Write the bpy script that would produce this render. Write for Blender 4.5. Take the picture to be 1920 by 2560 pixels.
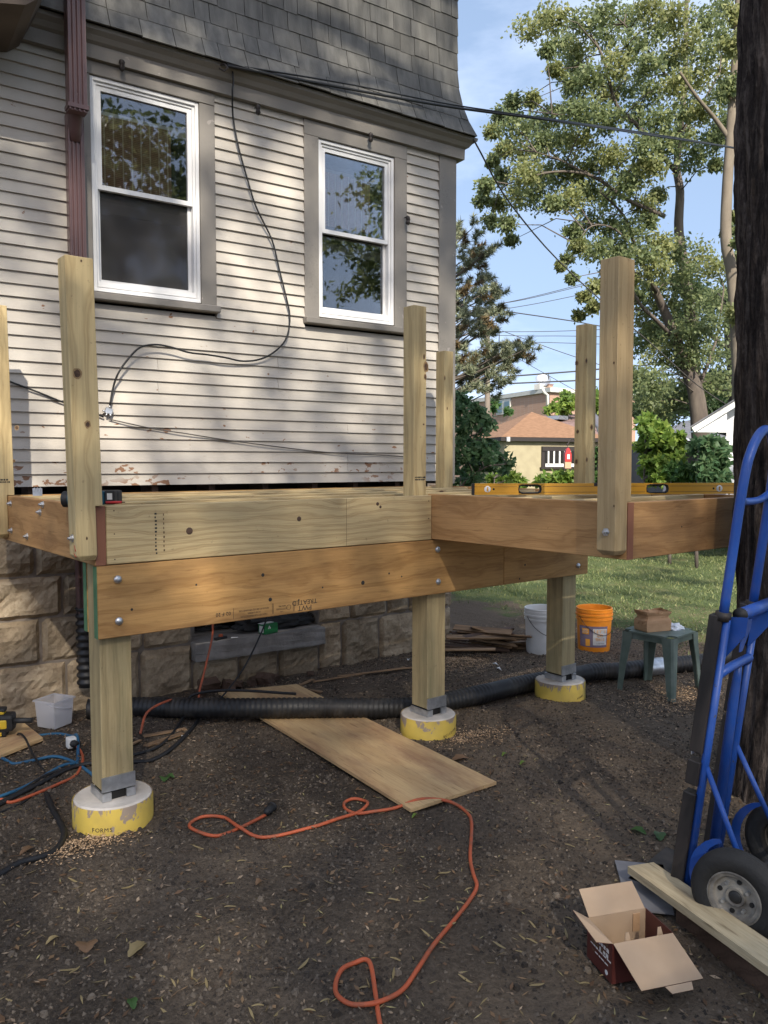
import bpy, bmesh, math, random
import numpy as np
from mathutils import Vector, Matrix, noise as mnoise

for o in list(bpy.data.objects): bpy.data.objects.remove(o)
scene = bpy.context.scene
COL = scene.collection
random.seed(11); rng = np.random.default_rng(11)

# ------------------------------------------------------------------ camera
YAW = math.radians(38.5); PITCH = math.atan(120/2000); FPX = 2000.0
CAMP = np.array([0.0, 0.0, 1.6])
F0 = np.array([math.sin(YAW), math.cos(YAW), 0]); RR = np.array([math.cos(YAW), -math.sin(YAW), 0]); ZZ = np.array([0, 0, 1.0])
FF = F0*math.cos(PITCH) - ZZ*math.sin(PITCH); UU = F0*math.sin(PITCH) + ZZ*math.cos(PITCH)
cam = bpy.data.cameras.new('camera'); camo = bpy.data.objects.new('camera', cam); COL.objects.link(camo)
camo.location = CAMP; camo.rotation_euler = (math.radians(90)-PITCH, 0, -YAW)
cam.lens = 36*FPX/2560; cam.sensor_width = 36; cam.clip_start = 0.05; cam.clip_end = 2000
scene.camera = camo

# ------------------------------------------------------------------ sky, sun, exposure
SUN_TRAVEL = Vector((0.353, 0.728, -0.588)).normalized()
w = bpy.data.worlds.new('World'); scene.world = w; w.use_nodes = True
nt = w.node_tree; nt.nodes.clear()
sky = nt.nodes.new('ShaderNodeTexSky'); sky.sky_type = 'NISHITA'; sky.sun_disc = False
sky.sun_elevation = math.radians(36); sky.sun_rotation = math.atan2(-0.436, -0.9)
sky.air_density = 1.0; sky.dust_density = 0.4; sky.ozone_density = 2.0
tc = nt.nodes.new('ShaderNodeTexCoord')
mp = nt.nodes.new('ShaderNodeMapping'); mp.inputs['Scale'].default_value = (1.6, 1.6, 4.5); mp.inputs['Rotation'].default_value = (0.3, 0.2, 0.5)
cl = nt.nodes.new('ShaderNodeTexNoise'); cl.inputs['Scale'].default_value = 1.5; cl.inputs['Detail'].default_value = 7; cl.inputs['Roughness'].default_value = 0.55
cr = nt.nodes.new('ShaderNodeValToRGB'); cr.color_ramp.elements[0].position = 0.42; cr.color_ramp.elements[1].position = 0.75
cr.color_ramp.elements[0].color = (0, 0, 0, 1); cr.color_ramp.elements[1].color = (0.55, 0.55, 0.55, 1)
mx = nt.nodes.new('ShaderNodeMix'); mx.data_type = 'RGBA'; mx.inputs[7].default_value = (6.2, 6.6, 7.6, 1)
bg = nt.nodes.new('ShaderNodeBackground'); bg.inputs[1].default_value = 0.15
ou = nt.nodes.new('ShaderNodeOutputWorld')
L = nt.links.new
va = nt.nodes.new('ShaderNodeVectorMath'); va.operation = 'MULTIPLY_ADD'; va.inputs[1].default_value = (1, 1, 0.42); va.inputs[2].default_value = (0, 0, 0.36)
L(tc.outputs['Generated'], va.inputs[0]); L(va.outputs[0], sky.inputs[0])
L(tc.outputs['Generated'], mp.inputs[0]); L(mp.outputs[0], cl.inputs[0]); L(cl.outputs[0], cr.inputs[0]); L(cr.outputs[0], mx.inputs[0])
tn = nt.nodes.new('ShaderNodeMix'); tn.data_type = 'RGBA'; tn.blend_type = 'MULTIPLY'; tn.inputs[0].default_value = 1.0; tn.inputs[7].default_value = (1.37, 1.13, 0.94, 1)
L(sky.outputs[0], tn.inputs[6]); L(tn.outputs[2], mx.inputs[6]); L(mx.outputs[2], bg.inputs[0]); L(bg.outputs[0], ou.inputs[0])
sun = bpy.data.lights.new('sun', 'SUN'); sun.energy = 4.0; sun.angle = math.radians(0.53); sun.color = (1.0, 0.93, 0.82)
suno = bpy.data.objects.new('sun', sun); COL.objects.link(suno); suno.rotation_euler = SUN_TRAVEL.to_track_quat('-Z', 'Y').to_euler(); suno.location = (-6, -12, 14)
cy = scene.cycles; cy.max_bounces = 6; cy.diffuse_bounces = 3; cy.glossy_bounces = 3; cy.transmission_bounces = 3; cy.transparent_max_bounces = 8; cy.caustics_reflective = False; cy.caustics_refractive = False
vs = scene.view_settings; vs.view_transform = 'Standard'; vs.look = 'None'; vs.gamma = 1; vs.use_curve_mapping = False; vs.exposure = 1.05

OD_LOW = 2.15; NBH = 5.6
# ------------------------------------------------------------------ helpers
WM = {}
def at(px, py, Z):
    v = FF + RR*(px-960)/FPX + UU*(1280-py)/FPX
    return CAMP + v*Z
def proj(p):
    d = np.asarray(p) - CAMP; z = d @ FF
    return 960+FPX*(d @ RR)/z, 1280-FPX*(d @ UU)/z, z
def wm(o): return WM.get(o.name, Matrix.Identity(4))
def link(o, parent=None, M=None, local=False):
    COL.objects.link(o)
    M = M if M is not None else Matrix.Identity(4)
    if parent is not None:
        o.parent = parent
        if local: o.matrix_basis = M; WM[o.name] = wm(parent) @ M
        else: o.matrix_parent_inverse = wm(parent).inverted(); o.matrix_basis = M; WM[o.name] = M
    else: o.matrix_basis = M; WM[o.name] = M
    return o
def tag(o, label, cat, group=None):
    o['label'] = label; o['category'] = cat
    if group: o['group'] = group
    return o
def thing(name, label, cat, loc=(0, 0, 0), rotz=0, group=None):
    o = bpy.data.objects.new(name, None); o.empty_display_size = 0.1
    link(o, None, Matrix.Translation(Vector(loc)) @ Matrix.Rotation(rotz, 4, 'Z'))
    return tag(o, label, cat, group)
def mesh(name, v, f, smooth=False):
    me = bpy.data.meshes.new(name); me.from_pydata([tuple(map(float, q)) for q in v], [], [tuple(q) for q in f]); me.update()
    if smooth:
        me.polygons.foreach_set('use_smooth', [True]*len(me.polygons))
    return me
def npmesh(name, V, k):
    """V: (n*k,3) array, n separate k-gons"""
    V = np.ascontiguousarray(V, dtype=np.float32); n = len(V)//k
    me = bpy.data.meshes.new(name); me.vertices.add(n*k); me.vertices.foreach_set('co', V.ravel())
    me.loops.add(n*k); me.loops.foreach_set('vertex_index', np.arange(n*k, dtype=np.int32))
    me.polygons.add(n); me.polygons.foreach_set('loop_start', np.arange(0, n*k, k, dtype=np.int32))
    me.polygons.foreach_set('loop_total', np.full(n, k, dtype=np.int32)); me.update(calc_edges=True); return me
def obj(name, me, mat, parent=None, M=None, local=False, kind=None):
    o = bpy.data.objects.new(name, me)
    if mat is not None and len(me.materials) == 0: me.materials.append(mat)
    link(o, parent, M, local)
    if kind: o['kind'] = kind
    return o
PERM = {'X': Matrix.Identity(4), 'Y': Matrix(((0, 0, 1, 0), (1, 0, 0, 0), (0, 1, 0, 0), (0, 0, 0, 1))), 'Z': Matrix(((0, 1, 0, 0), (0, 0, 1, 0), (1, 0, 0, 0), (0, 0, 0, 1)))}
def boxmesh(d, bev=0.0, seg=1, name='box'):
    bm = bmesh.new(); bmesh.ops.create_cube(bm, size=1)
    for v in bm.verts: v.co = Vector((v.co.x*d[0], v.co.y*d[1], v.co.z*d[2]))
    if bev > 0: bmesh.ops.bevel(bm, geom=bm.edges[:], offset=bev, segments=seg, affect='EDGES', profile=0.6)
    me = bpy.data.meshes.new(name); bm.to_mesh(me); bm.free(); return me
def box(name, lo, hi, mat, parent=None, long='X', bev=0.003, local=False, rot=None):
    lo, hi = Vector(lo), Vector(hi); c = (lo+hi)/2; d = hi-lo
    P3 = PERM[long].to_3x3(); dl = P3.transposed() @ d
    M = Matrix.Translation(c) @ PERM[long]
    if rot is not None: M = Matrix.Translation(c) @ rot @ PERM[long]
    return obj(name, boxmesh([abs(q) for q in dl], bev, name=name), mat, parent, M, local)
def frames(pts):
    pts = [Vector(p) for p in pts]; out = []; up = Vector((0, 0, 1)); prev = None
    for i, p in enumerate(pts):
        t = (pts[min(i+1, len(pts)-1)]-pts[max(i-1, 0)])
        t = t.normalized() if t.length > 1e-9 else Vector((0, 0, 1))
        if prev is None:
            a = t.cross(up); a = a.normalized() if a.length > 1e-3 else Vector((1, 0, 0))
        else:
            a = prev - t*prev.dot(t); a = a.normalized() if a.length > 1e-6 else t.orthogonal().normalized()
        prev = a; out.append((p, a, t.cross(a)))
    return out
def tube(pts, r, n=8, cap=True, base=0):
    V = []; Fc = []
    fr = frames(pts); rs = r if hasattr(r, '__len__') else [r]*len(pts)
    for (p, a, b), rr_ in zip(fr, rs):
        for k in range(n):
            an = 2*math.pi*k/n; V.append(p+a*(rr_*math.cos(an))+b*(rr_*math.sin(an)))
    for i in range(len(pts)-1):
        for k in range(n):
            k2 = (k+1) % n; Fc.append((base+i*n+k, base+i*n+k2, base+(i+1)*n+k2, base+(i+1)*n+k))
    if cap:
        Fc.append(tuple(base+k for k in range(n))[::-1]); Fc.append(tuple(base+(len(pts)-1)*n+k for k in range(n)))
    return V, Fc
def spline(pts, n=6):
    P = [np.array(p, float) for p in pts]; out = []
    P = [2*P[0]-P[1]]+P+[2*P[-1]-P[-2]]
    for i in range(1, len(P)-2):
        p0, p1, p2, p3 = P[i-1:i+3]
        for k in range(n):
            t = k/n
            out.append(0.5*((2*p1)+(-p0+p2)*t+(2*p0-5*p1+4*p2-p3)*t*t+(-p0+3*p1-3*p2+p3)*t**3))
    out.append(P[-2]); return out
def tubeobj(name, pts, r, mat, parent=None, n=8, smooth=True, sub=0, local=False):
    if sub:
        if hasattr(r, '__len__'):
            rr_ = [list(r)]; pts4 = [tuple(p)+(q,) for p, q in zip(pts, r)]; s = spline(pts4, sub); pts = [q[:3] for q in s]; r = [q[3] for q in s]
        else: pts = spline(pts, sub)
    v, f = tube(pts, r, n); return obj(name, mesh(name, v, f, smooth), mat, parent, None, local)
def lathe(name, prof, mat, parent=None, n=32, M=None, local=False, smooth=True, close=False):
    V = []; Fc = []; m = len(prof)
    for k in range(n):
        a = 2*math.pi*k/n
        for r, z in prof: V.append((r*math.cos(a), r*math.sin(a), z))
    for k in range(n):
        k2 = (k+1) % n
        for i in range(m-1): Fc.append((k*m+i, k2*m+i, k2*m+i+1, k*m+i+1))
        if close: Fc.append((k*m+m-1, k2*m+m-1, k2*m, k*m))
    me = mesh(name, V, Fc, smooth)
    bm = bmesh.new(); bm.from_mesh(me); bmesh.ops.remove_doubles(bm, verts=bm.verts[:], dist=1e-5); bm.to_mesh(me); bm.free()
    if smooth:
        me.polygons.foreach_set('use_smooth', [True]*len(me.polygons))
        try: me.set_sharp_from_angle(angle=math.radians(35))
        except Exception: pass
    return obj(name, me, mat, parent, M, local)
def prism(name, poly, axis_vec, mat, parent=None, M=None, local=False):
    """poly: 3D points, extruded by axis_vec"""
    a = Vector(axis_vec); n = len(poly); V = [Vector(p) for p in poly]+[Vector(p)+a for p in poly]
    Fc = [tuple(range(n))[::-1], tuple(range(n, 2*n))]+[(i, (i+1) % n, (i+1) % n+n, i+n) for i in range(n)]
    me = mesh(name, V, Fc)
    bm = bmesh.new(); bm.from_mesh(me); bmesh.ops.recalc_face_normals(bm, faces=bm.faces[:]); bm.to_mesh(me); bm.free()
    return obj(name, me, mat, parent, M, local)
def align(o_pt, x, y):
    x = Vector(x).normalized(); y = Vector(y).normalized(); z = x.cross(y)
    M = Matrix((x, y, z)).transposed().to_4x4(); M.translation = Vector(o_pt); return M
def text(name, body, size, M, mat, parent=None, align_x='CENTER', local=False, ext=0.0004, sx=1.0):
    cu = bpy.data.curves.new(name, 'FONT'); cu.body = body; cu.size = size; cu.align_x = align_x; cu.align_y = 'CENTER'; cu.extrude = ext; cu.resolution_u = 2
    t = bpy.data.objects.new(name+'_src', cu); COL.objects.link(t)
    dg = bpy.context.evaluated_depsgraph_get(); me = bpy.data.meshes.new_from_object(t.evaluated_get(dg)); bpy.data.objects.remove(t)
    if sx != 1.0:
        for v in me.vertices: v.co.x *= sx
    return obj(name, me, mat, parent, M, local)
def joinv(parts):
    V = []; Fc = []
    for v, f in parts:
        b = len(V); V += list(v); Fc += [tuple(i+b for i in q) for q in f]
    return V, Fc
def bx(lo, hi):
    x0, y0, z0 = lo; x1, y1, z1 = hi
    return ([(x0, y0, z0), (x1, y0, z0), (x1, y1, z0), (x0, y1, z0), (x0, y0, z1), (x1, y0, z1), (x1, y1, z1), (x0, y1, z1)],
            [(0, 3, 2, 1), (4, 5, 6, 7), (0, 1, 5, 4), (1, 2, 6, 5), (2, 3, 7, 6), (3, 0, 4, 7)])
def fbm(x, y, z=0.0, o=3):
    return mnoise.fractal(Vector((x, y, z)), 1.0, 2.0, o)

# ------------------------------------------------------------------ materials
class NB:
    def __init__(s, name):
        s.m = bpy.data.materials.new(name); s.m.use_nodes = True; s.t = s.m.node_tree; s.t.nodes.clear()
        s.out = s.t.nodes.new('ShaderNodeOutputMaterial'); s.p = s.t.nodes.new('ShaderNodeBsdfPrincipled'); s.t.links.new(s.p.outputs[0], s.out.inputs[0])
    def n(s, ty, **kw):
        nd = s.t.nodes.new('ShaderNode'+ty)
        for k, v in kw.items():
            if k.startswith('_'): setattr(nd, k[1:], v)
            else:
                key = int(k[1:]) if k[0] == 'i' and k[1:].isdigit() else k.replace('__', ' ')
                s.set(nd.inputs[key], v)
        return nd
    def set(s, inp, v):
        if hasattr(v, 'is_output') or isinstance(v, bpy.types.NodeSocket): s.t.links.new(v, inp)
        else: inp.default_value = v
    def coord(s, which='Object', rnd=0.0, scale=(1, 1, 1), rot=(0, 0, 0)):
        c = s.n('TexCoord').outputs[which]
        if rnd:
            oi = s.n('ObjectInfo'); mu = s.n('VectorMath', _operation='SCALE', i0=(1.0, 1.7, 2.3)); s.t.links.new(s.math('MULTIPLY', oi.outputs['Random'], rnd), mu.inputs['Scale'])
            c = s.n('VectorMath', _operation='ADD', i0=c, i1=mu.outputs[0]).outputs[0]
        return s.n('Mapping', Vector=c, Scale=scale, Rotation=rot).outputs[0]
    def math(s, op, a, b=0.0, clamp=False):
        nd = s.n('Math', _operation=op); s.set(nd.inputs[0], a); s.set(nd.inputs[1], b); nd.use_clamp = clamp; return nd.outputs[0]
    def noise(s, vec, scale, detail=4, rough=0.55, dist=0.0):
        return s.n('TexNoise', Vector=vec, Scale=scale, Detail=detail, Roughness=rough, Distortion=dist).outputs[0]
    def ramp(s, fac, stops):
        nd = s.n('ValToRGB', Fac=fac); e = nd.color_ramp.elements
        while len(e) < len(stops): e.new(0.5)
        for q, (p, c) in zip(e, stops): q.position = p; q.color = tuple(c)+(1,) if len(c) == 3 else c
        return nd.outputs[0]
    def mix(s, f, a, b, mode='MIX'):
        nd = s.n('Mix', _data_type='RGBA', _blend_type=mode); s.set(nd.inputs[0], f)
        for i, v in ((6, a), (7, b)):
            if isinstance(v, (tuple, list)): nd.inputs[i].default_value = tuple(v)+(1,) if len(v) == 3 else v
            else: s.t.links.new(v, nd.inputs[i])
        return nd.outputs[2]
    def bump(s, h, st=0.3, d=0.01):
        nd = s.n('Bump', Height=h, Strength=st, Distance=d); s.t.links.new(nd.outputs[0], s.p.inputs['Normal'])
    def done(s, col=None, rough=None, metal=None, spec=None):
        if col is not None: s.set(s.p.inputs['Base Color'], tuple(col)+(1,) if isinstance(col, (tuple, list)) and len(col) == 3 else col)
        if rough is not None: s.set(s.p.inputs['Roughness'], rough)
        if metal is not None: s.p.inputs['Metallic'].default_value = metal
        if spec is not None: s.p.inputs['Specular IOR Level'].default_value = spec
        return s.m
def M_(name, a, b=None, scale=8, rough=0.7, bump=0.0, bscale=40, metal=0, spec=0.4, stretch=(1, 1, 1), rnd=3.0, vary=0.0, island=False, detail=5, lo=.35, hi=.65, bd=.01):
    q = NB(name); c = q.coord('Object', rnd, stretch)
    col = tuple(a)+(1,)
    if b is not None: col = q.ramp(q.noise(c, scale, detail), [(lo, a), (hi, b)])
    if vary:
        r = q.n('NewGeometry').outputs['Random Per Island'] if island else q.n('ObjectInfo').outputs['Random']
        v = q.math('MULTIPLY_ADD', r, 2*vary); q.t.nodes[-1].inputs[2].default_value = 1-vary
        h = q.n('HueSaturation', Value=v)
        q.set(h.inputs['Color'], col); col = h.outputs[0]
    if bump: q.bump(q.noise(c, bscale, 5, 0.6), bump, bd)
    return q.done(col, rough, metal, spec)
def wood_mat(name, light, dark, ringscale=9, knots=True, knotcol=(0.07, 0.035, 0.018), rough=0.7, flame=0.0, stain=None, dirt=0.25, line=0.5, streak=0.35):
    q = NB(name); c = q.coord('Object', 7.0)
    st = q.n('Mapping', Vector=c, Scale=(0.16, 1, 1)).outputs[0]
    kc = q.n('Mapping', Vector=c, Scale=(1.25, 2.0, 2.0)).outputs[0]
    kd = q.n('TexVoronoi', Vector=kc, Scale=1.9).outputs['Distance']
    warp = q.noise(q.n('Mapping', Vector=c, Scale=(0.9, 3, 3)).outputs[0], 2.0, 3, 0.5)
    swirl = q.math('MULTIPLY', q.ramp(kd, [(0.0, (1, 1, 1)), (0.28, (0, 0, 0))]), 0.05)
    wv3 = q.n('CombineXYZ', Y=q.math('ADD', q.math('MULTIPLY', warp, 0.10+0.05*flame), swirl), Z=q.math('MULTIPLY', warp, 0.05)).outputs[0]
    off = q.n('VectorMath', _operation='ADD', i0=q.n('VectorMath', _operation='ADD', i0=st, i1=(0.0, 0.10, 0.045)).outputs[0], i1=wv3).outputs[0]
    wv = q.n('TexWave', _wave_type='RINGS', _rings_direction='X', Vector=off, Scale=ringscale, Distortion=1.2+flame*0.5, Detail=4, **{'Detail__Scale': 2.2, 'Detail__Roughness': 0.65}).outputs['Fac']
    lines = q.ramp(wv, [(0.45, (0, 0, 0)), (0.93, (1, 1, 1)), (1.0, (0.5, 0.5, 0.5))])
    fine = q.noise(q.n('Mapping', Vector=c, Scale=(1.6, 55, 55)).outputs[0], 2.2, 5, 0.65)
    sk = q.noise(q.n('Mapping', Vector=c, Scale=(3.5, 34, 34)).outputs[0], 1.6, 3, 0.6)
    mid = tuple(0.6*a+0.4*b for a, b in zip(light, dark))
    col = q.ramp(fine, [(0.3, mid), (0.52, light), (0.75, tuple(min(1, x*1.1) for x in light))])
    col = q.mix(q.math('MULTIPLY', lines, line), col, dark)
    col = q.mix(q.math('MULTIPLY', q.ramp(sk, [(0.60, (0, 0, 0)), (0.72, (1, 1, 1))]), streak), col, tuple(x*0.6 for x in dark))
    big = q.noise(q.n('Mapping', Vector=c, Scale=(0.8, 3, 3)).outputs[0], 1.7, 5, 0.65)
    col = q.mix(q.math('MULTIPLY', q.ramp(big, [(0.45, (0, 0, 0)), (0.68, (1, 1, 1))]), dirt), col, stain or tuple(x*0.45 for x in dark))
    spk = q.noise(q.n('Mapping', Vector=c, Scale=(1, 1, 1)).outputs[0], 42.0, 3, 0.6); col = q.mix(q.math('MULTIPLY', q.ramp(spk, [(0.67, (0, 0, 0)), (0.74, (1, 1, 1))]), 0.35), col, tuple(x*0.4 for x in dark))
    va = q.math('ADD', q.math('MULTIPLY', q.n('ObjectInfo').outputs['Random'], 0.24), 0.88); vary = q.n('HueSaturation', Value=va)
    q.set(vary.inputs['Color'], col); col = vary.outputs[0]
    if knots:
        halo = q.ramp(kd, [(0.06, (1, 1, 1)), (0.15, (0, 0, 0))]); col = q.mix(q.math('MULTIPLY', halo, 0.5), col, tuple(0.6*x for x in dark))
        kk = q.ramp(kd, [(0.045, (1, 1, 1)), (0.06, (0, 0, 0))]); col = q.mix(kk, col, knotcol)
    q.bump(q.math('ADD', fine, q.math('MULTIPLY', lines, -0.5)), 0.45, 0.003)
    return q.done(col, rough, 0, 0.3)
def paint_mat(name, base, dark, peel=0.60, peelcol=(0.2, 0.1, 0.05), rough=0.55, crack=0.5):
    q = NB(name); c = q.coord('Object', 9.0)
    big = q.noise(c, 2.2, 5, 0.6); col = q.ramp(big, [(0.3, dark), (0.65, base)])
    cr_ = q.noise(q.n('Mapping', Vector=c, Scale=(7, 7, 40)).outputs[0], 3.0, 6, 0.7, 0.6)
    ridge = q.math('ABSOLUTE', q.math('SUBTRACT', cr_, 0.5)); crk = q.ramp(ridge, [(0.0, (1, 1, 1)), (0.012, (0, 0, 0))])
    gate = q.ramp(q.noise(c, 3.1, 3, 0.5), [(0.5, (0, 0, 0)), (0.6, (1, 1, 1))])
    f = q.math('MULTIPLY', q.math('MULTIPLY', crk, gate), crack)
    col = q.mix(f, col, tuple(x*0.4 for x in base))
    sp = q.noise(q.n('Mapping', Vector=c, Scale=(1, 1, 1.6)).outputs[0], 15.0, 3, 0.5, 0.3); pf = q.ramp(sp, [(peel, (0, 0, 0)), (peel+0.015, (1, 1, 1))])
    gate2 = q.ramp(q.noise(q.n('VectorMath', _operation='ADD', i0=c, i1=(4.0, 2.0, 7.0)).outputs[0], 1.6, 3, 0.5), [(0.48, (0, 0, 0)), (0.56, (1, 1, 1))])
    pm = q.math('MULTIPLY', pf, gate2)
    col = q.mix(pm, col, peelcol)
    hv = q.n('HueSaturation', Value=q.math('ADD', q.math('MULTIPLY', q.n('ObjectInfo').outputs['Random'], 0.12), 0.94)); q.set(hv.inputs['Color'], col); col = hv.outputs[0]
    q.bump(q.math('SUBTRACT', q.noise(q.n('Mapping', Vector=c, Scale=(2, 30, 30)).outputs[0], 3, 4, .6), q.math('ADD', q.math('MULTIPLY', pm, 1.5), f)), 0.25, 0.003)
    return q.done(col, rough, 0, 0.35)

MT = {}
MT['pine'] = wood_mat('treated_pine', (0.53, 0.405, 0.21), (0.32, 0.21, 0.092), 11, stain=(0.36, 0.275, 0.15), line=0.5, streak=0.15)
MT['post'] = wood_mat('treated_post', (0.49, 0.375, 0.19), (0.28, 0.19, 0.082), 7, stain=(0.27, 0.225, 0.125), dirt=0.4, line=0.5, streak=0.12)
MT['postbrown'] = wood_mat('treated_post_brown', (0.36, 0.265, 0.14), (0.22, 0.15, 0.07), 7, stain=(0.2, 0.14, 0.075), dirt=0.4, line=0.45, streak=0.12)
MT['post6'] = wood_mat('treated_heavy_post', (0.43, 0.335, 0.175), (0.23, 0.168, 0.08), 6, stain=(0.17, 0.165, 0.09), dirt=0.55, line=0.4, streak=0.3)
MT['lvl'] = wood_mat('veneer_beam', (0.52, 0.295, 0.105), (0.31, 0.155, 0.048), 3.6, knots=False, flame=3, stain=(0.22, 0.115, 0.05), dirt=0.4, line=0.6, streak=0.5)
MT['lvl2'] = wood_mat('veneer_beam_red', (0.47, 0.265, 0.108), (0.28, 0.14, 0.05), 3.4, knots=False, flame=3, stain=(0.23, 0.12, 0.055), dirt=0.5, line=0.6, streak=0.5)
MT['ply'] = wood_mat('plywood_sheet', (0.50, 0.345, 0.175), (0.33, 0.19, 0.085), 2.4, knots=False, flame=3, stain=(0.22, 0.115, 0.07), dirt=0.85, line=0.4, streak=0.8)
MT['plank'] = wood_mat('particle_plank', (0.52, 0.42, 0.26), (0.36, 0.25, 0.13), 7, knots=False, stain=(0.16, 0.11, 0.065), dirt=0.8, line=0.2, streak=0.8)
MT['scrap'] = wood_mat('scrap_lath', (0.34, 0.21, 0.11), (0.11, 0.065, 0.04), 8, stain=(0.05, 0.038, 0.028), dirt=0.8, line=0.6)
MT['oldwood'] = wood_mat('old_dark_wood', (0.10, 0.06, 0.04), (0.05, 0.03, 0.02), 6)
q = NB('veneer_end'); c = q.coord('Object', 0); ly = q.n('TexWave', _wave_type='BANDS', _bands_direction='X', Vector=c, Scale=70, Distortion=1.0, Detail=3).outputs['Fac']
MT['lvlend'] = q.done(q.mix(q.noise(q.n('Mapping', Vector=c, Scale=(60, 60, 3)).outputs[0], 3), q.ramp(ly, [(0.2, (0.16, 0.055, 0.03)), (0.8, (0.30, 0.13, 0.07))]), (0.2, 0.08, 0.045)), 0.8)
MT['greenend'] = M_('green_sealed_end', (0.06, 0.15, 0.07), (0.10, 0.2, 0.10), 14, 0.7)
MT['siding'] = paint_mat('siding_paint', (0.45, 0.412, 0.352), (0.39, 0.352, 0.298), 0.72)
MT['siding_worn'] = paint_mat('siding_paint_worn', (0.46, 0.418, 0.357), (0.395, 0.356, 0.302), 0.665)
MT['siding_bare'] = paint_mat('siding_paint_bare', (0.46, 0.418, 0.357), (0.395, 0.356, 0.302), 0.585)
MT['trim'] = paint_mat('trim_paint', (0.215, 0.195, 0.168), (0.17, 0.154, 0.132), 0.69, (0.30, 0.27, 0.24), crack=0.8)
MT['shingle'] = M_('shingle_stain', (0.080, 0.076, 0.066), (0.130, 0.124, 0.108), 3, 0.75, 0.35, 30, stretch=(6, 6, 1), vary=0.16, bd=.004)
MT['vinyl'] = M_('white_window_vinyl', (0.72, 0.71, 0.69), (0.62, 0.61, 0.59), 3, 0.4)
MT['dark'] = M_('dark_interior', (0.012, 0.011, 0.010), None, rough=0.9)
MT['core'] = M_('dark_sheathing', (0.02, 0.016, 0.013), (0.035, 0.025, 0.018), 5, 0.9)
MT['stone'] = None
q = NB('limestone'); c = q.coord('Object', 9.0); a = q.noise(c, 5.5, 8, 0.72, .4); b = q.noise(c, 34, 6, 0.75); vv = q.math('ADD', q.math('MULTIPLY', a, 0.6), q.math('MULTIPLY', b, 0.4))
col = q.ramp(vv, [(0.3, (0.15, 0.105, 0.066)), (0.5, (0.34, 0.262, 0.172)), (0.66, (0.47, 0.385, 0.27))])
hs = q.n('HueSaturation', Value=q.n('ObjectInfo').outputs['Random']); q.set(hs.inputs['Value'], q.math('ADD', q.math('MULTIPLY', q.n('ObjectInfo').outputs['Random'], 0.4), 0.75)); q.set(hs.inputs['Color'], col)
q.bump(q.math('ADD', a, q.math('MULTIPLY', b, 0.6)), 0.9, 0.02); MT['stone'] = q.done(hs.outputs[0], 0.9, 0, 0.2)
MT['mortar'] = M_('grey_mortar', (0.15, 0.125, 0.10), (0.24, 0.20, 0.165), 12, 0.95, 0.6, 60)
MT['sill'] = M_('old_concrete_sill', (0.17, 0.155, 0.14), (0.27, 0.25, 0.225), 7, 0.9, 0.8, 25)
MT['concrete'] = M_('pale_concrete', (0.42, 0.38, 0.33), (0.56, 0.51, 0.45), 9, 0.9, 0.3, 60)
q = NB('yellow_form_tube'); c = q.coord('Object', 5.0); n1 = q.noise(q.n('Mapping', Vector=c, Scale=(1, 1, 0.45)).outputs[0], 13, 5, 0.65, .4)
sep = q.n('SeparateXYZ', Vector=q.n('TexCoord').outputs['Object']).outputs[2]
n1 = q.math('SUBTRACT', q.math('MULTIPLY', n1, 1.9), 0.45); thr = q.math('ADD', n1, q.math('MULTIPLY', q.math('SUBTRACT', sep, 0.088), 4.0))
col = q.mix(q.ramp(q.noise(c, 6, 4), [(0.4, (0, 0, 0)), (0.7, (1, 1, 1))]), (0.56, 0.40, 0.07), (0.40, 0.29, 0.07))
col = q.mix(q.ramp(thr, [(0.545, (0, 0, 0)), (0.565, (1, 1, 1))]), col, (0.27, 0.21, 0.16)); MT['tubeform'] = q.done(col, 0.65)
MT['galv'] = M_('galvanised_steel', (0.42, 0.43, 0.44), (0.6, 0.61, 0.62), 25, 0.38, 0, metal=0.85)
MT['ink'] = M_('black_ink', (0.03, 0.028, 0.025), None, rough=0.8)
MT['inkfade'] = M_('faded_ink', (0.10, 0.065, 0.035), (0.16, 0.1, 0.05), 60, 0.8)
MT['redchalk'] = M_('red_chalk', (0.35, 0.05, 0.03), None, rough=0.9)
MT['brownmetal'] = M_('brown_downspout_metal', (0.10, 0.055, 0.052), (0.12, 0.066, 0.062), 4, 0.35, spec=.5)
MT['blackplastic'] = M_('black_corrugated_plastic', (0.013, 0.0125, 0.0125), (0.055, 0.048, 0.04), 7, 0.5, lo=.48, hi=.78)
MT['cable'] = M_('black_cable', (0.012, 0.012, 0.012), None, rough=0.5)
MT['wire'] = M_('grey_weathered_wire', (0.05, 0.045, 0.04), (0.11, 0.1, 0.09), 20, 0.7)
MT['greywire'] = M_('distant_power_line', (0.04, 0.04, 0.042), None, rough=0.7)
MT['orangecord'] = M_('orange_cord_jacket', (0.43, 0.09, 0.034), (0.24, 0.085, 0.045), 16, 0.6, lo=.45, hi=.72)
MT['bluecord'] = M_('blue_cord_jacket', (0.02, 0.09, 0.17), (0.025, 0.11, 0.2), 9, 0.5)
MT['blackcord'] = M_('black_rubber_cord', (0.012, 0.012, 0.013), None, rough=0.55)
MT['teal'] = M_('teal_tool_plastic', (0.012, 0.085, 0.125), (0.016, 0.10, 0.15), 9, 0.42)
MT['blackgrip'] = M_('black_rubber_grip', (0.012, 0.012, 0.013), (0.02, 0.02, 0.02), 15, 0.6)
MT['yellowtool'] = M_('yellow_tool_plastic', (0.60, 0.40, 0.03), None, rough=0.45)
MT['levelgold'] = M_('gold_level_paint', (0.62, 0.31, 0.03), (0.53, 0.26, 0.025), 5, 0.38)
MT['white'] = M_('white_plastic', (0.70, 0.69, 0.66), (0.62, 0.61, 0.58), 6, 0.45)
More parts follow.
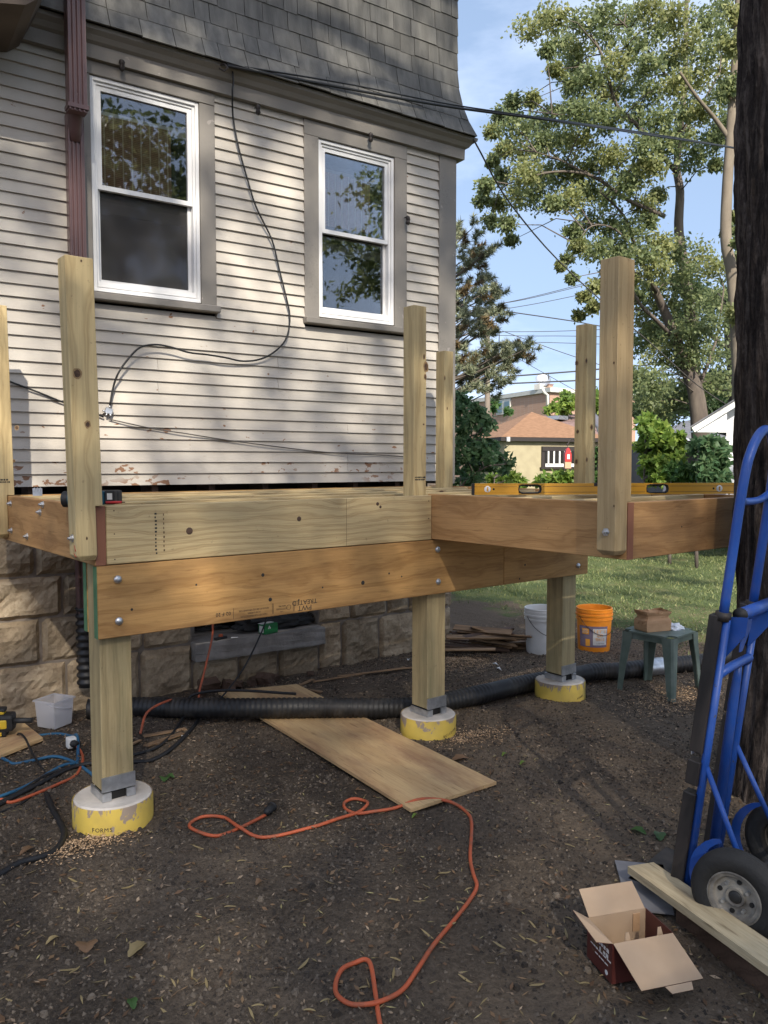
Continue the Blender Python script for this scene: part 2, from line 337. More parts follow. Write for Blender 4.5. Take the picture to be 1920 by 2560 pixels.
MT['orangeplastic'] = M_('orange_bucket_plastic', (0.80, 0.27, 0.02), (0.74, 0.24, 0.02), 4, 0.42)
MT['greenplastic'] = M_('faded_green_plastic', (0.075, 0.108, 0.088), (0.135, 0.17, 0.145), 8, 0.5)
MT['kraft'] = M_('kraft_paper', (0.42, 0.25, 0.13), (0.5, 0.31, 0.17), 8, 0.8, 0.3, 20)
MT['card'] = M_('cardboard_inside', (0.42, 0.295, 0.19), (0.37, 0.255, 0.16), 6, 0.8)
MT['cardprint'] = M_('printed_dark_red_board', (0.075, 0.018, 0.015), (0.095, 0.024, 0.018), 6, 0.45)
MT['whiteprint'] = M_('white_print', (0.6, 0.58, 0.55), None, rough=0.6)
q = NB('blue_truck_enamel'); c = q.coord('Object', 3.0); sc = q.noise(c, 38, 5, 0.7, .3); col = q.mix(q.ramp(q.noise(c, 6, 4), [(0.35, (0, 0, 0)), (0.7, (1, 1, 1))]), (0.010, 0.058, 0.27), (0.016, 0.075, 0.33)); chip_ = q.ramp(sc, [(0.655, (0, 0, 0)), (0.68, (1, 1, 1))]); col = q.mix(chip_, col, (0.06, 0.045, 0.035)); dst = q.ramp(q.noise(c, 11, 5, .7), [(0.45, (0, 0, 0)), (0.8, (1, 1, 1))]); col = q.mix(q.math('MULTIPLY', dst, 0.16), col, (0.22, 0.2, 0.17)); q.bump(chip_, 0.2, 0.002); MT['bluepaint'] = q.done(col, 0.42, 0, 0.45)
MT['wornsteel'] = M_('worn_black_steel', (0.02, 0.018, 0.017), (0.055, 0.045, 0.04), 12, 0.55, stretch=(1, 1, .3), metal=.3)
MT['tyre'] = M_('tyre_rubber', (0.014, 0.0135, 0.013), (0.022, 0.021, 0.02), 14, 0.75, 0.3, 70)
MT['rim'] = M_('dirty_wheel_rim', (0.10, 0.09, 0.08), (0.30, 0.275, 0.235), 12, 0.6, 0.3, 40, metal=0.3)
MT['slate'] = M_('grey_sheet', (0.14, 0.135, 0.14), (0.2, 0.195, 0.2), 6, 0.8)
MT['greenbox'] = M_('green_carton', (0.01, 0.13, 0.035), (0.012, 0.15, 0.04), 5, 0.4)
MT['red'] = M_('red_paint', (0.5, 0.03, 0.03), None, rough=0.5)
q = NB('clear_plastic'); q.p.inputs['Transmission Weight'].default_value = 0.0
tr = q.n('BsdfTransparent', Color=(0.9, 0.9, 0.92, 1)); ms = q.n('MixShader', Fac=0.38); q.t.links.new(tr.outputs[0], ms.inputs[1]); q.t.links.new(q.p.outputs[0], ms.inputs[2]); q.t.links.new(ms.outputs[0], q.out.inputs[0])
MT['clear'] = q.done((0.62, 0.62, 0.64), 0.3)
q = NB('window_glass'); gl = q.n('BsdfGlossy', Roughness=0.015, Color=(0.92, 0.95, 1.0, 1)); tr = q.n('BsdfTransparent', Color=(0.82, 0.84, 0.84, 1))
fr = q.n('Fresnel', IOR=1.6); fac = q.math('MULTIPLY_ADD', fr.outputs[0], 1.15, True); q.t.nodes[-1].inputs[2].default_value = 0.02
nz = q.n('Bump', Height=q.noise(q.coord('Object', 2), 3.0, 2), Strength=0.012, Distance=0.05); q.t.links.new(nz.outputs[0], gl.inputs['Normal'])
ms = q.n('MixShader', Fac=fac); q.t.links.new(tr.outputs[0], ms.inputs[1]); q.t.links.new(gl.outputs[0], ms.inputs[2]); q.t.links.new(ms.outputs[0], q.out.inputs[0]); MT['glass'] = q.m
q = NB('screened_glass'); gl = q.n('BsdfGlossy', Roughness=0.05, Color=(0.9, 0.93, 1.0, 1)); tr = q.n('BsdfTransparent', Color=(0.55, 0.55, 0.55, 1)); fr = q.n('Fresnel', IOR=1.45); df = q.n('BsdfDiffuse', Color=(0.085, 0.08, 0.078, 1)); m0 = q.n('MixShader', Fac=0.45); q.t.links.new(tr.outputs[0], m0.inputs[1]); q.t.links.new(df.outputs[0], m0.inputs[2])
ms = q.n('MixShader', Fac=q.math('MULTIPLY', fr.outputs[0], 0.8)); q.t.links.new(m0.outputs[0], ms.inputs[1]); q.t.links.new(gl.outputs[0], ms.inputs[2]); q.t.links.new(ms.outputs[0], q.out.inputs[0]); MT['screenglass'] = q.m
MT['screen'] = M_('grey_insect_screen', (0.075, 0.07, 0.068), (0.06, 0.056, 0.054), 2, 0.7)
q = NB('bamboo_blind'); c = q.coord('Object', 0); wv = q.n('TexWave', _bands_direction='Z', Vector=c, Scale=26, Distortion=0.4).outputs['Fac']; st = q.n('TexWave', _bands_direction='X', Vector=c, Scale=5.2, Distortion=0.1).outputs['Fac']
col = q.mix(q.ramp(st, [(0.93, (0, 0, 0)), (0.97, (1, 1, 1))]), q.ramp(wv, [(0.2, (0.28, 0.14, 0.07)), (0.8, (0.48, 0.27, 0.14))]), (0.65, 0.5, 0.32)); MT['blind'] = q.done(col, 0.8)
def leaf_mat(name, a, b, trans=0.5, vary=0.3, rough=0.5):
    q = NB(name); r = q.n('NewGeometry').outputs['Random Per Island']
    col = q.ramp(r, [(0.0, tuple(x*(1-vary) for x in a)), (0.5, a), (1.0, b)])
    q.done(col, rough, 0, 0.35); tl = q.n('BsdfTranslucent', Color=q.n('HueSaturation', Color=col, Value=1.25, Hue=0.49).outputs[0])
    ms = q.n('MixShader', Fac=trans); q.t.links.new(q.p.outputs[0], ms.inputs[1]); q.t.links.new(tl.outputs[0], ms.inputs[2]); q.t.links.new(ms.outputs[0], q.out.inputs[0]); return q.m
MT['maple'] = leaf_mat('maple_leaf', (0.165, 0.21, 0.092), (0.30, 0.33, 0.145))
MT['maplesunlit'] = leaf_mat('maple_leaf_sunlit', (0.235, 0.265, 0.10), (0.38, 0.38, 0.17))  # sunlit copy of the maple leaf, sun on some clumps put into the colour
MT['sapling'] = leaf_mat('dark_maple_leaf', (0.075, 0.15, 0.065), (0.15, 0.22, 0.10))
MT['darkleaf'] = leaf_mat('dark_far_leaf', (0.045, 0.08, 0.032), (0.09, 0.13, 0.055))
MT['limeleaf'] = leaf_mat('bright_shrub_leaf', (0.16, 0.26, 0.05), (0.30, 0.38, 0.08))
MT['hedge'] = leaf_mat('hedge_leaf', (0.07, 0.155, 0.045), (0.15, 0.24, 0.07))
MT['needle'] = leaf_mat('pine_needle', (0.21, 0.24, 0.15), (0.36, 0.36, 0.22), 0.15)
MT['needlebrown'] = leaf_mat('pine_needle_brown', (0.16, 0.11, 0.05), (0.2, 0.15, 0.07), 0.15)
MT['grass'] = leaf_mat('lawn_blade', (0.12, 0.16, 0.055), (0.27, 0.27, 0.11), 0.25)
MT['litter'] = leaf_mat('dry_leaf', (0.24, 0.175, 0.085), (0.42, 0.36, 0.16), 0.2, 0.5)
MT['litterbrown'] = leaf_mat('brown_leaf', (0.15, 0.085, 0.045), (0.25, 0.16, 0.085), 0.15, 0.4)
MT['chip'] = leaf_mat('wood_chip', (0.15, 0.105, 0.07), (0.34, 0.25, 0.165), 0.0, 0.6, 0.9)
MT['sawdust'] = leaf_mat('fresh_sawdust', (0.45, 0.29, 0.16), (0.62, 0.43, 0.26), 0.0, 0.3, 0.9)
MT['crumb'] = leaf_mat('soil_crumb', (0.055, 0.043, 0.033), (0.17, 0.135, 0.10), 0.0, 0.5, 0.95)
MT['bark'] = None
q = NB('rough_bark'); c = q.coord('Object', 0, (1, 1, 0.13)); a = q.noise(c, 24, 8, 0.7, .6); b = q.noise(q.coord('Object', 0, (1, 1, .5)), 70, 5, .7)
mm = q.math('ADD', q.math('MULTIPLY', a, .75), q.math('MULTIPLY', b, .25)); col = q.ramp(mm, [(0.38, (0.012, 0.0095, 0.0085)), (0.5, (0.055, 0.042, 0.035)), (0.62, (0.15, 0.12, 0.10))]); q.bump(mm, 1.0, 0.06); MT['bark'] = q.done(col, 0.95, 0, 0.15)
MT['barkfar'] = M_('grey_brown_bark', (0.075, 0.06, 0.05), (0.14, 0.115, 0.09), 6, 0.95, 0.6, 12, stretch=(1, 1, .3))
MT['barkpale'] = M_('pale_bark', (0.13, 0.105, 0.078), (0.2, 0.168, 0.125), 4, 0.95, 0.4, 12, stretch=(1, 1, .4))
MT['barkdark'] = M_('dark_bark', (0.03, 0.025, 0.022), (0.06, 0.05, 0.042), 6, 0.95, 0.6, 12, stretch=(1, 1, .3))
# ================================================================== ground
def gh(x, y):
    near = 1.0/(1+math.exp((x-6.5)*2))
    h = 0.020*fbm(x*1.3, y*1.3, 0.3, 3)+(0.012*fbm(x*5, y*5, 1.7, 3)+0.012*abs(fbm(x*11, y*11, 3.1, 3))+0.006*fbm(x*24, y*24, 6.1, 2))*near
    return h*1.0
def lawn_f(x, y): return (x-6.35)+0.35*fbm(x*0.9, y*0.9, 5.0, 3)
q = NB('soil_and_lawn'); c = q.coord('Object', 0)
n1 = q.noise(c, 1.1, 6, 0.6); n2 = q.noise(c, 9, 6, 0.7); n3 = q.noise(c, 55, 5, 0.7); n4 = q.noise(c, 160, 3, 0.7)
soil = q.ramp(q.math('ADD', q.math('MULTIPLY', n1, 0.5), q.math('MULTIPLY', n3, 0.5)), [(0.33, (0.026, 0.020, 0.0155)), (0.47, (0.065, 0.051, 0.038)), (0.64, (0.155, 0.12, 0.088))])
soil = q.mix(q.ramp(n4, [(0.62, (0, 0, 0)), (0.7, (1, 1, 1))]), soil, (0.22, 0.17, 0.12))
dmp = q.ramp(q.noise(c, 2.6, 5, 0.65, .6), [(0.42, (0, 0, 0)), (0.58, (1, 1, 1))]); soil = q.mix(q.math('MULTIPLY', dmp, 0.45), soil, q.mix(n3, (0.05, 0.038, 0.028), (0.16, 0.125, 0.092)))
sx = q.n('SeparateXYZ', Vector=c)
tan = q.math('ADD', q.math('SUBTRACT', sx.outputs[0], q.math('MULTIPLY', sx.outputs[1], 0.55)), q.math('MULTIPLY', q.math('SUBTRACT', n1, 0.5), 3.0))
soil = q.mix(q.math('MULTIPLY', q.ramp(q.math('DIVIDE', tan, 6.0), [(0.08, (0, 0, 0)), (0.28, (1, 1, 1))]), 0.7), soil, q.mix(n3, (0.075, 0.055, 0.039), (0.20, 0.152, 0.106)))
lw = q.ramp(q.noise(c, 1.7, 5, 0.65), [(0.35, (0.06, 0.085, 0.03)), (0.55, (0.10, 0.12, 0.045)), (0.75, (0.21, 0.18, 0.085))])
lf = q.math('ADD', q.math('SUBTRACT', sx.outputs[0], 6.45), q.math('MULTIPLY', q.math('SUBTRACT', q.noise(c, 2.3, 4), 0.5), 2.2))
col = q.mix(q.ramp(lf, [(0.0, (0, 0, 0)), (0.25, (1, 1, 1))]), soil, lw)
q.bump(q.math('ADD', q.math('MULTIPLY', n2, 1.0), q.math('MULTIPLY', n3, 0.6)), 0.9, 0.03)
MT['ground'] = q.done(col, 0.95, 0, 0.15)
def axis(a, b, fine, far):
    xs = list(np.arange(a, b+1e-6, fine)); s = fine
    lo = []; x = a
    while x > far[0]: s *= 1.35; x -= s; lo.append(x)
    hi = []; x = b; s = fine
    while x < far[1]: s *= 1.35; x += s; hi.append(x)
    return lo[::-1]+xs+hi
gx = axis(-0.4, 7.2, 0.026, (-300, 400)); gy = axis(0.6, 5.5, 0.026, (-300, 400))
V = [(x, y, gh(x, y) if -3 < x < 30 and -3 < y < 30 else 0.0) for y in gy for x in gx]; nx = len(gx)
Fc = [(j*nx+i, j*nx+i+1, (j+1)*nx+i+1, (j+1)*nx+i) for j in range(len(gy)-1) for i in range(nx-1)]
g = obj('ground', mesh('ground', V, Fc, True), MT['ground']); g['kind'] = 'structure'

# ================================================================== house
HA = math.radians(4.5); HO = Vector((2.68-2.68*math.cos(HA), 5.2+2.68*math.sin(HA), 0))
house = thing('house', 'weathered beige clapboard house with grey shingled upper wall and stone foundation', 'house', HO, -HA)
HM = wm(house)
def hpt(s, d, z): return HM @ Vector((s, -d, z))
core = obj('wall_core', mesh('wall_core', *joinv([bx((0.0, 0.32, -0.3), (4.74, 4.5, 6.2)), bx((-2.5, 0.32, -0.3), (0.0, 4.5, 6.2))])), MT['core'], house, None, True)
ROW = 0.0778; Z0 = 1.458; NR = 35
def clap(s0, s1, z, worn):
    w_ = s1-s0; j = random.uniform(-0.0015, 0.0015)
    poly = [(0, -0.022+j, 0), (0, 0.012, 0), (0, 0.012, ROW+0.012), (0, -0.003, ROW+0.012)]
    prism('clapboard', poly, (w_, 0, 0), MT['siding_bare'] if worn == 2 else MT['siding_worn'] if worn else MT['siding'], house, Matrix.Translation((s0, 0, z+random.uniform(-0.0012, 0.0012))), True)
for r in range(NR):
    z = Z0+r*ROW
    if z+ROW*0.6 < 2.66:
        cut = random.choice([None, 2.2, 3.1, 3.7]) if r > 0 else None
        worn = 2 if r < 2 else (r < 6 or (r < 12 and random.random() < .35))
        segs = [(0.55, 4.594)] if cut is None else [(0.55, cut-0.001), (cut+0.001, 4.594)]
    else:
        segs = [(0.55, 1.69), (2.625, 3.324), (4.263, 4.594)]; worn = False
    for a, b in segs: clap(a, b, z, worn)
box('corner_board', (4.592, -0.028, 1.43), (4.772, 0.012, 4.17), MT['trim'], house, 'Z', 0.003, True)
box('corner_board', (4.745, 0.013, 1.43), (4.7725, 0.16, 4.17), MT['trim'], house, 'Z', 0.003, True)
box('side_wall', (4.70, 0.16, 1.43), (4.755, 4.4, 4.3), MT['siding'], house, 'Y', 0.0, True)
# frieze moulding under the shingles
pr_ = [(0.02, 4.150), (0.060, 4.152), (0.062, 4.235), (0.085, 4.248), (0.105, 4.275), (0.135, 4.295), (0.140, 4.318), (0.02, 4.325)]
V = []; Fc = []
for (d, z) in pr_:
    V += [(0.3, -d, z), (4.772+d, -d, z), (4.772+d, 4.0, z)]
n_ = len(pr_)
for i in range(n_):
    j = (i+1) % n_
    for k in range(2): Fc.append((3*i+k, 3*j+k, 3*j+k+1, 3*i+k+1))
me = mesh('frieze', V, Fc); bm = bmesh.new(); bm.from_mesh(me); bmesh.ops.recalc_face_normals(bm, faces=bm.faces[:]); bm.to_mesh(me); bm.free()
obj('frieze_moulding', me, MT['trim'], house, None, True)
# shingles
def flare(z):
    t = max(0.0, (4.92-z)/0.62); return 0.012+0.165*t**2.2
sh_n = 0; z = 4.315; row = 0
backv = [(0.3, -flare(q_)+0.022, q_) for q_ in np.linspace(4.32, 6.2, 24)]
V = []; Fc = []
for (x, y, zz) in backv: V += [(0.3, y, zz), (4.76-y*0.55-0.02, y, zz), (4.76-y*0.55-0.02, 4.0, zz)]
for i in range(len(backv)-1):
    for k in range(2): Fc.append((3*i+k, 3*i+k+1, 3*i+k+4, 3*i+k+3))
obj('shingle_backing', mesh('shingle_backing', V, Fc), MT['core'], house, None, True)
while z < 5.62:
    hgt = 0.141; s = 1.15+random.uniform(0, 0.15); zt = z+hgt+0.03
    smax_b = 4.775+0.55*flare(z); 
    if z > 4.9: s0min = 2.6
    else: s0min = 1.0
    while s < smax_b-0.01:
        w_ = random.choice([0.11, 0.14, 0.17, 0.2, 0.22, 0.26]); e = min(s+w_, smax_b)
        if smax_b-e < 0.05: e = smax_b
        if e > s0min:
            dz = random.uniform(-0.006, 0.004); db = flare(z)+random.uniform(0, 0.004); dt = flare(zt)
            yt = -dt+0.006
            a0, a1 = s+0.0025, e-0.0025
            V = [(a0, -db-0.012, z+dz), (a1, -db-0.012, z+dz), (a1, -db+0.004, z+dz), (a0, -db+0.004, z+dz), (a0, yt-0.012, zt), (a1, yt-0.012, zt), (a1, yt, zt), (a0, yt, zt)]
            if e == smax_b:
                f_ = 0.55*(flare(z)-flare(zt)); 
                for q_ in (5, 6): V[q_] = (a1-f_, V[q_][1], V[q_][2])
            c0 = Vector((s, -db, z)); V = [Vector(v)-c0 for v in V]
            obj('shingle', mesh('shingle', V, bx((0, 0, 0), (1, 1, 1))[1]), MT['shingle'], house, Matrix.Translation(c0), True); sh_n += 1
        s = e
    # narrow side shingles that wrap the corner
    z += hgt; row += 1
for k in range(9):
    zb = 4.318+k*0.141; f0, f1 = flare(zb), flare(zb+0.16)
    V = [(4.782+0.55*f0, -f0-0.008, zb), (4.782+0.55*f0, 0.5, zb), (4.770+0.55*f0, 0.5, zb), (4.770+0.55*f0, -f0-0.008, zb),
         (4.774+0.55*f1, -f1-0.006, zb+0.165), (4.774+0.55*f1, 0.5, zb+0.165), (4.764+0.55*f1, 0.5, zb+0.165), (4.764+0.55*f1, -f1-0.006, zb+0.165)]
    obj('shingle', mesh('shingle', V, bx((0, 0, 0), (1, 1, 1))[1]), MT['shingle'], house, None, True)

def window(sl, sr, zb, zt, cl_, cr_, blind_to, k):
    fw = 0.035
    ring = lambda a, b, c_, d_, t, y0, y1: joinv([bx((a, y0, c_), (a+t, y1, d_)), bx((b-t, y0, c_), (b, y1, d_)), bx((a+t, y0, d_-t), (b-t, y1, d_)), bx((a+t, y0, c_), (b-t, y1, c_+t))])
    fr_ = obj('window', mesh('window', *joinv([ring(sl, sr, zb, zt, 0.024, -0.012, 0.06), ring(sl+0.024, sr-0.024, zb+0.024, zt-0.024, 0.018, 0.002, 0.07), bx((sl+0.03, -0.004, zb+0.03), (sr-0.03, 0.03, zb+0.066))])), MT['vinyl'], house, None, True)
    bmf = bmesh.new(); bmf.from_mesh(fr_.data); bmesh.ops.bevel(bmf, geom=bmf.edges[:], offset=0.002, segments=1, affect='EDGES'); bmf.to_mesh(fr_.data); bmf.free()
    a, b = sl+0.043, sr-0.043; mid = zb+(zt-zb)*0.495
    up = obj('sash', mesh('sash', *ring(a, b, mid-0.012, zt-0.043, 0.030, 0.012, 0.045)), MT['vinyl'], fr_, None, True)
    obj('sash', mesh('sash', *ring(a, b, zb+0.067, mid+0.022, 0.022, 0.048, 0.078)), MT['vinyl'], fr_, None, True)
    obj('pane', mesh('pane', *bx((a+0.028, 0.026, mid+0.014), (b-0.028, 0.031, zt-0.071))), MT['glass'], fr_, None, True)
    obj('pane', mesh('pane', *bx((a+0.02, 0.060, zb+0.087), (b-0.02, 0.064, mid+0.002))), MT['screenglass' if k == 0 else 'glass'], fr_, None, True)
    obj('blind', mesh('blind', *bx((a+0.0, 0.085, blind_to), (b-0.12, 0.090, zt-0.19))), MT['blind'], fr_, None, True)
    obj('inner_sash', mesh('inner_sash', *joinv([bx((a, 0.10, zt-0.22), (b, 0.125, zt-0.16)), bx((a, 0.10, mid-0.13), (b, 0.125, mid-0.06))])), MT['vinyl'] if k == 0 else MT['trim'], fr_, None, True)
    obj('shade', mesh('shade', *bx((a+0.03, 0.19, zb+0.07), (b-(0.02 if k == 0 else 0.35), 0.195, mid-0.05))), MT['screen'], fr_, None, True)
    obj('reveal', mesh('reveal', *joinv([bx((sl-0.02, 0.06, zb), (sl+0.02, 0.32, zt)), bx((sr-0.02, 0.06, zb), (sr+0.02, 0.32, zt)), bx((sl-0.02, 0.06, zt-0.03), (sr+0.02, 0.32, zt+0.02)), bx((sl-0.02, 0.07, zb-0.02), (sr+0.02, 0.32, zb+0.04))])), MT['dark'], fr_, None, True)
    box('casing', (cl_, -0.026, 2.70), (sl-0.002, 0.012, 4.066), MT['trim'], fr_, 'Z', 0.003, True)
    box('casing', (sr+0.002, -0.026, 2.70), (cr_, 0.012, 4.066), MT['trim'], fr_, 'Z', 0.003, True)
    box('casing', (cl_, -0.029, 4.068 if k == 0 else 4.04), (cr_, 0.012, 4.149), MT['trim'], fr_, 'X', 0.003, True)
    box('sill', (cl_-0.012, -0.078, 2.652), (cr_+0.010, 0.012, 2.699), MT['trim'], fr_, 'X', 0.006, True)
window(1.792, 2.513, 2.715, 4.066, 1.69, 2.625, 3.40, 0)
window(3.449, 4.142, 2.718, 4.037, 3.324, 4.263, 3.44, 1)

# stone foundation, stone by stone
def stone(s0, s1, z0, z1, rough=0.03, out=0.0):
    nx_, nz_ = max(6, int((s1-s0)/0.028)), max(5, int((z1-z0)/0.028)); g_ = 0.006
    s0 += g_; s1 -= g_; z0 += g_; z1 -= g_; sd = random.uniform(0, 100)
    V = []; Fc = []
    for j in range(nz_+1):
        for i in range(nx_+1):
            u, v = i/nx_, j/nz_; e = min(u, 1-u)*(s1-s0); e2 = min(v, 1-v)*(z1-z0); edge = min(1.0, min(e, e2)/0.022)
            x = (s1-s0)*u; zz = (z1-z0)*v
            d = out+edge*(0.016+rough*(0.5+0.9*fbm(x*5+sd, zz*8, sd, 4)+0.55*abs(fbm(x*13+sd, zz*20, sd, 3))))
            V.append((x+0.006*fbm(zz*12+sd, x*3, 1, 2)*(1-edge), -d, zz+0.008*fbm(x*12+sd, zz, 2, 2)*(1-edge)))
    for j in range(nz_):
        for i in range(nx_): a = j*(nx_+1)+i; Fc.append((a, a+1, a+nx_+2, a+nx_+1))
    b = len(V); border = [i for i in range(nx_+1)]+[j*(nx_+1)+nx_ for j in range(1, nz_+1)]+[nz_*(nx_+1)+i for i in range(nx_-1, -1, -1)]+[j*(nx_+1) for j in range(nz_-1, 0, -1)]
    for i in border: V.append((V[i][0], 0.07, V[i][2]))
    for k in range(len(border)): k2 = (k+1) % len(border); Fc.append((border[k2], border[k], b+k, b+k2))
    obj('foundation_stone', mesh('foundation_stone', V, Fc), MT['stone'], house, Matrix.Translation((s0, 0.03, z0)), True)
def course(z0, z1, xs):
    for a, b in zip(xs[:-1], xs[1:]): stone(a, b, z0, z1)
course(0.888, 1.19, [0.7, 1.02, 1.402, 1.72, 2.06, 2.425]); course(0.618, 0.888, [0.7, 1.13, 1.56, 1.80, 2.14, 2.425])
course(0.326, 0.618, [0.7, 1.0, 1.425, 1.83, 2.08, 2.425]); course(-0.12, 0.326, [0.7, 1.15, 1.575, 1.78, 2.051, 2.425])
course(-0.12, 0.205, [2.425, 2.78, 3.1, 3.455])
course(-0.12, 0.355, [3.455, 3.66, 4.02, 4.40, 4.765]); course(0.355, 0.66, [3.455, 3.74, 4.1, 4.32, 4.765]); course(0.66, 0.92, [3.455, 3.60, 3.95, 4.31, 4.765]); course(0.92, 1.19, [3.455, 3.76, 4.12, 4.765])
course(1.0, 1.19, [2.425, 2.9, 3.455])
box('mortar_bed', (0.5, 0.028, -0.2), (2.425, 0.3, 1.40), MT['mortar'], house, 'X', 0, True)
box('mortar_bed', (3.455, 0.028, -0.2), (4.75, 0.3, 1.40), MT['mortar'], house, 'X', 0, True)
box('mortar_bed', (2.426, 0.028, -0.2), (3.454, 0.3, 0.2), MT['mortar'], house, 'X', 0, True)
# stones round the corner
for z0_, z1_ in ((-0.12, 0.355), (0.355, 0.66), (0.66, 0.92), (0.92, 1.19)):
    y = 0.03
    while y < 2.0:
        e = y+random.uniform(0.3, 0.5); o_ = box('foundation_stone', (4.66, y+0.004, z0_+0.004), (4.782+random.uniform(0, .02), e-0.004, z1_-0.004), MT['stone'], house, 'Y', 0.015, True); y = e
# basement window with a concrete sill
me = boxmesh((1.05, 0.26, 0.135), 0.012, 2, 'sill_block'); bm = bmesh.new(); bm.from_mesh(me); bmesh.ops.subdivide_edges(bm, edges=[e for e in bm.edges if e.calc_length() > 0.1], cuts=8, use_grid_fill=True)
for v in bm.verts: v.co += Vector((fbm(v.co.x*9, v.co.y*9, v.co.z*20, 3), fbm(v.co.x*9+3, v.co.y*9, v.co.z*20, 3), fbm(v.co.x*9+7, v.co.y*9, v.co.z*20, 3)))*0.008
bm.to_mesh(me); bm.free()
bw = obj('basement_window', mesh('basement_window', *joinv([bx((2.44, 0.17, 0.28), (2.50, 0.26, 1.0)), bx((3.38, 0.17, 0.28), (3.44, 0.26, 1.0)), bx((2.5, 0.17, 0.94), (3.38, 0.26, 1.0)), bx((2.5, 0.17, 0.28), (3.38, 0.26, 0.36)), bx((2.92, 0.18, 0.36), (2.96, 0.25, 0.94))])), MT['trim'], house, None, True)
obj('sill', me, MT['sill'], bw, Matrix.Translation((2.94, 0.06, 0.275)), True)
obj('pane', mesh('pane', *bx((2.5, 0.21, 0.36), (3.38, 0.215, 0.94))), MT['glass'], bw, None, True)
# joist ends in the dark slot under the siding
for s_ in (0.95, 1.38, 2.165, 2.58, 3.0, 3.42, 3.79, 4.2):
    box('slot_block', (s_, 0.05, 1.38), (s_+0.045, 0.3, 1.47), MT['oldwood'], house, 'Y', 0, True)
# made-up box over the left end, standing in for a blurred finger
prism('finger_stand_in', [(-1.0, -0.62, 4.03), (1.18, -0.62, 4.035), (1.31, -0.62, 4.065), (1.38, -0.62, 4.12), (1.46, -0.62, 4.28), (1.48, -0.62, 4.7), (-1.0, -0.62, 4.7)], (0, 0.60, 0), M_('finger_stand_in_brown', (0.085, 0.062, 0.045), (0.12, 0.09, 0.066), 3, 0.8), house, None, True)
# insulators and hooks screwed to the trim
for s_, z_ in ((1.98, 4.148), (2.93, 4.10), (3.88, 4.12), (4.235, 3.55)):
    h_ = tag(lathe('cable_insulator', [(0.0, 0.03), (0.016, 0.03), (0.019, 0.018), (0.012, 0.0), (0.019, -0.018), (0.014, -0.03), (0.0, -0.03)], MT['wornsteel'], None, 12, Matrix.Translation(hpt(s_, 0.075, z_))), 'x', 'insulator', 'old insulators on the house wall')
    v, f = tube([hpt(s_, 0.02, z_+0.03), hpt(s_, 0.075, z_+0.038), hpt(s_, 0.105, z_), hpt(s_, 0.075, z_-0.04)], 0.0035, 6); obj('bracket', mesh('bracket', v, f), MT['wornsteel'], h_)
    h_['label'] = {1.98: 'small black cable hook under the moulding above the left window', 2.93: 'small black cable hook on the clapboards between the two windows', 3.88: 'small black cable hook on the head trim of the right window', 4.235: 'small black hook on the right side trim of the right window'}[s_]

# ================================================================== downspout
ds = thing('downspout', 'brown fluted metal downspout on the house wall left of the windows', 'downspout', hpt(1.68, 0.1, 0.6), -HA)
def flute(s0, s1, d0, d1, z0, z1, name):
    poly = []; k = 4; W_ = s1-s0; D_ = d1-d0
    for i in range(k):
        for t, dd in ((0.12, 0), (0.42, 0), (0.5, 0.009), (0.88, 0.009)): poly.append((s0+W_*(i+t)/k, -d1+dd, z0))
    poly += [(s1, -d1+D_*0.1, z0), (s1, -d0, z0), (s0, -d0, z0), (s0, -d1+D_*0.1, z0)]
    return prism(name, poly, (0, 0, z1-z0), MT['brownmetal'], ds, HM)
flute(1.604, 1.712, 0.19, 0.275, 3.72, 5.9, 'upper_pipe'); tubeobj('offset_elbow', [hpt(1.676, 0.08, 3.60), hpt(1.674, 0.10, 3.68), hpt(1.664, 0.19, 3.76), hpt(1.66, 0.23, 3.84)], 0.046, MT['brownmetal'], ds, 12); flute(1.628, 1.727, 0.045, 0.118, 0.62, 3.76, 'lower_pipe')
for z_ in (3.745, 2.0):
    V, Fc = joinv([bx((1.612, -0.13, z_-0.012), (1.743, -0.036, z_+0.012)) if z_ < 3 else bx((1.598, -0.28, z_-0.012), (1.718, -0.185, z_+0.012))]); obj('strap', mesh('strap', V, Fc), MT['brownmetal'], ds, HM)
pts = [hpt(1.675, 0.09, 0.68-0.012*i) for i in range(44)]; tubeobj('corrugated_boot', pts, [0.062 if (i % 4) < 2 else 0.05 for i in range(44)], MT['blackplastic'], ds, 16)
# ================================================================== deck frame
deck = thing('deck_frame', 'unfinished treated timber deck frame on posts in front of the house', 'deck frame', (2.8, 3.5, 0))
def wb(name, lo, hi, mat, long='X', bev=0.003, parent=None): return box(name, lo, hi, MT[mat], parent or deck, long, bev)
beam_a = wb('beam', (1.147, 3.400, 0.850), (3.655, 3.444, 1.165), 'lvl'); beam_b = wb('beam', (3.658, 3.400, 0.850), (4.492, 3.444, 1.165), 'lvl')
beam_c = wb('beam', (1.165, 3.588, 0.850), (4.492, 3.632, 1.165), 'lvl')
box('beam_end_seal', (1.1445, 3.4015, 0.852), (1.1468, 3.4425, 1.163), MT['greenend'], beam_a, 'Z', 0); box('beam_end_seal', (1.1625, 3.5895, 0.852), (1.1648, 3.6305, 1.163), MT['greenend'], beam_c, 'Z', 0)
side_l = wb('side_beam', (1.143, 3.402, 1.168), (1.188, 5.02, 1.421), 'lvl2', 'Y'); box('side_beam_end', (1.1435, 3.399, 1.1685), (1.1875, 3.4018, 1.4205), MT['lvlend'], side_l, 'X', 0)
rim = wb('rim_joist', (1.191, 3.400, 1.169), (3.052, 3.440, 1.421), 'pine')
side_p = wb('side_beam', (3.055, 2.104, 1.172), (3.100, 3.437, 1.428), 'lvl2', 'Y'); box('side_beam_end', (3.0555, 2.1005, 1.1725), (3.0995, 2.1038, 1.4275), MT['lvlend'], side_p, 'X', 0)
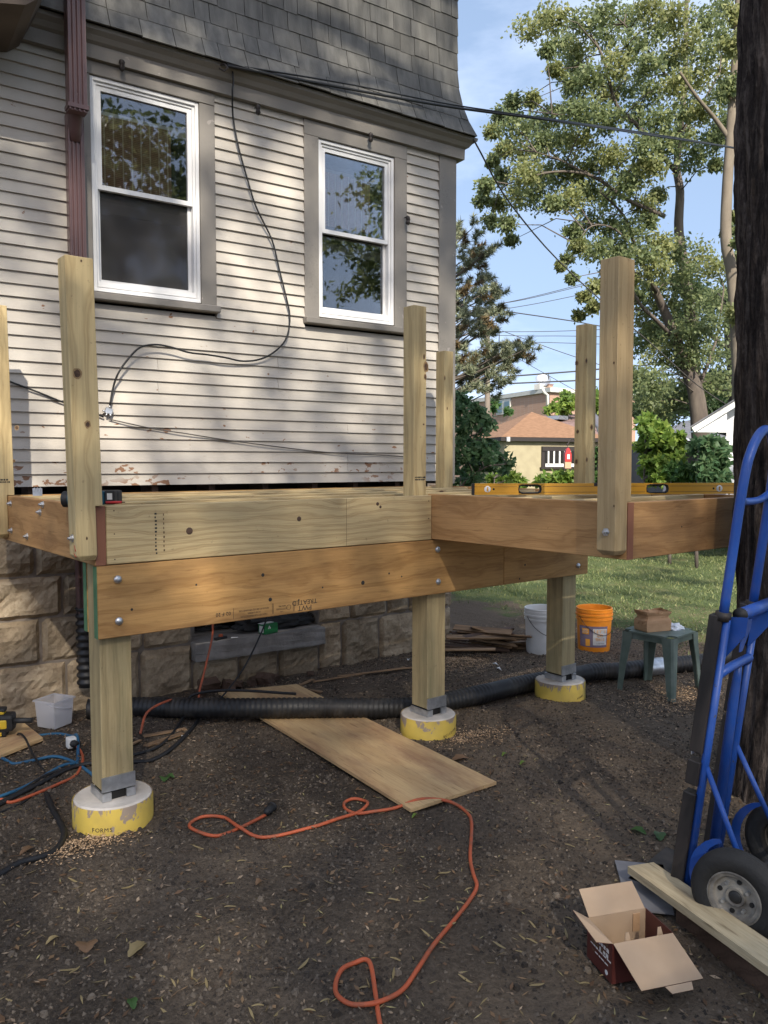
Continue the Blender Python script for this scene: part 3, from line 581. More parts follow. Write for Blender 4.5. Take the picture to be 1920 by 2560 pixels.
front_p = wb('rim_joist', (3.103, 2.106, 1.172), (4.432, 2.150, 1.428), 'lvl2')
side_r = wb('side_beam', (4.388, 2.153, 1.172), (4.432, 4.92, 1.424), 'lvl2', 'Y')
for y in (3.445, 3.78, 4.12, 4.46, 4.80): wb('joist', (1.191, y, 1.18), (4.385, y+0.04, 1.4185), 'pine')
wb('ledger', (1.191, 4.98, 1.17), (4.385, 5.02, 1.4185), 'lvl')
for y in (2.153, 2.50, 2.85, 3.17): wb('joist', (3.104, y, 1.18), (4.385, y+0.04, 1.424), 'pine')
# lower posts with steel bases
FOOT = [(1.237, 3.516), (3.135, 3.516), (4.355, 3.516)]
for x, y in FOOT:
    p_ = wb('support_post', (x-0.07, 3.446, 0.165), (x+0.07, 3.586, 1.163), 'post6', 'Z', 0.003)
    V, Fc = joinv([bx((x-0.066, 3.450, 0.122), (x+0.066, 3.582, 0.163)), bx((x-0.072, 3.438, 0.164), (x+0.072, 3.4455, 0.225)), bx((x-0.072, 3.5865, 0.164), (x+0.072, 3.594, 0.225))])
    V2, F2 = joinv([bx((x-0.0745, 3.4375, 0.121), (x-0.034, 3.4495, 0.158)), bx((x+0.034, 3.4375, 0.121), (x+0.0745, 3.4495, 0.158)), bx((x-0.0745, 3.45, 0.121), (x-0.067, 3.59, 0.158)), bx((x-0.0745, 3.438, 0.1635), (x+0.0745, 3.4457, 0.228))])
    obj('post_base', mesh('post_base', V2, F2), MT['galv'], p_)
    box('shade_gap_block', (x-0.06, 3.4505, 0.122), (x+0.06, 3.58, 0.162), MT['dark'], p_, 'X', 0)  # dark block put in for the shade of the gap under the post
# guard posts, some notched over the side beams
def gpost(x0, x1, xl, y0, y1, z0, zn, z1, lean=(0, 0), mat='post'):
    ch = 0.022
    poly = [(ch, x0), (z1-z0, x0), (z1-z0, x1), (zn-z0, x1), (zn-z0, xl), (ch, xl)]
    me = None; n = len(poly)
    V = []; 
    for (h, x) in poly: V.append((h, x-x0, 0.0))
    for (h, x) in poly: V.append((h, x-x0, y1-y0))
    b0 = [(0, 0.018, 0.018), (0, xl-x0-0.002, 0.018), (0, xl-x0-0.002, y1-y0-0.018), (0, 0.018, y1-y0-0.018)]
    V += b0; Fc = [tuple(range(n))[::-1], tuple(range(n, 2*n))]
    for i in range(n-1): Fc.append((i, i+1, i+1+n, i+n))
    a = 2*n
    Fc += [(a, a+1, a+2, a+3), (0, 5, a+1, a), (5, 5+n, a+2, a+1), (5+n, n, a+3, a+2), (n, 0, a, a+3)]
    me = mesh('guard_post', V, Fc); bm = bmesh.new(); bm.from_mesh(me); bmesh.ops.recalc_face_normals(bm, faces=bm.faces[:])
    for v in bm.verts: v.co.y += lean[0]*v.co.x; v.co.z += lean[1]*v.co.x
    bmesh.ops.bevel(bm, geom=bm.edges[:], offset=0.0022, segments=1, affect='EDGES', profile=.5); bm.to_mesh(me); bm.free()
    return obj('guard_post', me, MT[mat], deck, Matrix.Translation((x0, y0, z0)) @ PERM['Z'])
g1 = gpost(1.058, 1.172, 1.142, 3.372, 3.468, 1.195, 1.424, 2.445, (-0.018, 0))
g2 = gpost(1.052, 1.180, 1.142, 4.83, 4.925, 1.185, 1.424, 2.478, (-0.012, 0))
g3 = gpost(2.966, 3.082, 3.054, 2.103, 2.20, 1.195, 1.431, 2.492, (-0.004, 0.0), 'postbrown')
g4 = gpost(2.990, 3.084, 3.084, 3.486, 3.58, 1.2, 1.25, 2.50)
g5 = gpost(4.255, 4.350, 4.350, 4.60, 4.695, 1.2, 1.25, 2.475)
g6 = gpost(4.255, 4.350, 4.350, 3.25, 3.345, 1.2, 1.25, 2.50)
def bolt(p, nrm, r=0.016, parent=None):
    nrm = Vector(nrm); M = Matrix.Translation(Vector(p)) @ nrm.to_track_quat('Z', 'Y').to_matrix().to_4x4()
    lathe('bolt', [(r*1.0, 0), (r*0.98, r*0.25), (r*0.75, r*0.55), (r*0.35, r*0.72), (0, r*0.76)], MT['galv'], parent or deck, 14, M)
def nut(p, nrm, parent):
    nrm = Vector(nrm); M = Matrix.Translation(Vector(p)) @ nrm.to_track_quat('Z', 'Y').to_matrix().to_4x4()
    lathe('bolt', [(0.019, 0), (0.019, 0.003), (0.0125, 0.003), (0.0125, 0.013), (0.006, 0.0135), (0.006, 0.022), (0, 0.022)], MT['galv'], parent, 6, M, smooth=False)
for x, z, b_ in ((1.235, 1.103, beam_a), (1.237, 0.921, beam_a), (3.098, 1.108, beam_a), (3.104, 0.921, beam_a), (4.384, 0.913, beam_b), (4.384, 1.10, beam_b)): bolt((x, 3.3995, z), (0, -1, 0), 0.018, b_)
for y, z in ((4.77, 1.38), (4.77, 1.23), (4.15, 1.40), (4.45, 1.22), (4.2, 1.36)): nut((1.1428, y, z), (-1, 0, 0), side_l)
nut((1.0575, 3.42, 1.29), (-1, 0, 0), g1); nut((1.0515, 4.875, 1.33), (-1, 0, 0), g2); nut((2.9655, 2.15, 1.30), (-1, 0, 0), g3)
# drilled holes, knots and nail marks seen on the beam face
def spot(p, r, nrm=(0, -1, 0), parent=None, m='ink', name='bored_hole'):
    M = Matrix.Translation(Vector(p)) @ Vector(nrm).to_track_quat('Z', 'Y').to_matrix().to_4x4()
    lathe(name, [(r, 0), (r*0.9, 0.0006), (0, 0.0006)], MT[m], parent or deck, 10, M)
for x, z, r in ((1.295, .965, .006), (1.60, 1.045, .005), (1.95, 1.06, .009), (1.99, .935, .010), (2.155, .915, .005), (2.30, .965, .005), (2.56, .965, .012), (2.74, 1.0, .006), (2.83, .975, .005), (3.85, .96, .007), (3.80, .875, .006)): spot((x, 3.3995, z), r, parent=beam_a if x < 3.65 else beam_b)
for x, z, r in ((1.57, 1.295, .017), (2.16, 1.325, .013), (2.66, 1.385, .010), (2.68, 1.368, .008), (1.225, 1.40, .003), (1.225, 1.30, .003), (1.225, 1.19, .003), (3.03, 1.39, .004), (3.03, 1.29, .004)): spot((x, 3.3995, z), r, parent=rim, m='oldwood', name='knot')
for x, z, r in ((4.1, 1.40, .006), (3.5, 1.30, .004), (4.25, 1.26, .006)): spot((x, 2.1055, z), r, parent=front_p)
# knots in the posts
def facept(px, py, ax, val):
    r = FF+RR*(px-960)/FPX+UU*(1280-py)/FPX; t = (val-CAMP[ax])/r[ax]; return CAMP+r*t
def knot(px, py, ax, val, rx, rz, par_):
    p = facept(px, py, ax, val); n_ = 14; rk = random.Random(px*7+py)
    t = Vector((1, 0, 0)) if ax == 1 else Vector((0, -1, 0)); u = Vector((0, 0, 1)); M = align(p, t, u)
    for sc_, m_, hz_ in ((1.5, 'knotring', .0003), (1.0, 'knotcore', .0007)):
        V = [(0, 0, hz_)]+[(rx*sc_*math.cos(a)*rk.uniform(.85, 1.15), rz*sc_*math.sin(a)*rk.uniform(.85, 1.15), hz_) for a in np.linspace(0, 2*math.pi, n_, endpoint=False)]
        obj('knot', mesh('knot', V, [(0, 1+k, 1+(k+1) % n_) for k in range(n_)]), MT[m_], par_, M)
MT['knotring'] = M_('knot_ring', (0.21, 0.125, 0.055), (0.30, 0.2, 0.095), 60, .75); MT['knotcore'] = M_('knot_core', (0.045, 0.025, 0.014), (0.10, 0.055, 0.03), 60, .8)
for a_ in ((193, 934, .013, .016, g1), (219, 1061, .009, .011, g1), (203, 652, .003, .004, g1), (217, 1346, .003, .005, g1)): knot(a_[0], a_[1], 1, 3.3715, a_[2], a_[3], a_[4])
for a_ in ((42, 1069, .008, .010, g2), (35, 1152, .005, .006, g2)): knot(a_[0], a_[1], 1, 4.8295, a_[2], a_[3], a_[4])
for a_ in ((1520, 749, .012, .016, g3), (1535, 907, .004, .005, g3), (1535, 1265, .003, .004, g3)): knot(a_[0], a_[1], 0, 2.9625, a_[2], a_[3], a_[4])
for a_ in ((1065, 917, .013, .022, g4), (1063, 942, .007, .012, g4), (1060, 892, .005, .012, g4), (1059, 1061, .005, .004, g4)): knot(a_[0], a_[1], 1, 3.4855, a_[2], a_[3], a_[4])
for a_ in ((1112, 945, .005, .014, g5), (1118, 1021, .005, .010, g5)): knot(a_[0], a_[1], 1, 4.5995, a_[2], a_[3], a_[4])
for a_ in ((1442, 908, .010, .012, g6), (1444, 1079, .009, .010, g6), (1441, 1154, .010, .014, g6)): knot(a_[0], a_[1], 0, 4.2545, a_[2], a_[3], a_[4])
for a_ in ((1466, 902, .008, .012, g6), (1479, 1068, .010, .014, g6), (1467, 1149, .007, .012, g6)): knot(a_[0], a_[1], 1, 3.2495, a_[2], a_[3], a_[4])
# stamps
def stampM(x, y, z, flip=True): return align((x, y, z), (-1, 0, 0) if flip else (1, 0, 0), (0, 0, -1) if flip else (0, 0, 1))
YB = 3.3992
text('stamp', 'PWT', 0.036, stampM(2.190, YB, 0.873), MT['ink'], beam_a, sx=1.1); text('stamp', 'TREATED', 0.034, stampM(2.190, YB, 0.902), MT['ink'], beam_a, sx=1.05)
text('stamp', '02 F 20', 0.026, stampM(1.735, YB, 0.893), MT['ink'], beam_a)
for x, ls in ((1.90, ['TREATED FOR PROTECTION', 'UC3B LUMBER', 'REGULAR ABOVE GROUND USE']), (2.055, ['2.0E', 'ASTM D5456', 'APA PRL-'])):
    for i, t_ in enumerate(ls): text('stamp', t_, 0.0115, stampM(x, YB, 0.868+0.014*i), MT['inkfade'], beam_a)
for x in (1.787, 2.0, 2.006, 2.121, 2.127): box('stamp_rule', (x, YB-0.0004, 0.862), (x+0.002, YB+0.0004, 0.915), MT['inkfade'], beam_a, 'Z', 0)
lathe('stamp_ring', [(0.013, 0), (0.013, 0.0005), (0.0115, 0.0005), (0.0115, 0)], MT['ink'], beam_a, 20, align((2.095, YB, 0.885), (1, 0, 0), (0, 0, 1)))
def endtag(x, y, z, nrm, par_):
    M = align((x, y, z), (1, 0, 0), (0, 0, 1)) if nrm == 'Y' else align((x, y, z), (0, -1, 0), (0, 0, 1))
    for r_ in range(2):
        x_ = -.036
        while x_ < .034:
            l_ = random.uniform(.004, .011); obj('stamp', boxmesh((l_, random.uniform(.006, .010), .0006)), MT['ink'], par_, M @ Matrix.Translation((x_+l_/2, -.013*r_, 0))); x_ += l_+random.uniform(.001, .004)
endtag(1.113, 4.8293, 1.512, 'Y', g2); endtag(3.036, 3.4855, 1.523, 'Y', g4); endtag(2.9652, 2.15, 2.04, 'X', g3)
text('stamp', '10 2 0 R', 0.034, align((2.9622, 2.155, 2.42), (0, 0, -1), (0, -1, 0)), MT['ink'], g3)
# lumber marks on the pine rim
for i in range(12): box('ink_smudge', (1.405+0.004*random.random(), 3.3994, 1.20+0.016*i), (1.411+0.006*random.random(), 3.4002, 1.208+0.016*i), MT['ink'], rim, 'X', 0)
for i in range(9): box('ink_smudge', (1.445, 3.3994, 1.21+0.02*i), (1.449+0.004*random.random(), 3.4002, 1.22+0.02*i), MT['inkfade'], rim, 'X', 0)
box('pencil_line', (2.452, 3.3995, 1.17), (2.4535, 3.4002, 1.42), MT['inkfade'], rim, 'Z', 0)
for a_, b_ in (((1.0575, 3.400, 1.262), (1.0575, 3.392, 1.235)), ((1.0575, 3.400, 1.255), (1.0575, 3.384, 1.238)), ((1.0575, 3.41, 1.228), (1.0575, 3.385, 1.212))): tubeobj('red_mark', [a_, b_], 0.002, MT['redchalk'], g1, 5)

# ================================================================== footings
for i, (x, y) in enumerate(FOOT):
    r = 0.172 if i == 0 else 0.165 if i == 1 else 0.17
    ft = thing('concrete_footing', ['concrete footing in yellow form tube under the left post', 'concrete footing in yellow form tube under the middle post', 'concrete footing in yellow form tube under the right post beside the table'][i], 'footing', (x, y, 0), 0, 'footings under the deck posts')
    lathe('concrete', [(0, 0.120), (r-0.012, 0.119), (r-0.004, 0.112), (r-0.004, -0.06)], MT['concrete'], ft, 40, Matrix.Translation((x, y, 0)))
    lathe('form_tube', [(r-0.003, 0.114-0.006), (r, 0.1145), (r+0.002, 0.108), (r+0.002, -0.06)], MT['tubeform'], ft, 48, Matrix.Translation((x, y, 0)))
    a0 = {0: 222, 1: 262, 2: 262}[i]; body = {0: 'FORMS', 1: 'BUILDING FORMS', 2: 'FORMS'}[i]; size = {0: .026, 1: .02, 2: .018}[i]
    for k, chh in enumerate(body):
        an = math.radians(a0+k*size*0.72/r*57.3); nv = Vector((math.cos(an), math.sin(an), 0)); tx = Vector((-math.sin(an), math.cos(an), 0)); upv = Vector((0, 0, 1))
        if i: tx2 = (tx+upv*0.25).normalized(); upv = nv.cross(tx2).normalized(); tx = tx2
        if chh != ' ': text('print', chh, size, align(Vector((x, y, (0.028 if i == 0 else 0.018+0.25*k*size*.72)))+nv*(r+0.003), tx, upv), MT['ink'], ft)

# ================================================================== things on the deck
lv = thing('spirit_level', 'long gold box spirit level lying on the deck frame', 'level', (3.1, 3.2, 1.428))
A_ = Vector((3.143, 3.168, 1.429)); B_ = Vector((4.475, 2.333, 1.429)); ex = (B_-A_).normalized(); LV = align(A_, ex, Vector((0, 0, 1))); Ln = (B_-A_).length
# local: x along, y up, z toward the camera side
LM = align(A_, ex, Vector((0, 0, 1)))
def lb(name, lo, hi, mat, bev=0.0008):
    lo, hi = Vector(lo), Vector(hi); c_ = (lo+hi)/2; return obj(name, boxmesh(hi-lo, bev, name=name), MT[mat], lv, LM @ Matrix.Translation(c_))
H_ = 0.063
grips = [(0.60*0.40*Ln*1.0, 0)]
G1, G2 = (0.262, 0.392), (1.005, 1.135)
xs_ = [0.012, G1[0]*Ln/1.57, G1[1]*Ln/1.57, G2[0]*Ln/1.57, G2[1]*Ln/1.57, Ln-0.02]
parts_ = [bx((xs_[0], 0, -0.012), (xs_[1], H_, 0.012)), bx((xs_[2], 0, -0.012), (xs_[3], H_, 0.012)), bx((xs_[4], 0, -0.012), (xs_[5], H_, 0.012))]
for a, b in ((xs_[1], xs_[2]), (xs_[3], xs_[4])): parts_ += [bx((a, 0, -0.012), (b, 0.010, 0.012)), bx((a, H_-0.010, -0.012), (b, H_, 0.012))]
for z0_, z1_ in ((0.0, 0.006), (0.012, 0.016), (0.042, 0.046), (H_-0.006, H_)): parts_.append(bx((0.014, z0_+0.0003, 0.0125), (Ln-0.022, z1_-0.0003, 0.0145)) if False else bx((0.014, z0_+0.0003, 0.0121), (xs_[1], z1_-0.0003, 0.014)))
obj('body', mesh('body', *joinv(parts_)), MT['levelgold'], lv, LM)
for a, b in ((xs_[0], xs_[1]-0.01), (xs_[2]+0.01, xs_[3]-0.01), (xs_[4]+0.01, xs_[5])):
    for yy in (0.0125, 0.045): lb('groove', (a, yy, 0.0121), (b, yy+0.002, 0.0128), 'oldwood', 0)
for a, b in ((xs_[1], xs_[2]), (xs_[3], xs_[4])):
    pts = []; cy_ = H_/2; ry = 0.024
    for k in range(33):
        t = 2*math.pi*k/32; cxx = (a+b)/2; hw = (b-a)/2-ry
        pts.append((cxx+math.copysign(hw, math.cos(t))+ry*math.cos(t), cy_+ry*math.sin(t), 0.0))
    v, f = tube(pts, 0.0062, 8, False); o_ = obj('hand_grip', mesh('hand_grip', v, f, True), MT['blackgrip'], lv, LM); o_.scale = (1, 1, 2.3)
    for k in range(3): lb('grip_bump', (a+0.045+0.018*k, H_-0.019, -0.012), (a+0.057+0.018*k, H_-0.010, 0.012), 'blackgrip', .003)
lb('end_cap', (0, -0.001, -0.0145), (0.0125, H_+0.001, 0.0145), 'blackgrip', .002); lb('end_cap', (Ln-0.0205, -0.001, -0.0145), (Ln, H_+0.001, 0.0145), 'blackgrip', .002)
lb('centre_vial_block', (0.64*Ln/1.0-0.31, H_-0.016, -0.0135), (0.64*Ln-0.25, H_+0.002, 0.0135), 'blackgrip', .002)
for xx in (0.085, Ln-0.13):
    lathe('vial', [(0.0, 0.0145), (0.016, 0.0145), (0.0185, 0.013), (0.0185, -0.013)], MT['white'], lv, 24, LM @ Matrix.Translation((xx, H_/2, 0)))
    lathe('hang_hole', [(0.0, 0.0128), (0.006, 0.0128), (0.006, 0.01)], MT['dark'], lv, 14, LM @ Matrix.Translation((xx+(0.035 if xx < 1 else -0.035), H_/2, 0)))
    lb('vial_tube', (xx-0.004, H_/2-0.012, 0.0146), (xx+0.004, H_/2+0.012, 0.0165), 'levelgold', .002)

# teal cordless driver lying behind the left guard post
dr = thing('cordless_driver', 'teal and black cordless impact driver lying behind the left guard post', 'driver', (1.25, 3.62, 1.42))
def P_(x, y, z): return Vector((x, y, z))
c0 = np.array(at(160, 1248, 3.58)); c1 = np.array(at(285, 1246, 3.58)); ax = Vector(c1-c0).normalized(); 
DM = align(c0, ax, Vector((0, 0, 1)))
rot90 = Matrix.Rotation(math.pi/2, 4, 'Y')
lathe('motor_housing', [(0, 0.0), (0.030, 0.002), (0.034, 0.012), (0.034, 0.03), (0.031, 0.034), (0.033, 0.06), (0.034, 0.12), (0.030, 0.15), (0.02, 0.17), (0.0, 0.171)], MT['teal'], dr, 24, DM @ rot90)
lathe('rear_cap', [(0.031, -0.004), (0.036, 0.0), (0.0365, 0.02), (0.035, 0.026)], MT['blackgrip'], dr, 24, DM @ rot90)
def db(name, lo, hi, mat, bev=0.006): lo, hi = Vector(lo), Vector(hi); return obj(name, boxmesh(hi-lo, bev, 2, name), MT[mat], dr, DM @ Matrix.Translation((lo+hi)/2))
db('handle', (0.075, -0.03, -0.115), (0.112, 0.008, -0.03), 'teal', .012); db('battery', (0.150, -0.026, -0.075), (0.238, 0.036, -0.012), 'blackgrip', .009); db('battery_shell', (0.152, -0.0265, -0.011), (0.190, 0.0345, 0.03), 'teal', .007); db('battery_case', (0.191, -0.026, -0.011), (0.237, 0.037, 0.0295), 'blackgrip', .007)
db('battery_label', (0.203, -0.004, 0.029), (0.226, 0.024, 0.0305), 'white', .0005)
tubeobj('bit_holder', [DM @ Vector((0.20, -0.016, 0.034)), DM @ Vector((0.27, -0.016, 0.036))], 0.006, MT['red'], dr, 10); tubeobj('bit', [DM @ Vector((0.268, -0.016, 0.036)), DM @ Vector((0.285, -0.016, 0.0365))], 0.0028, MT['wornsteel'], dr, 6)
# small toothed steel plate standing on the back of the frame
pl = thing('steel_plate', 'small toothed galvanised plate standing on the left end of the deck frame', 'plate', (1.32, 4.6, 1.42))
q0 = np.array(at(82, 1240, 4.45)); q1 = np.array(at(106, 1239, 4.45)); PX = align(q0, Vector(q1-q0), (0, 0, 1)); wl = (Vector(q1)-Vector(q0)).length
obj('plate', boxmesh((wl, 0.042, 0.004), .0005), MT['galv'], pl, PX @ Matrix.Translation((wl/2, 0.021, 0)))
for k in range(3): obj('tooth', boxmesh((0.006, 0.022, 0.003), .0005), MT['galv'], pl, PX @ Matrix.Translation((wl*(0.2+0.3*k), 0.035, 0.004)) @ Matrix.Rotation(-0.3, 4, 'Z'))
# ================================================================== pipe, plywood, cords
pp = [(1.62, 5.02), (1.87, 4.87), (2.249, 4.413), (2.704, 4.071), (3.203, 3.80), (3.636, 3.72), (4.151, 3.70), (4.845, 3.60), (5.022, 3.50), (5.361, 3.393), (5.808, 3.25), (6.385, 3.261), (6.9, 3.24)]
pth = spline([(x, y, 0.066+0.03*(1 if 2.2 < x < 2.9 else 0)) for x, y in pp], 60)
L_ = [0.0]
for a, b in zip(pth[:-1], pth[1:]): L_.append(L_[-1]+np.linalg.norm(b-a))
tot = L_[-1]; N_ = int(tot/0.0105); ss = np.linspace(0, tot, N_); P3 = np.array(pth); cur = np.stack([np.interp(ss, L_, P3[:, k]) for k in range(3)], 1)
rad = []
for i, s in enumerate(ss):
    smooth_ = (abs(cur[i][0]-4.62) < 0.16) or (abs(cur[i][0]-3.95) < 0.1); rad.append(0.061 if smooth_ else (0.064 if (i % 3) == 0 else 0.057 if (i % 3) == 1 else 0.063))
pipe = tag(tubeobj('drain_pipe', list(cur), rad, MT['blackplastic'], None, 18, True), 'long black corrugated drain pipe snaking under the deck to the lawn', 'pipe')
d_ = thing('silver_tape', 'shiny tape band wrapped round the black pipe behind the green table', 'tape', (5.36, 3.39, 0)); i0 = int(np.argmin(abs(cur[:, 0]-5.33)))
tubeobj('band', list(cur[i0-7:i0+8]), [0.067+0.001*((k*7) % 3) for k in range(15)], MT['galv'], d_, 18)
def quadboard(name, corners, t, mat, label, cat, z0=0.004, zs=None):
    c_ = [Vector((x, y, 0)) for x, y in corners]; o_ = c_[0]; ex = (c_[1]-c_[0]).normalized(); ey = Vector((-ex.y, ex.x, 0))
    n = 10; V = []; Fc = []
    loc = [((p-o_).dot(ex), (p-o_).dot(ey)) for p in c_]
    for k in range(2):
        for j in range(3):
            for i in range(n+1):
                u, v = i/n, j/2; a = (1-u)*(1-v); b = u*(1-v); cc = u*v; d = (1-u)*v
                x = a*loc[0][0]+b*loc[1][0]+cc*loc[2][0]+d*loc[3][0]; y = a*loc[0][1]+b*loc[1][1]+cc*loc[2][1]+d*loc[3][1]
                zz = z0+(zs(u, v) if zs else 0)+k*t; V.append((x, y, zz))
    m = 3*(n+1)
    for j in range(2):
        for i in range(n): q_ = j*(n+1)+i; Fc.append((q_, q_+n+1, q_+n+2, q_+1)); Fc.append((m+q_, m+q_+1, m+q_+n+2, m+q_+n+1))
    bd = [i for i in range(n+1)]+[(n+1)+n, 2*(n+1)+n]+[2*(n+1)+i for i in range(n-1, -1, -1)]+[(n+1)]
    for k in range(len(bd)): a, b = bd[k], bd[(k+1) % len(bd)]; Fc.append((a, b, b+m, a+m))
    return tag(obj(name, mesh(name, V, Fc), MT[mat], None, align(o_, ex, ey)), label, cat)
quadboard('plywood_sheet', [(2.311, 2.709), (2.49, 4.97), (3.02, 4.80), (2.848, 2.686)], 0.016, 'ply', 'long stained plywood sheet on the soil passing under the black pipe', 'plywood', 0.014, lambda u, v: 0.012*math.sin(u*3)*(1-v)*0.5)
quadboard('plywood_offcut', [(1.0, 4.60), (1.275, 4.75), (1.26, 5.14), (1.05, 5.1)], 0.018, 'ply', 'small plywood offcut under the yellow saw at the left edge', 'plywood', 0.012)
CORD_O = [[1.791, 3.114], [1.637, 3.068], [1.516, 3.061], [1.464, 3.171], [1.479, 3.241], [1.55, 3.257], [1.618, 3.19], [1.622, 3.056], [1.674, 2.936], [1.862, 2.855], [2.014, 2.864], [2.13, 2.868], [2.211, 2.903], [2.226, 2.963], [2.194, 2.999], [2.145, 2.996], [2.108, 2.934], [2.12, 2.866], [2.178, 2.811], [2.284, 2.785], [2.398, 2.764], [2.481, 2.725], [2.52, 2.647], [2.502, 2.533], [2.423, 2.43], [2.235, 2.249], [2.147, 2.144], [2.097, 2.074], [1.998, 2.013], [1.87, 1.961], [1.708, 1.887], [1.579, 1.818], [1.495, 1.788], [1.414, 1.777], [1.357, 1.787], [1.325, 1.828], [1.322, 1.887], [1.348, 1.931], [1.395, 1.964], [1.453, 1.973], [1.483, 1.959], [1.475, 1.919], [1.414, 1.818], [1.351, 1.718], [1.30, 1.62], [1.2, 1.45]]
def gcord(name, pts, r, mat, label, cat='cord', lift=None, sub=6):
    o3 = []
    for i, q_ in enumerate(pts):
        x, y = q_[0], q_[1]; z = (q_[2] if len(q_) > 2 else gh(x, y)+r*0.8+(lift(i) if lift else 0)); o3.append((x, y, z))
    return tag(tubeobj(name, o3, r, MT[mat], None, 8, True, sub), label, cat)
oc = gcord('extension_cord', CORD_O, 0.0075, 'orangecord', 'orange extension cord looping over the soil in the foreground', 'cord', lambda i: 0.022 if i in (20, 21) else (0.014 if i in (7, 18, 41) else 0.004))
pd = thing('cord_plug', 'black socket end of the orange cord lying on the soil', 'plug', (1.80, 3.12, 0)); tubeobj('socket', [(1.785, 3.108, 0.016), (1.80, 3.118, 0.018), (1.835, 3.14, 0.02)], [0.010, 0.019, 0.021], MT['blackgrip'], pd, 12); tubeobj('socket_lip', [(1.836, 3.1405, 0.02), (1.843, 3.145, 0.02)], 0.0235, MT['blackgrip'], pd, 12)
gcord('extension_cord', [(0.80, 4.02), (0.88, 4.03), (0.92, 3.99), (1.03, 4.0), (1.15, 4.03), (1.25, 4.1), (1.32, 4.22), (1.37, 4.35), (1.39, 4.45), (1.375, 4.52, .04)], 0.0075, 'orangecord', 'orange cord curving on the soil left of the left post')
sq0 = Vector((1.365, 4.53, 0.045)); sp_ = thing('cord_splitter', 'white cord adapter joining orange and blue cords beside the left post', 'adapter', sq0); obj('body', boxmesh((0.05, 0.05, 0.06), .01, 2), MT['white'], sp_, Matrix.Translation(sq0)); tubeobj('socket', [sq0+Vector((-.0, -.01, .0)), sq0+Vector((.012, -.045, -.005))], [.02, .022], MT['blackgrip'], sp_, 10)
gcord('extension_cord', [(1.03, 4.57), (1.02, 4.66), (1.04, 4.74), (1.09, 4.86), (1.17, 4.97), (1.27, 4.91), (1.38, 4.83), (1.43, 4.74), (1.42, 4.6, .05), (1.36, 4.40), (1.31, 4.28), (1.22, 4.25), (1.03, 4.12), (0.85, 4.05)], 0.0085, 'bluecord', 'blue hose-like cord looping round the plywood offcut', 'cord')
gcord('extension_cord', [(1.03, 4.57), (1.06, 4.5), (1.16, 4.48), (1.25, 4.42), (1.31, 4.3), (1.32, 4.13), (1.33, 3.98)], 0.0085, 'bluecord', 'blue cord running to the left footing', 'cord')
gcord('extension_cord', [(0.80, 3.97), (0.88, 4.01), (0.99, 4.07), (1.13, 4.18), (1.25, 4.2), (1.36, 4.21), (1.55, 4.21), (1.69, 4.21), (1.78, 4.26), (1.91, 4.4), (2.08, 4.6, .05), (2.16, 4.68, .13), (2.4, 4.62, .135), (2.7, 4.3, .13)], 0.009, 'blackcord', 'thin black cord passing behind the left post onto the pipe', 'cord')
gcord('extension_cord', [(0.78, 3.93), (0.87, 3.99), (0.96, 4.04), (1.07, 4.08), (1.31, 4.21), (1.55, 4.09), (1.65, 4.09), (1.8, 4.17), (2.04, 4.41), (2.2, 4.62)], 0.012, 'blackcord', 'thicker black cord curving on the soil right of the left post', 'cord')
gcord('extension_cord', [(1.18, 4.95), (1.17, 4.85, .05), (1.17, 4.72, .06), (1.16, 4.55, .03), (1.15, 4.35), (1.12, 4.15), (0.98, 3.98), (0.8, 3.9)], 0.006, 'blackcord', 'thin black lead arching over the blue cord', 'cord')
gcord('black_hose', [(0.55, 3.20), (0.71, 3.27), (0.79, 3.31), (0.87, 3.32), (0.94, 3.36), (1.0, 3.45), (1.025, 3.56), (1.04, 3.75), (1.07, 3.95)], 0.014, 'blackcord', 'thick black hose curving round the left footing to the frame edge', 'hose')
# orange lead hanging from the basement sill, black lead beside it
gcord('extension_cord', [hpt(2.51, 0.16, 0.50), hpt(2.50, 0.17, 0.40), hpt(2.44, 0.22, 0.25), hpt(2.36, 0.30, 0.1), hpt(2.30, 0.38, 0.03), hpt(2.15, 0.5, 0.10), hpt(2.02, 0.62, 0.14), hpt(1.88, 0.68, 0.11), hpt(1.8, 0.8, 0.03)], 0.0075, 'orangecord', 'orange cord hanging down from the basement window sill')
gcord('extension_cord', [hpt(2.95, 0.13, 0.52), hpt(2.88, 0.17, 0.40), hpt(2.70, 0.28, 0.20), hpt(2.50, 0.38, 0.05), hpt(2.38, 0.45, 0.02), hpt(2.3, 0.6, .02)], 0.006, 'blackcord', 'thin black lead slanting down across the basement window sill')
# ================================================================== wall cables
cb = [(2.72, 4.288), (2.725, 4.218), (2.718, 4.153), (2.751, 4.014), (2.789, 3.823), (2.851, 3.624), (2.919, 3.433), (3.042, 3.219), (3.102, 3.007), (3.157, 2.813), (3.181, 2.704), (3.174, 2.591), (3.135, 2.497), (3.047, 2.412), (2.935, 2.355), (2.803, 2.333), (2.662, 2.345), (2.531, 2.355), (2.398, 2.36), (2.269, 2.387), (2.164, 2.394), (2.061, 2.365), (1.978, 2.278), (1.916, 2.184), (1.89, 2.093), (1.868, 1.982)]
tag(tubeobj('wall_cable', [hpt(s, 0.12 if i < 3 else (0.075 if 15 < i < 24 else 0.05), z) for i, (s, z) in enumerate(cb)], 0.0065, MT['cable'], None, 8, True, 5), 'black cable drooping in a big loop down the clapboards between the windows', 'cable')
tag(tubeobj('wall_wire', [hpt(s, 0.034, z) for s, z in [(1.0, 2.2), (1.325, 2.085), (1.441, 2.044), (1.623, 1.975), (1.765, 1.931), (1.83, 1.905)]], 0.006, MT['cable'], None, 6, True, 3), 'black cable running left from the splitter across the low clapboards', 'cable')
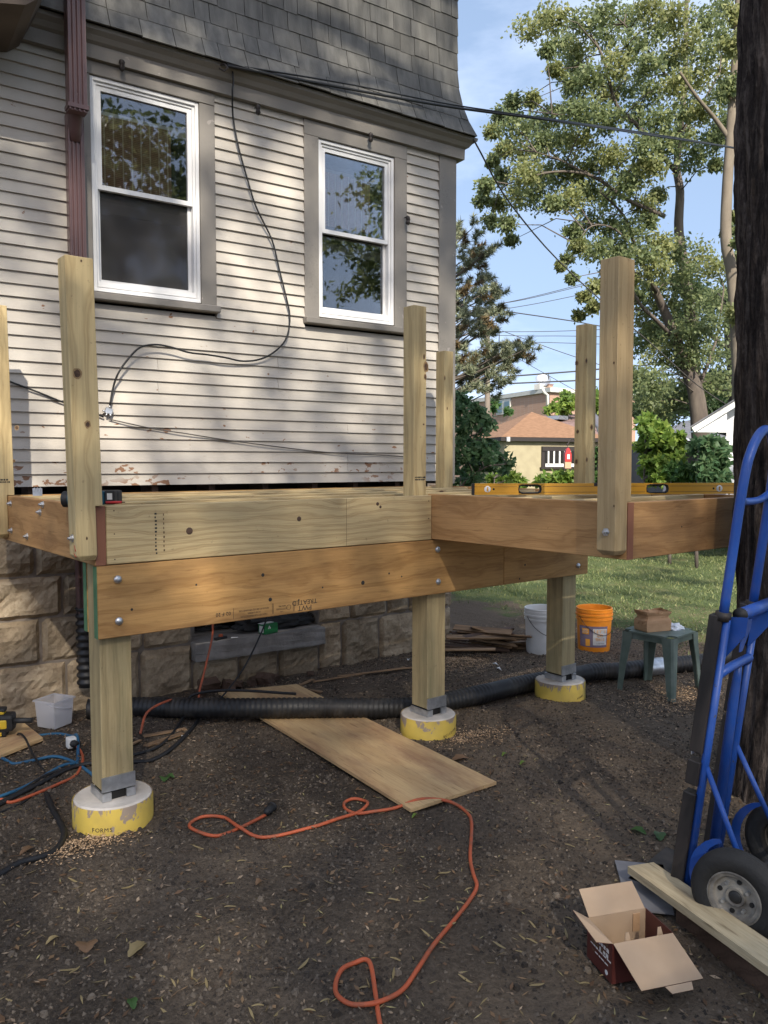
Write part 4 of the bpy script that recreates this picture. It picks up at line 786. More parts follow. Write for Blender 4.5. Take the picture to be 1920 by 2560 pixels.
tag(tubeobj('wall_wire', [hpt(s, 0.030+0.012*(i % 2), z) for i, (s, z) in enumerate([(1.862, 1.894), (2.012, 1.863), (2.167, 1.836), (2.383, 1.809), (2.668, 1.772), (3.03, 1.732), (3.419, 1.696), (3.696, 1.68), (3.986, 1.673), (4.40, 1.65)])], 0.0045, MT['wire'], None, 6, True, 4), 'thin grey wire slanting right along the low clapboards', 'cable')
sb = thing('cable_splitter', 'small silver cable splitter screwed to the clapboards beside the left guard post', 'splitter', hpt(1.85, 0.03, 1.93)); obj('body', boxmesh((0.05, 0.02, 0.04), .004), MT['galv'], sb, HM @ Matrix.Translation((1.862, -0.04, 1.945)) @ Matrix.Rotation(.3, 4, 'Y'))
for dx, dz in ((0.006, 0.035), (-0.02, -0.03), (0.012, -0.035), (-.04, .0)): tubeobj('port', [HM @ Vector((1.862+dx*.6, -.045, 1.945+dz*.6)), HM @ Vector((1.862+dx, -.045, 1.945+dz))], .006, MT['galv'], sb, 8)
# service drop over the shingles
a0 = hpt(2.66, 0.17, 4.29); a1 = np.array(at(1880, 378, 14.0)); pts = []
far = np.array(at(2300, 470, 16.0)); A0 = np.array(a0)
mid1 = np.array(at(1130, 268, float(proj(hpt(4.8, 0.3, 4.45))[2])))
far0 = np.array(at(1640, 340, 9.0)); far1 = np.array(at(1850, 373, 11.0)); far2 = np.array(at(2100, 420, 14.0))
tag(tubeobj('service_cable', [A0, A0*0.5+mid1*0.5+np.array((0.0, -0.01, -0.01)), mid1, np.array(at(1400, 304, 7.0)), far0, far1, far2], 0.010, MT['cable'], None, 8, True, 6), 'thick black service cable running from the house moulding into the maple', 'cable')
tag(tubeobj('service_cable', [A0+np.array((0, 0, .012)), A0*0.5+mid1*0.5+np.array((0.0, -0.02, 0.02)), mid1+np.array((0, 0, .02)), np.array(at(1400, 301, 7.0)), np.array(at(1640, 336, 9.0)), np.array(at(1850, 371, 11.0)), np.array(at(2100, 416, 14.0))], 0.006, MT['cable'], None, 6, True, 6), 'thin companion wire above the thick black service cable', 'cable')
hk = thing('cable_clamp', 'black hook clamp at the moulding where the service cable starts', 'clamp', a0); v, f = tube([hpt(2.62, 0.11, 4.30), hpt(2.64, 0.17, 4.30), hpt(2.66, 0.18, 4.275), hpt(2.64, 0.17, 4.25), hpt(2.61, 0.15, 4.27)], .006, 6); obj('hook', mesh('hook', v, f, True), MT['wornsteel'], hk)
tag(tubeobj('drop_wire', [np.array(hpt(4.86, 0.14, 4.30)), np.array(at(1280, 515, 7.5)), np.array(at(1430, 685, 9.5)), np.array(at(1640, 870, 12.0)), np.array(at(1740, 960, 13.0)), np.array(at(1830, 1020, 13.6)), np.array(at(1870, 1038, 13.8))], 0.008, MT['wire'], None, 6, True, 5), 'thin wire sagging from the house corner to the white garage', 'cable')
# ================================================================== containers, tools at left
def opencont(name, label, cat, c_, w0, w1, h, mat, rot, t=0.004, group=None):
    o_ = thing(name, label, cat, c_, rot, group); M = wm(o_)
    def ring(hw, z): return [Vector((-hw, -hw, z)), Vector((hw, -hw, z)), Vector((hw, hw, z)), Vector((-hw, hw, z))]
    R = [ring(w0, 0), ring(w1, h), ring(w1+0.008, h), ring(w1+0.008, h-0.01), ring(w1-t, h-0.002), ring(w0-t, t)]
    V = [v for r in R for v in r]; Fc = [(3, 2, 1, 0)]
    for a, b in ((0, 1), (1, 2), (2, 3), (1, 4), (4, 5)):
        for k in range(4): Fc.append((4*a+k, 4*a+(k+1) % 4, 4*b+(k+1) % 4, 4*b+k))
    Fc.append((20, 21, 22, 23)); obj('tub', mesh('tub', V, Fc), MT[mat], o_, M); return o_
cc_ = opencont('plastic_container', 'small clear plastic tub standing on the soil by the foundation', 'container', (1.415, 5.01, 0.01), 0.068, 0.078, 0.165, 'clear', 0.5)
tubeobj('handle', [wm(cc_) @ Vector(p) for p in ((-.078, -.02, .15), (-.07, -.075, .135), (0, -.088, .115), (.07, -.075, .10), (.078, -.02, .15))], .004, MT['clear'], cc_, 6, True, 3)
sw = thing('yellow_saw', 'yellow and black power saw on the plywood offcut at the left edge', 'saw', (1.12, 4.93, 0.03)); SM = Matrix.Translation((1.12, 4.93, 0.03)) @ Matrix.Rotation(-0.5, 4, 'Z')
def sbx(nm, lo, hi, mat, bev=.012): lo, hi = Vector(lo), Vector(hi); obj(nm, boxmesh(hi-lo, bev, 2, nm), MT[mat], sw, SM @ Matrix.Translation((lo+hi)/2))
sbx('body', (-.13, -.05, .03), (.05, .05, .13), 'blackgrip', .02); sbx('battery', (-.10, -.045, .0), (.01, .045, .045), 'blackgrip'); sbx('yellow_cover', (-.11, -.054, .05), (.02, .03, .105), 'yellowtool'); sbx('label', (-.06, -.056, .012), (-.01, -.046, .032), 'yellowtool', .002); sbx('handle', (-.12, -.03, .125), (.0, .03, .155), 'yellowtool', .012); sbx('handle_pad', (-.12, -.031, .14), (.005, .031, .165), 'blackgrip', .012)
tubeobj('nozzle', [SM @ Vector((.04, -.02, .09)), SM @ Vector((.15, -.02, .085))], .016, MT['blackgrip'], sw, 12)
# green carton and debris on the basement sill
gc = thing('green_carton', 'small green carton on the basement window sill', 'carton', hpt(2.98, 0.02, 0.345)); GM = HM @ Matrix.Translation((2.995, -0.03, 0.345)) @ Matrix.Rotation(0.25, 4, 'Z')
obj('carton', boxmesh((0.125, 0.075, 0.072), .002), MT['greenbox'], gc, GM @ Matrix.Translation((0, 0, .037))); obj('lid_flap', boxmesh((0.118, 0.045, 0.002), 0), MT['white'], gc, GM @ Matrix.Translation((-.005, .02, .0745))); obj('side_label', boxmesh((0.0015, 0.05, 0.05), 0), MT['white'], gc, GM @ Matrix.Translation((-.0632, 0, .036)))
for dx_, dz_ in ((-.007, 0), (.007, 0), (0, .011)): lathe('emblem', [(0, 0.0008), (0.0065, 0.0008), (0.0065, 0)], MT['whiteprint'], gc, 10, GM @ Matrix.Translation((-.02+dx_, -.0377, .045+dz_)) @ Matrix.Rotation(math.pi/2, 4, 'X'))
tb = thing('black_bag', 'crumpled black plastic in the basement window opening', 'plastic', hpt(3.1, 0, 0.35)); bmx = bmesh.new(); bmesh.ops.create_icosphere(bmx, subdivisions=4, radius=1)
for v in bmx.verts: v.co *= 1+0.35*fbm(v.co.x*2.5, v.co.y*2.5, v.co.z*2.5, 3); v.co = Vector((v.co.x*0.30, v.co.y*0.06, max(-0.5, v.co.z)*0.09))
me = bpy.data.meshes.new('bag'); bmx.to_mesh(me); bmx.free(); obj('bag', me, MT['blackgrip'], tb, HM @ Matrix.Translation((3.1, 0.08, 0.40)))
rb = thing('tool_scrap', 'small orange and black tool scrap on the left end of the basement sill', 'scrap', hpt(2.6, 0.03, 0.345)); obj('orange_piece', boxmesh((.03, .025, .03), .006), MT['orangecord'], rb, HM @ Matrix.Translation((2.625, -.02, .365))); obj('black_piece', boxmesh((.11, .03, .018), .006), MT['blackgrip'], rb, HM @ Matrix.Translation((2.62, -.03, .353)) @ Matrix.Rotation(.3, 4, 'Z')); obj('white_piece', boxmesh((.05, .012, .006), .001), MT['white'], rb, HM @ Matrix.Translation((2.72, -.045, .347)) @ Matrix.Rotation(-.4, 4, 'Z'))
# rubble by the wall
rub = [(2.50, .10, .09), (2.62, .16, .075), (2.70, .11, .055), (2.83, .12, .06), (2.90, .16, .08), (3.02, .09, .04), (2.4, .2, .05), (3.3, .12, .035)]
for i, (s, d, r) in enumerate(rub):
    bmx = bmesh.new(); bmesh.ops.create_cube(bmx, size=1); bmesh.ops.subdivide_edges(bmx, edges=bmx.edges[:], cuts=2, use_grid_fill=True)
    for v in bmx.verts: v.co = v.co*(1+0.25*fbm(v.co.x*2+i*5, v.co.y*2, v.co.z*2, 2))
    me = bpy.data.meshes.new('broken_brick'); bmx.to_mesh(me); bmx.free()
    M = Matrix.Translation(hpt(s, d, r*0.45)) @ Matrix.Rotation(i*1.3, 4, 'Z') @ Matrix.Rotation(0.3, 4, 'X') @ Matrix.Diagonal((r*1.5, r, r*0.9, 1))
    tag(obj('broken_brick', me, MT['oldwood'], None, M), ['largest broken dark brick, left of the rubble below the basement sill', 'broken dark brick second in the rubble below the sill', 'small broken brick in the middle of the rubble below the sill', 'broken brick fourth in the rubble below the sill', 'squarish broken brick right of the middle of the rubble', 'little broken brick near the right end of the rubble', 'small broken brick at the far left of the rubble', 'smallest broken brick under the right end of the basement sill'][i], 'brick', 'broken bricks below the basement sill')
# thin laths lying on the soil
sticks = [((2.85, 4.72), (3.25, 4.93), .018), ((3.2, 4.86), (3.95, 4.70), .014), ((3.4, 4.83), (4.15, 4.60), .012), ((3.1, 4.6), (3.0, 4.75), .02), ((2.6, 4.75), (3.05, 4.68), .012), ((3.6, 4.1), (3.8, 4.05), .014), ((1.75, 4.45), (2.0, 4.42), .02), ((1.7, 4.30), (1.95, 4.35), .025), ((3.0, 4.3), (3.15, 4.2), .012), ((1.5, 4.3), (1.72, 4.42), .014)]
slab = ['thin dark lath on the soil', 'long lath lying along the foundation', 'long lath behind the middle post', 'short lath end near the rubble', 'lath lying beside the pipe', 'pale short lath near the middle post', 'brown wood scrap right of the left post', 'broad wood scrap behind the left post', 'little lath beyond the pipe', 'thin wood strip behind the left post']
for (p, q_, w_), lb_ in zip(sticks, slab):
    a, b = Vector((p[0], p[1], gh(*p)+.012)), Vector((q_[0], q_[1], gh(*q_)+.014)); o_ = obj('wood_lath', boxmesh(((b-a).length, w_*1.6, .008), .001), MT['scrap'], None, align((a+b)/2, b-a, Vector((0, 0, 1)).cross(b-a))); tag(o_, lb_+' by the house', 'lath', 'loose laths on the soil')
# heap of torn-off lath beyond the house corner
pr2 = random.Random(8)
for i in range(34):
    t_ = i/34; cx_, cy_ = 4.93+pr2.gauss(0, .15), 4.78+pr2.gauss(0, .12); ln = pr2.uniform(.28, .72); an = -0.66+pr2.gauss(0, .28); z = .012+.17*t_*math.exp(-((cx_-4.88)/.28)**2)
    M = Matrix.Translation((cx_, cy_, z+.012)) @ Matrix.Rotation(an, 4, 'Z') @ Matrix.Rotation(pr2.gauss(.08, .10), 4, 'Y') @ Matrix.Rotation(pr2.gauss(0, .3), 4, 'X')
    o_ = obj('scrap_board', boxmesh((ln, pr2.uniform(.035, .075), pr2.uniform(.008, .018)), .001), MT['scrap'] if i % 4 else MT['oldwood'], None, M); tag(o_, 'torn wooden board in the scrap heap beyond the house corner', 'scrap wood', 'boards in the scrap heap')
for (px_, py_, a_, L_, W_, lb_) in ((458, 1850, .3, .05, .03, 'small white paper scrap right of the left post'), (1246, 1660, 1.0, .05, .04, 'white plastic scrap on the soil behind the right post'), (1254, 1674, .9, .07, .03, 'white strip on the soil behind the right post'), (1020, 1660, .2, .03, .02, 'tiny white scrap behind the middle post')):
    r_ = FF+RR*(px_-960)/FPX+UU*(1280-py_)/FPX; p_ = CAMP-r_*(1.6/r_[2]); V = [(0, 0, 0), (L_, W_*.2, .012), (L_*.9, W_, .004), (L_*.1, W_*.7, .016), (0, 0, .001), (L_, W_*.2, .013), (L_*.9, W_, .005), (L_*.1, W_*.7, .017)]
    tag(obj('paper_scrap', mesh('paper_scrap', V, [(0, 3, 2, 1), (4, 5, 6, 7), (0, 1, 5, 4), (1, 2, 6, 5), (2, 3, 7, 6), (3, 0, 4, 7)]), MT['white'], None, Matrix.Translation((p_[0], p_[1], gh(p_[0], p_[1])+.006)) @ Matrix.Rotation(a_, 4, 'Z')), lb_, 'scrap')
# ================================================================== buckets
def bucket(loc, mat, label, h=0.37, r0=0.132, r1=0.150):
    b = thing('bucket', label, 'bucket', loc); M = wm(b)
    lathe('shell', [(0, 0), (r0, 0.002), (r0+.002, .01), (r1-.004, h-.10), (r1+.004, h-.10), (r1+.004, h-.085), (r1-.001, h-.085), (r1, h-.065), (r1+.008, h-.065), (r1+.008, h-.05), (r1+.001, h-.05), (r1+.001, h-.035), (r1+.006, h-.035), (r1+.006, h-.022), (r1+.002, h-.022), (r1+.004, h-.004), (r1, h), (r1-.005, h-.002), (r0-.004, .01), (0, .008)], MT[mat], b, 40, M)
    hp = [(r1*math.cos(t)*1.03, -(r1+.004)*math.sin(t)*1.0, h-.06-0.16*math.sin(t)) for t in np.linspace(0.0, math.pi, 13)]
    Rz = Matrix.Rotation(-YAW+0.35, 4, 'Z'); tubeobj('handle', [M @ Rz @ Vector(p) for p in hp], .0025, MT['wornsteel'], b, 6, True, 2); return b
bucket((5.235, 4.42, 0.0), 'white', 'white plastic bucket half hidden behind the right deck post', .39)
ob = bucket((5.68, 4.225, 0.0), 'orangeplastic', 'orange plastic bucket on the soil right of the right deck post')
def curved(name, th0, th1, z0, z1, off, mat, r0=0.132, r1=0.150, h=.37):
    V = []; Fc = []; n = 14
    for i in range(n+1):
        t = th0+(th1-th0)*i/n
        for z in (z0, z1): rr_ = r0+(r1-.004-r0)*z/(h-.1)+off; V.append((rr_*math.cos(t), rr_*math.sin(t), z))
    for i in range(n): Fc.append((2*i, 2*i+2, 2*i+3, 2*i+1))
    obj(name, mesh(name, V, Fc), MT[mat], ob, wm(ob))
cdir = math.atan2(-4.225, -5.68); MT['purplegrey'] = M_('grey_purple_label', (0.19, 0.15, 0.20), None, rough=.6); MT['orangelabel'] = M_('orange_label', (0.8, 0.36, 0.05), None, rough=.6)
curved('label', cdir-0.95, cdir+0.85, .045, .225, .0035, 'purplegrey'); curved('label_panel', cdir-0.05, cdir+0.78, .065, .205, .0055, 'whiteprint')
def ctext(body, th, z, size, mat, off=.0085):
    for k, chh in enumerate(body):
        an = th+(k-(len(body)-1)/2)*size*0.62/.148; nv = Vector((math.cos(an), math.sin(an), 0)); rr_ = .132+.014*z/.27+off
        if chh != ' ': text('print', chh, size, wm(ob) @ align(nv*rr_+Vector((0, 0, z)), Vector((-math.sin(an), math.cos(an), 0)), (0, 0, 1)), MT[mat], ob)
curved('label_patch', cdir-0.72, cdir-0.28, .155, .205, .0055, 'orangelabel'); ctext('HOME', cdir-.5, .188, .018, 'whiteprint'); ctext('DEPOT', cdir-.5, .170, .018, 'whiteprint')
ctext("LET'S", cdir+.36, .182, .036, 'orangelabel'); ctext('DO', cdir+.36, .148, .036, 'orangelabel'); ctext('THIS', cdir+.36, .113, .034, 'orangelabel'); ctext('5 Gallons', cdir+.40, .080, .013, 'ink')
curved('label_patch', cdir-0.50, cdir-0.22, .055, .115, .0055, 'orangelabel')
# ================================================================== green table, paper bag, plastic bag
e1 = RR*0.943+F0*-0.333; e2 = RR*0.333+F0*0.943; tcn = np.array([4.99, 3.15, 0]); e1 = np.array([math.cos(.08), math.sin(.08), 0])
tbl = thing('side_table', 'low faded green plastic table on the soil near the lawn', 'table', tcn, math.atan2(e1[1], e1[0])); TM = wm(tbl); ht = 0.43; hs = 0.195
bmx = bmesh.new(); bmesh.ops.create_cube(bmx, size=1)
for v in bmx.verts: v.co = Vector((v.co.x*hs*2, v.co.y*hs*2, v.co.z*.012))
bmesh.ops.bevel(bmx, geom=[e for e in bmx.edges if abs(e.verts[0].co.z-e.verts[1].co.z) > .005], offset=.06, segments=5, affect='EDGES'); me = bpy.data.meshes.new('top'); bmx.to_mesh(me); bmx.free(); obj('table_top', me, MT['greenplastic'], tbl, TM @ Matrix.Translation((0, 0, ht)))
# apron: sides bow inward between the legs
ap = []
for k in range(4):
    for i in range(13):
        t = -1+2*i/12; y = -hs+.004+0.018*(1-t*t); x = t*(hs-.03); R4 = Matrix.Rotation(k*math.pi/2, 4, 'Z'); ap.append(R4 @ Vector((x, y, 0)))
V = [TM @ (p+Vector((0, 0, ht-.004))) for p in ap]+[TM @ (p+Vector((0, 0, ht-.05))) for p in ap]; m = len(ap)
obj('apron', mesh('apron', V, [(i, (i+1) % m, (i+1) % m+m, i+m) for i in range(m)]), MT['greenplastic'], tbl)
for sx_, sy_ in ((-1, -1), (1, -1), (1, 1), (-1, 1)):
    V = []; Fc = []
    for z, w_, o_ in ((ht-.006, .085, 0.0), (ht-.06, .075, .0), (.2, .058, .012), (0.0, .042, .022)):
        X, Y = sx_*(hs+o_-.004), sy_*(hs+o_-.004); V += [(X, Y-sy_*w_, z), (X, Y-sy_*.012, z), (X-sx_*.012, Y, z), (X-sx_*w_, Y, z), (X-sx_*w_, Y-sy_*.008, z), (X-sx_*.016, Y-sy_*.016, z), (X-sx_*.008, Y-sy_*w_, z)]
    for i in range(3):
        for k in range(7): k2 = (k+1) % 7; Fc.append((i*7+k, i*7+k2, i*7+7+k2, i*7+7+k))
    me = mesh('leg', V, Fc); bm = bmesh.new(); bm.from_mesh(me); bmesh.ops.recalc_face_normals(bm, faces=bm.faces[:]); bm.to_mesh(me); bm.free(); obj('leg', me, MT['greenplastic'], tbl, TM)
bgx = thing('paper_bag', 'crumpled brown paper bag standing on the green table', 'paper bag', TM @ Vector((-.045, .035, ht+.008)), -YAW+.35); BM_ = wm(bgx); V = []; Fc = []; n = 24; hh = 9
for j in range(hh+1):
    t = j/hh; z = t*.135
    for i in range(n):
        a = 2*math.pi*i/n; c_, s_ = math.cos(a), math.sin(a); k_ = 1/max(abs(c_), abs(s_)); X, Y = .10*c_*k_, .07*s_*k_
        cr_ = 0.016*fbm(X*22, Y*22, z*22, 3)*t; pinch = 1-0.22*math.exp(-((t-.72)/.12)**2)
        V.append((X*(1+.08*t)*pinch+cr_, Y*pinch+cr_*.8, z+(.02*fbm(a*1.2, 3, 0, 2) if j == hh else 0)))
for j in range(hh):
    for i in range(n): i2 = (i+1) % n; Fc.append((j*n+i, j*n+i2, (j+1)*n+i2, (j+1)*n+i))
Fc.append(tuple(range(n))[::-1]); obj('bag', mesh('bag', V, Fc), MT['kraft'], bgx, BM_)
lump = lambda sx_, sy_, sz_, sd: None
pb = thing('plastic_bag', 'crumpled pale plastic bag on the green table', 'plastic bag', TM @ Vector((.10, -.06, ht+.007))); bmx = bmesh.new(); bmesh.ops.create_icosphere(bmx, subdivisions=3, radius=1)
for v in bmx.verts: v.co *= 1+.4*fbm(v.co.x*2, v.co.y*2, v.co.z*2+4, 3); v.co = Vector((v.co.x*.075, v.co.y*.05, max(0, v.co.z+.2)*.035))
me = bpy.data.meshes.new('pb'); bmx.to_mesh(me); bmx.free(); obj('bag', me, M_('pale_film', (.55, .6, .68), (.7, .72, .76), 12, .3), pb, TM @ Matrix.Translation((.10, -.06, ht+.006)))
# ================================================================== hand truck
ht_ = thing('hand_truck', 'tall blue hand truck with black tyres standing beside the near tree trunk', 'hand truck', (2.8, 1.45, 0))
ha = Vector((0.989, 0.148, 0)).normalized(); hb = Vector((0.148, -0.989, 0)).normalized(); B0 = Vector((2.63, 1.55, 0.02)); SEP = 0.30; LEAN = 0.118
def HT(a, b, z): return B0+ha*a+hb*(b+LEAN*z)+Vector((0, 0, z))
for a in (0, SEP):
    me_pts = [HT(a, 0, 0.0), HT(a, 0, 1.06)]; tubeobj('rail', [HT(a, .014, .0), HT(a, .014, 1.04)], .0145, MT['bluepaint'], ht_, 12)
    V, Fc = [], []
    for i, (z0_, z1_) in enumerate(((.02, .40), (.43, .52), (.55, 1.055))):
        if a: z0_, z1_ = (.02, .62) if i == 0 else ((.63, .9) if i == 1 else (.905, 1.055))
        box_ = boxmesh((.050, .046, z1_-z0_), .003); up = (HT(a, 0, 1)-HT(a, 0, 0)).normalized(); M = align((HT(a, -.018, z0_)+HT(a, -.018, z1_))/2, ha, up.cross(ha)); obj('slide_rail', box_, MT['wornsteel'], ht_, M)
arch = [HT(0, .0, 1.04), HT(0, 0, 1.25), HT(0, 0, 1.46)]
for t in np.linspace(0.12, 1, 14)*math.pi: arch.append(HT(SEP/2-SEP/2*math.cos(t), 0.0, 1.5+0.20*math.sin(t)))
arch += [HT(SEP, 0, 1.46), HT(SEP, 0, 1.25), HT(SEP, 0, 1.04)]
tubeobj('loop_handle', arch, .0165, MT['bluepaint'], ht_, 14, True, 3)
tubeobj('crossbar', [HT(0, 0, 1.475), HT(.07, -.012, 1.45), HT(SEP-.07, -.012, 1.45), HT(SEP, 0, 1.475)], .013, MT['bluepaint'], ht_, 12, True, 4)
for a in (0, SEP): tubeobj('collar', [HT(a, 0, 1.035), HT(a, 0, 1.065)], .027, MT['wornsteel'], ht_, 14)
tubeobj('upper_axle_tube', [HT(.035, .045, 1.055), HT(SEP+.05, .045, 1.055)], .023, MT['bluepaint'], ht_, 16); tubeobj('tube_cap', [HT(.028, .045, 1.055), HT(.04, .045, 1.055)], .025, MT['blackgrip'], ht_, 16)
for a in (.026, SEP-.03): prism('gusset', [HT(a, .012, 1.045), HT(a, .075, 1.05), HT(a, .075, .985), HT(a, .02, .90), HT(a, .012, .90)], ha*.006, MT['bluepaint'], ht_)
prism('gusset_plate', [HT(.03, .06, 1.035), HT(.10, .062, 1.035), HT(.10, .062, 1.0), HT(.055, .06, .925), HT(.03, .06, .925)], hb*.004, MT['bluepaint'], ht_)
tubeobj('crossbar', [HT(0, .006, .83), HT(.05, .03, .86), HT(SEP/2, .036, .865), HT(SEP-.05, .03, .86), HT(SEP, .006, .83)], .016, MT['bluepaint'], ht_, 12, True, 4)
tubeobj('centre_tube', [HT(SEP/2, .03, .86), HT(SEP/2, .03, .80), HT(SEP/2, .03, .7), HT(SEP/2, .04, .12)], [.010, .015, .018, .018], MT['bluepaint'], ht_, 14)
tubeobj('crossbar', [HT(0, .01, .10), HT(SEP, .01, .10)], .016, MT['bluepaint'], ht_, 12)
V, Fc = bx((-.02, -.20, 0), (SEP+.02, .01, .006)); V = [B0+ha*v[0]+hb*v[1]+Vector((0, 0, v[2]-.008)) for v in V]; obj('toe_plate', mesh('toe_plate', V, Fc), MT['wornsteel'], ht_)
WR = .150; AX = .235; WZ = .155
def HG(a, b, z): return B0+ha*a+hb*b+Vector((0, 0, z-.02))
for a, s_ in ((0, -1), (SEP, 1)):
    tubeobj('brace', [HT(a, .02, .50), HG(a+s_*.03, AX, WZ+.03)], .010, MT['bluepaint'], ht_, 8)
    V = []; Fc = []; tt = np.linspace(-.75, 1.05, 12)
    for t in tt:
        wf = .032*math.sin(math.pi*min(1, (t+.95)/2.1))**.6
        for rf in (WR+.004, WR+.006+wf):
            for dh in (0, .003): V.append(HG(a+s_*.055, AX-math.cos(t)*rf, WZ+math.sin(t)*rf)+ha*dh)
    for i in range(len(tt)-1):
        b_ = 4*i
        for p_, q_ in ((0, 2), (2, 3), (3, 1), (1, 0)): Fc.append((b_+p_, b_+q_, b_+4+q_, b_+4+p_))
    obj('fender', mesh('fender', V, Fc), MT['bluepaint'], ht_)
    wc = HG(a+s_*.115, AX, WZ); WMx = align(wc, hb, Vector((0, 0, 1))) # z axis = hb x up
    zdir = hb.cross(Vector((0, 0, 1))); sgn = 1 if zdir.dot(ha)*s_ > 0 else -1
    tyre = lathe('tyre', [(.086, -.030), (.10, -.040), (.128, -.041), (.141, -.033), (.147, -.022), (.150, -.019), (.148, -.015), (.151, -.011), (.149, -.007), (.152, -.003), (.152, .003), (.149, .007), (.151, .011), (.148, .015), (.150, .019), (.147, .022), (.141, .033), (.128, .041), (.10, .040), (.086, .030), (.082, .0)], MT['tyre'], ht_, 48, WMx, close=True)
    lathe('rim', [(.022, .02*sgn), (.03, .022*sgn), (.034, .014*sgn), (.055, .012*sgn), (.066, .016*sgn), (.072, .028*sgn), (.087, .030*sgn), (.089, .034*sgn), (.084, .035*sgn), (.08, .0)], MT['rim'], ht_, 40, WMx)
    lathe('hub', [(.0, .026*sgn), (.016, .026*sgn), (.019, .024*sgn), (.022, .018*sgn), (.03, -.02*sgn)], MT['blackgrip'], ht_, 20, WMx)
    for k in range(4): an = .6+k*math.pi/2; lathe('lug_nut', [(0, .026*sgn), (.006, .026*sgn), (.007, .012*sgn)], MT['galv'], ht_, 6, WMx @ Matrix.Translation((.048*math.cos(an), .048*math.sin(an), 0)), smooth=False)
    for k in range(4): an = -.2+k*math.pi/2; lathe('rim_hole', [(0, .0166*sgn), (.008, .0166*sgn), (.009, .010*sgn)], MT['dark'], ht_, 12, WMx @ Matrix.Translation((.053*math.cos(an), .053*math.sin(an), 0)))
tubeobj('axle', [HG(-.10, AX, WZ), HG(SEP+.10, AX, WZ)], .010, MT['wornsteel'], ht_, 10)
obj('weld_patch', boxmesh((.042, .05, .004), .001), MT['galv'], ht_, align(HT(0, -.035, .565), ha, Vector((0, 0, 1))))
# ================================================================== plank, grey sheet, cardboard box
pk = Vector((2.56, 1.718, 0.085)); pk2 = Vector((2.30, 1.02, 0.120)); dirp = (pk2-pk).normalized(); wv = Vector((0.64, -0.70, 0)); wv = (wv-dirp*wv.dot(dirp)).normalized()
q1_ = [pk, pk+(pk2-pk)*1.35]; V = []
WPL = .115; pk = pk-wv*.015; q1_ = [pk, pk+(pk2-pk-wv*.015)*1.35]
for p in q1_:
    for o_ in (0, WPL):
        for h_ in (0, -.028): V.append(p+wv*o_+Vector((0, 0, h_)))
M = align(pk, dirp, wv); Vl = [M.inverted() @ v for v in V]
tag(obj('plank', mesh('plank', Vl, [(0, 2, 6, 4), (1, 5, 7, 3), (0, 4, 5, 1), (2, 3, 7, 6), (0, 1, 3, 2), (4, 6, 7, 5)]), MT['plank'], None, M), 'pale dirty plank raised on dark boards in front of the hand truck wheel', 'plank')
ends_ = [q1_[0]+(q1_[1]-q1_[0])*t+wv*.03 for t in (.24, .98)]
prop_ = prism('prop_board', [Vector((p.x, p.y, -.01)) for p in ends_]+[Vector((p.x, p.y, p.z-.031)) for p in ends_[::-1]], wv*.035, MT['oldwood']); tag(prop_, 'dark board on edge propping up the pale plank', 'board')
quadboard('grey_sheet', [(2.40, 1.62), (2.50, 1.50), (2.78, 1.72), (2.66, 1.86)], .006, 'slate', 'broken grey sheet lying under the far end of the pale plank', 'sheet', .012)
bxo = Vector((2.027, 1.42, 0)); bxx = (Vector((2.239, 1.331, 0))-bxo).normalized(); byy = Vector((-bxx.y, bxx.x, 0)); CBX = thing('cardboard_box', 'open cardboard box with dark red printed sides on the foreground soil', 'box', bxo, math.atan2(bxx.y, bxx.x)); CM = wm(CBX); W_, D_, H2 = .215, .148, .128
def panel(nm, pts, m1, m2, t=.0028):
    pts = [Vector(p) for p in pts]; nrm = (pts[1]-pts[0]).cross(pts[2]-pts[0]).normalized(); a = prism(nm, pts, nrm*t*.5, MT[m1], CBX, CM); prism(nm+'_lining', [p-nrm*t*.5 for p in pts], nrm*t*.48, MT[m2], CBX, CM)
panel('front_side', [(0, 0, 0), (W_, 0, 0), (W_, 0, H2), (0, 0, H2)], 'cardprint', 'card'); panel('right_side', [(W_, 0, 0), (W_, D_, 0), (W_, D_, H2), (W_, 0, H2)], 'cardprint', 'cardprint')
panel('back_side', [(W_, D_, 0), (0, D_, 0), (0, D_, H2), (W_, D_, H2)], 'cardprint', 'card'); panel('left_side', [(0, D_, 0), (0, 0, 0), (0, 0, H2), (0, D_, H2)], 'cardprint', 'card'); panel('bottom', [(0, 0, .004), (0, D_, .004), (W_, D_, .004), (W_, 0, .004)], 'card', 'card')
panel('back_flap', [(.004, D_, H2), (W_-.004, D_, H2), (W_-.012, D_+.066, H2+.060), (.004, D_+.066, H2+.060)], 'card', 'cardprint')
panel('left_flap', [(0, .002, H2), (0, D_-.004, H2), (-.055, D_-.002, H2+.035), (-.045, .02, H2+.002)], 'card', 'cardprint')
panel('front_flap', [(W_-.002, 0, H2), (.002, 0, H2), (.008, -.142, H2-.058), (W_+.003, -.142, H2-.058)], 'card', 'cardprint'); panel('front_tab', [(W_*.82, -.144, H2-.059), (W_*.40, -.144, H2-.059), (W_*.45, -.164, H2-.069), (W_*.78, -.164, H2-.069)], 'card', 'cardprint')
for xx in (.05, .165): panel('inner_tab', [(xx, .012, H2-.012), (xx+.022, .012, H2-.012), (xx+.017, .018, H2+.016), (xx+.006, .018, H2+.016)], 'card', 'card')
panel('handle_cut', [(.165, D_-.004, H2-.01), (.19, D_-.004, H2-.01), (.19, D_-.004, H2-.07), (.165, D_-.004, H2-.07)][::-1], 'kraft', 'kraft')
LMx = CM @ align((-.0022, D_/2, .09), (0, -1, 0), (0, 0, 1))
rb_ = random.Random(3)
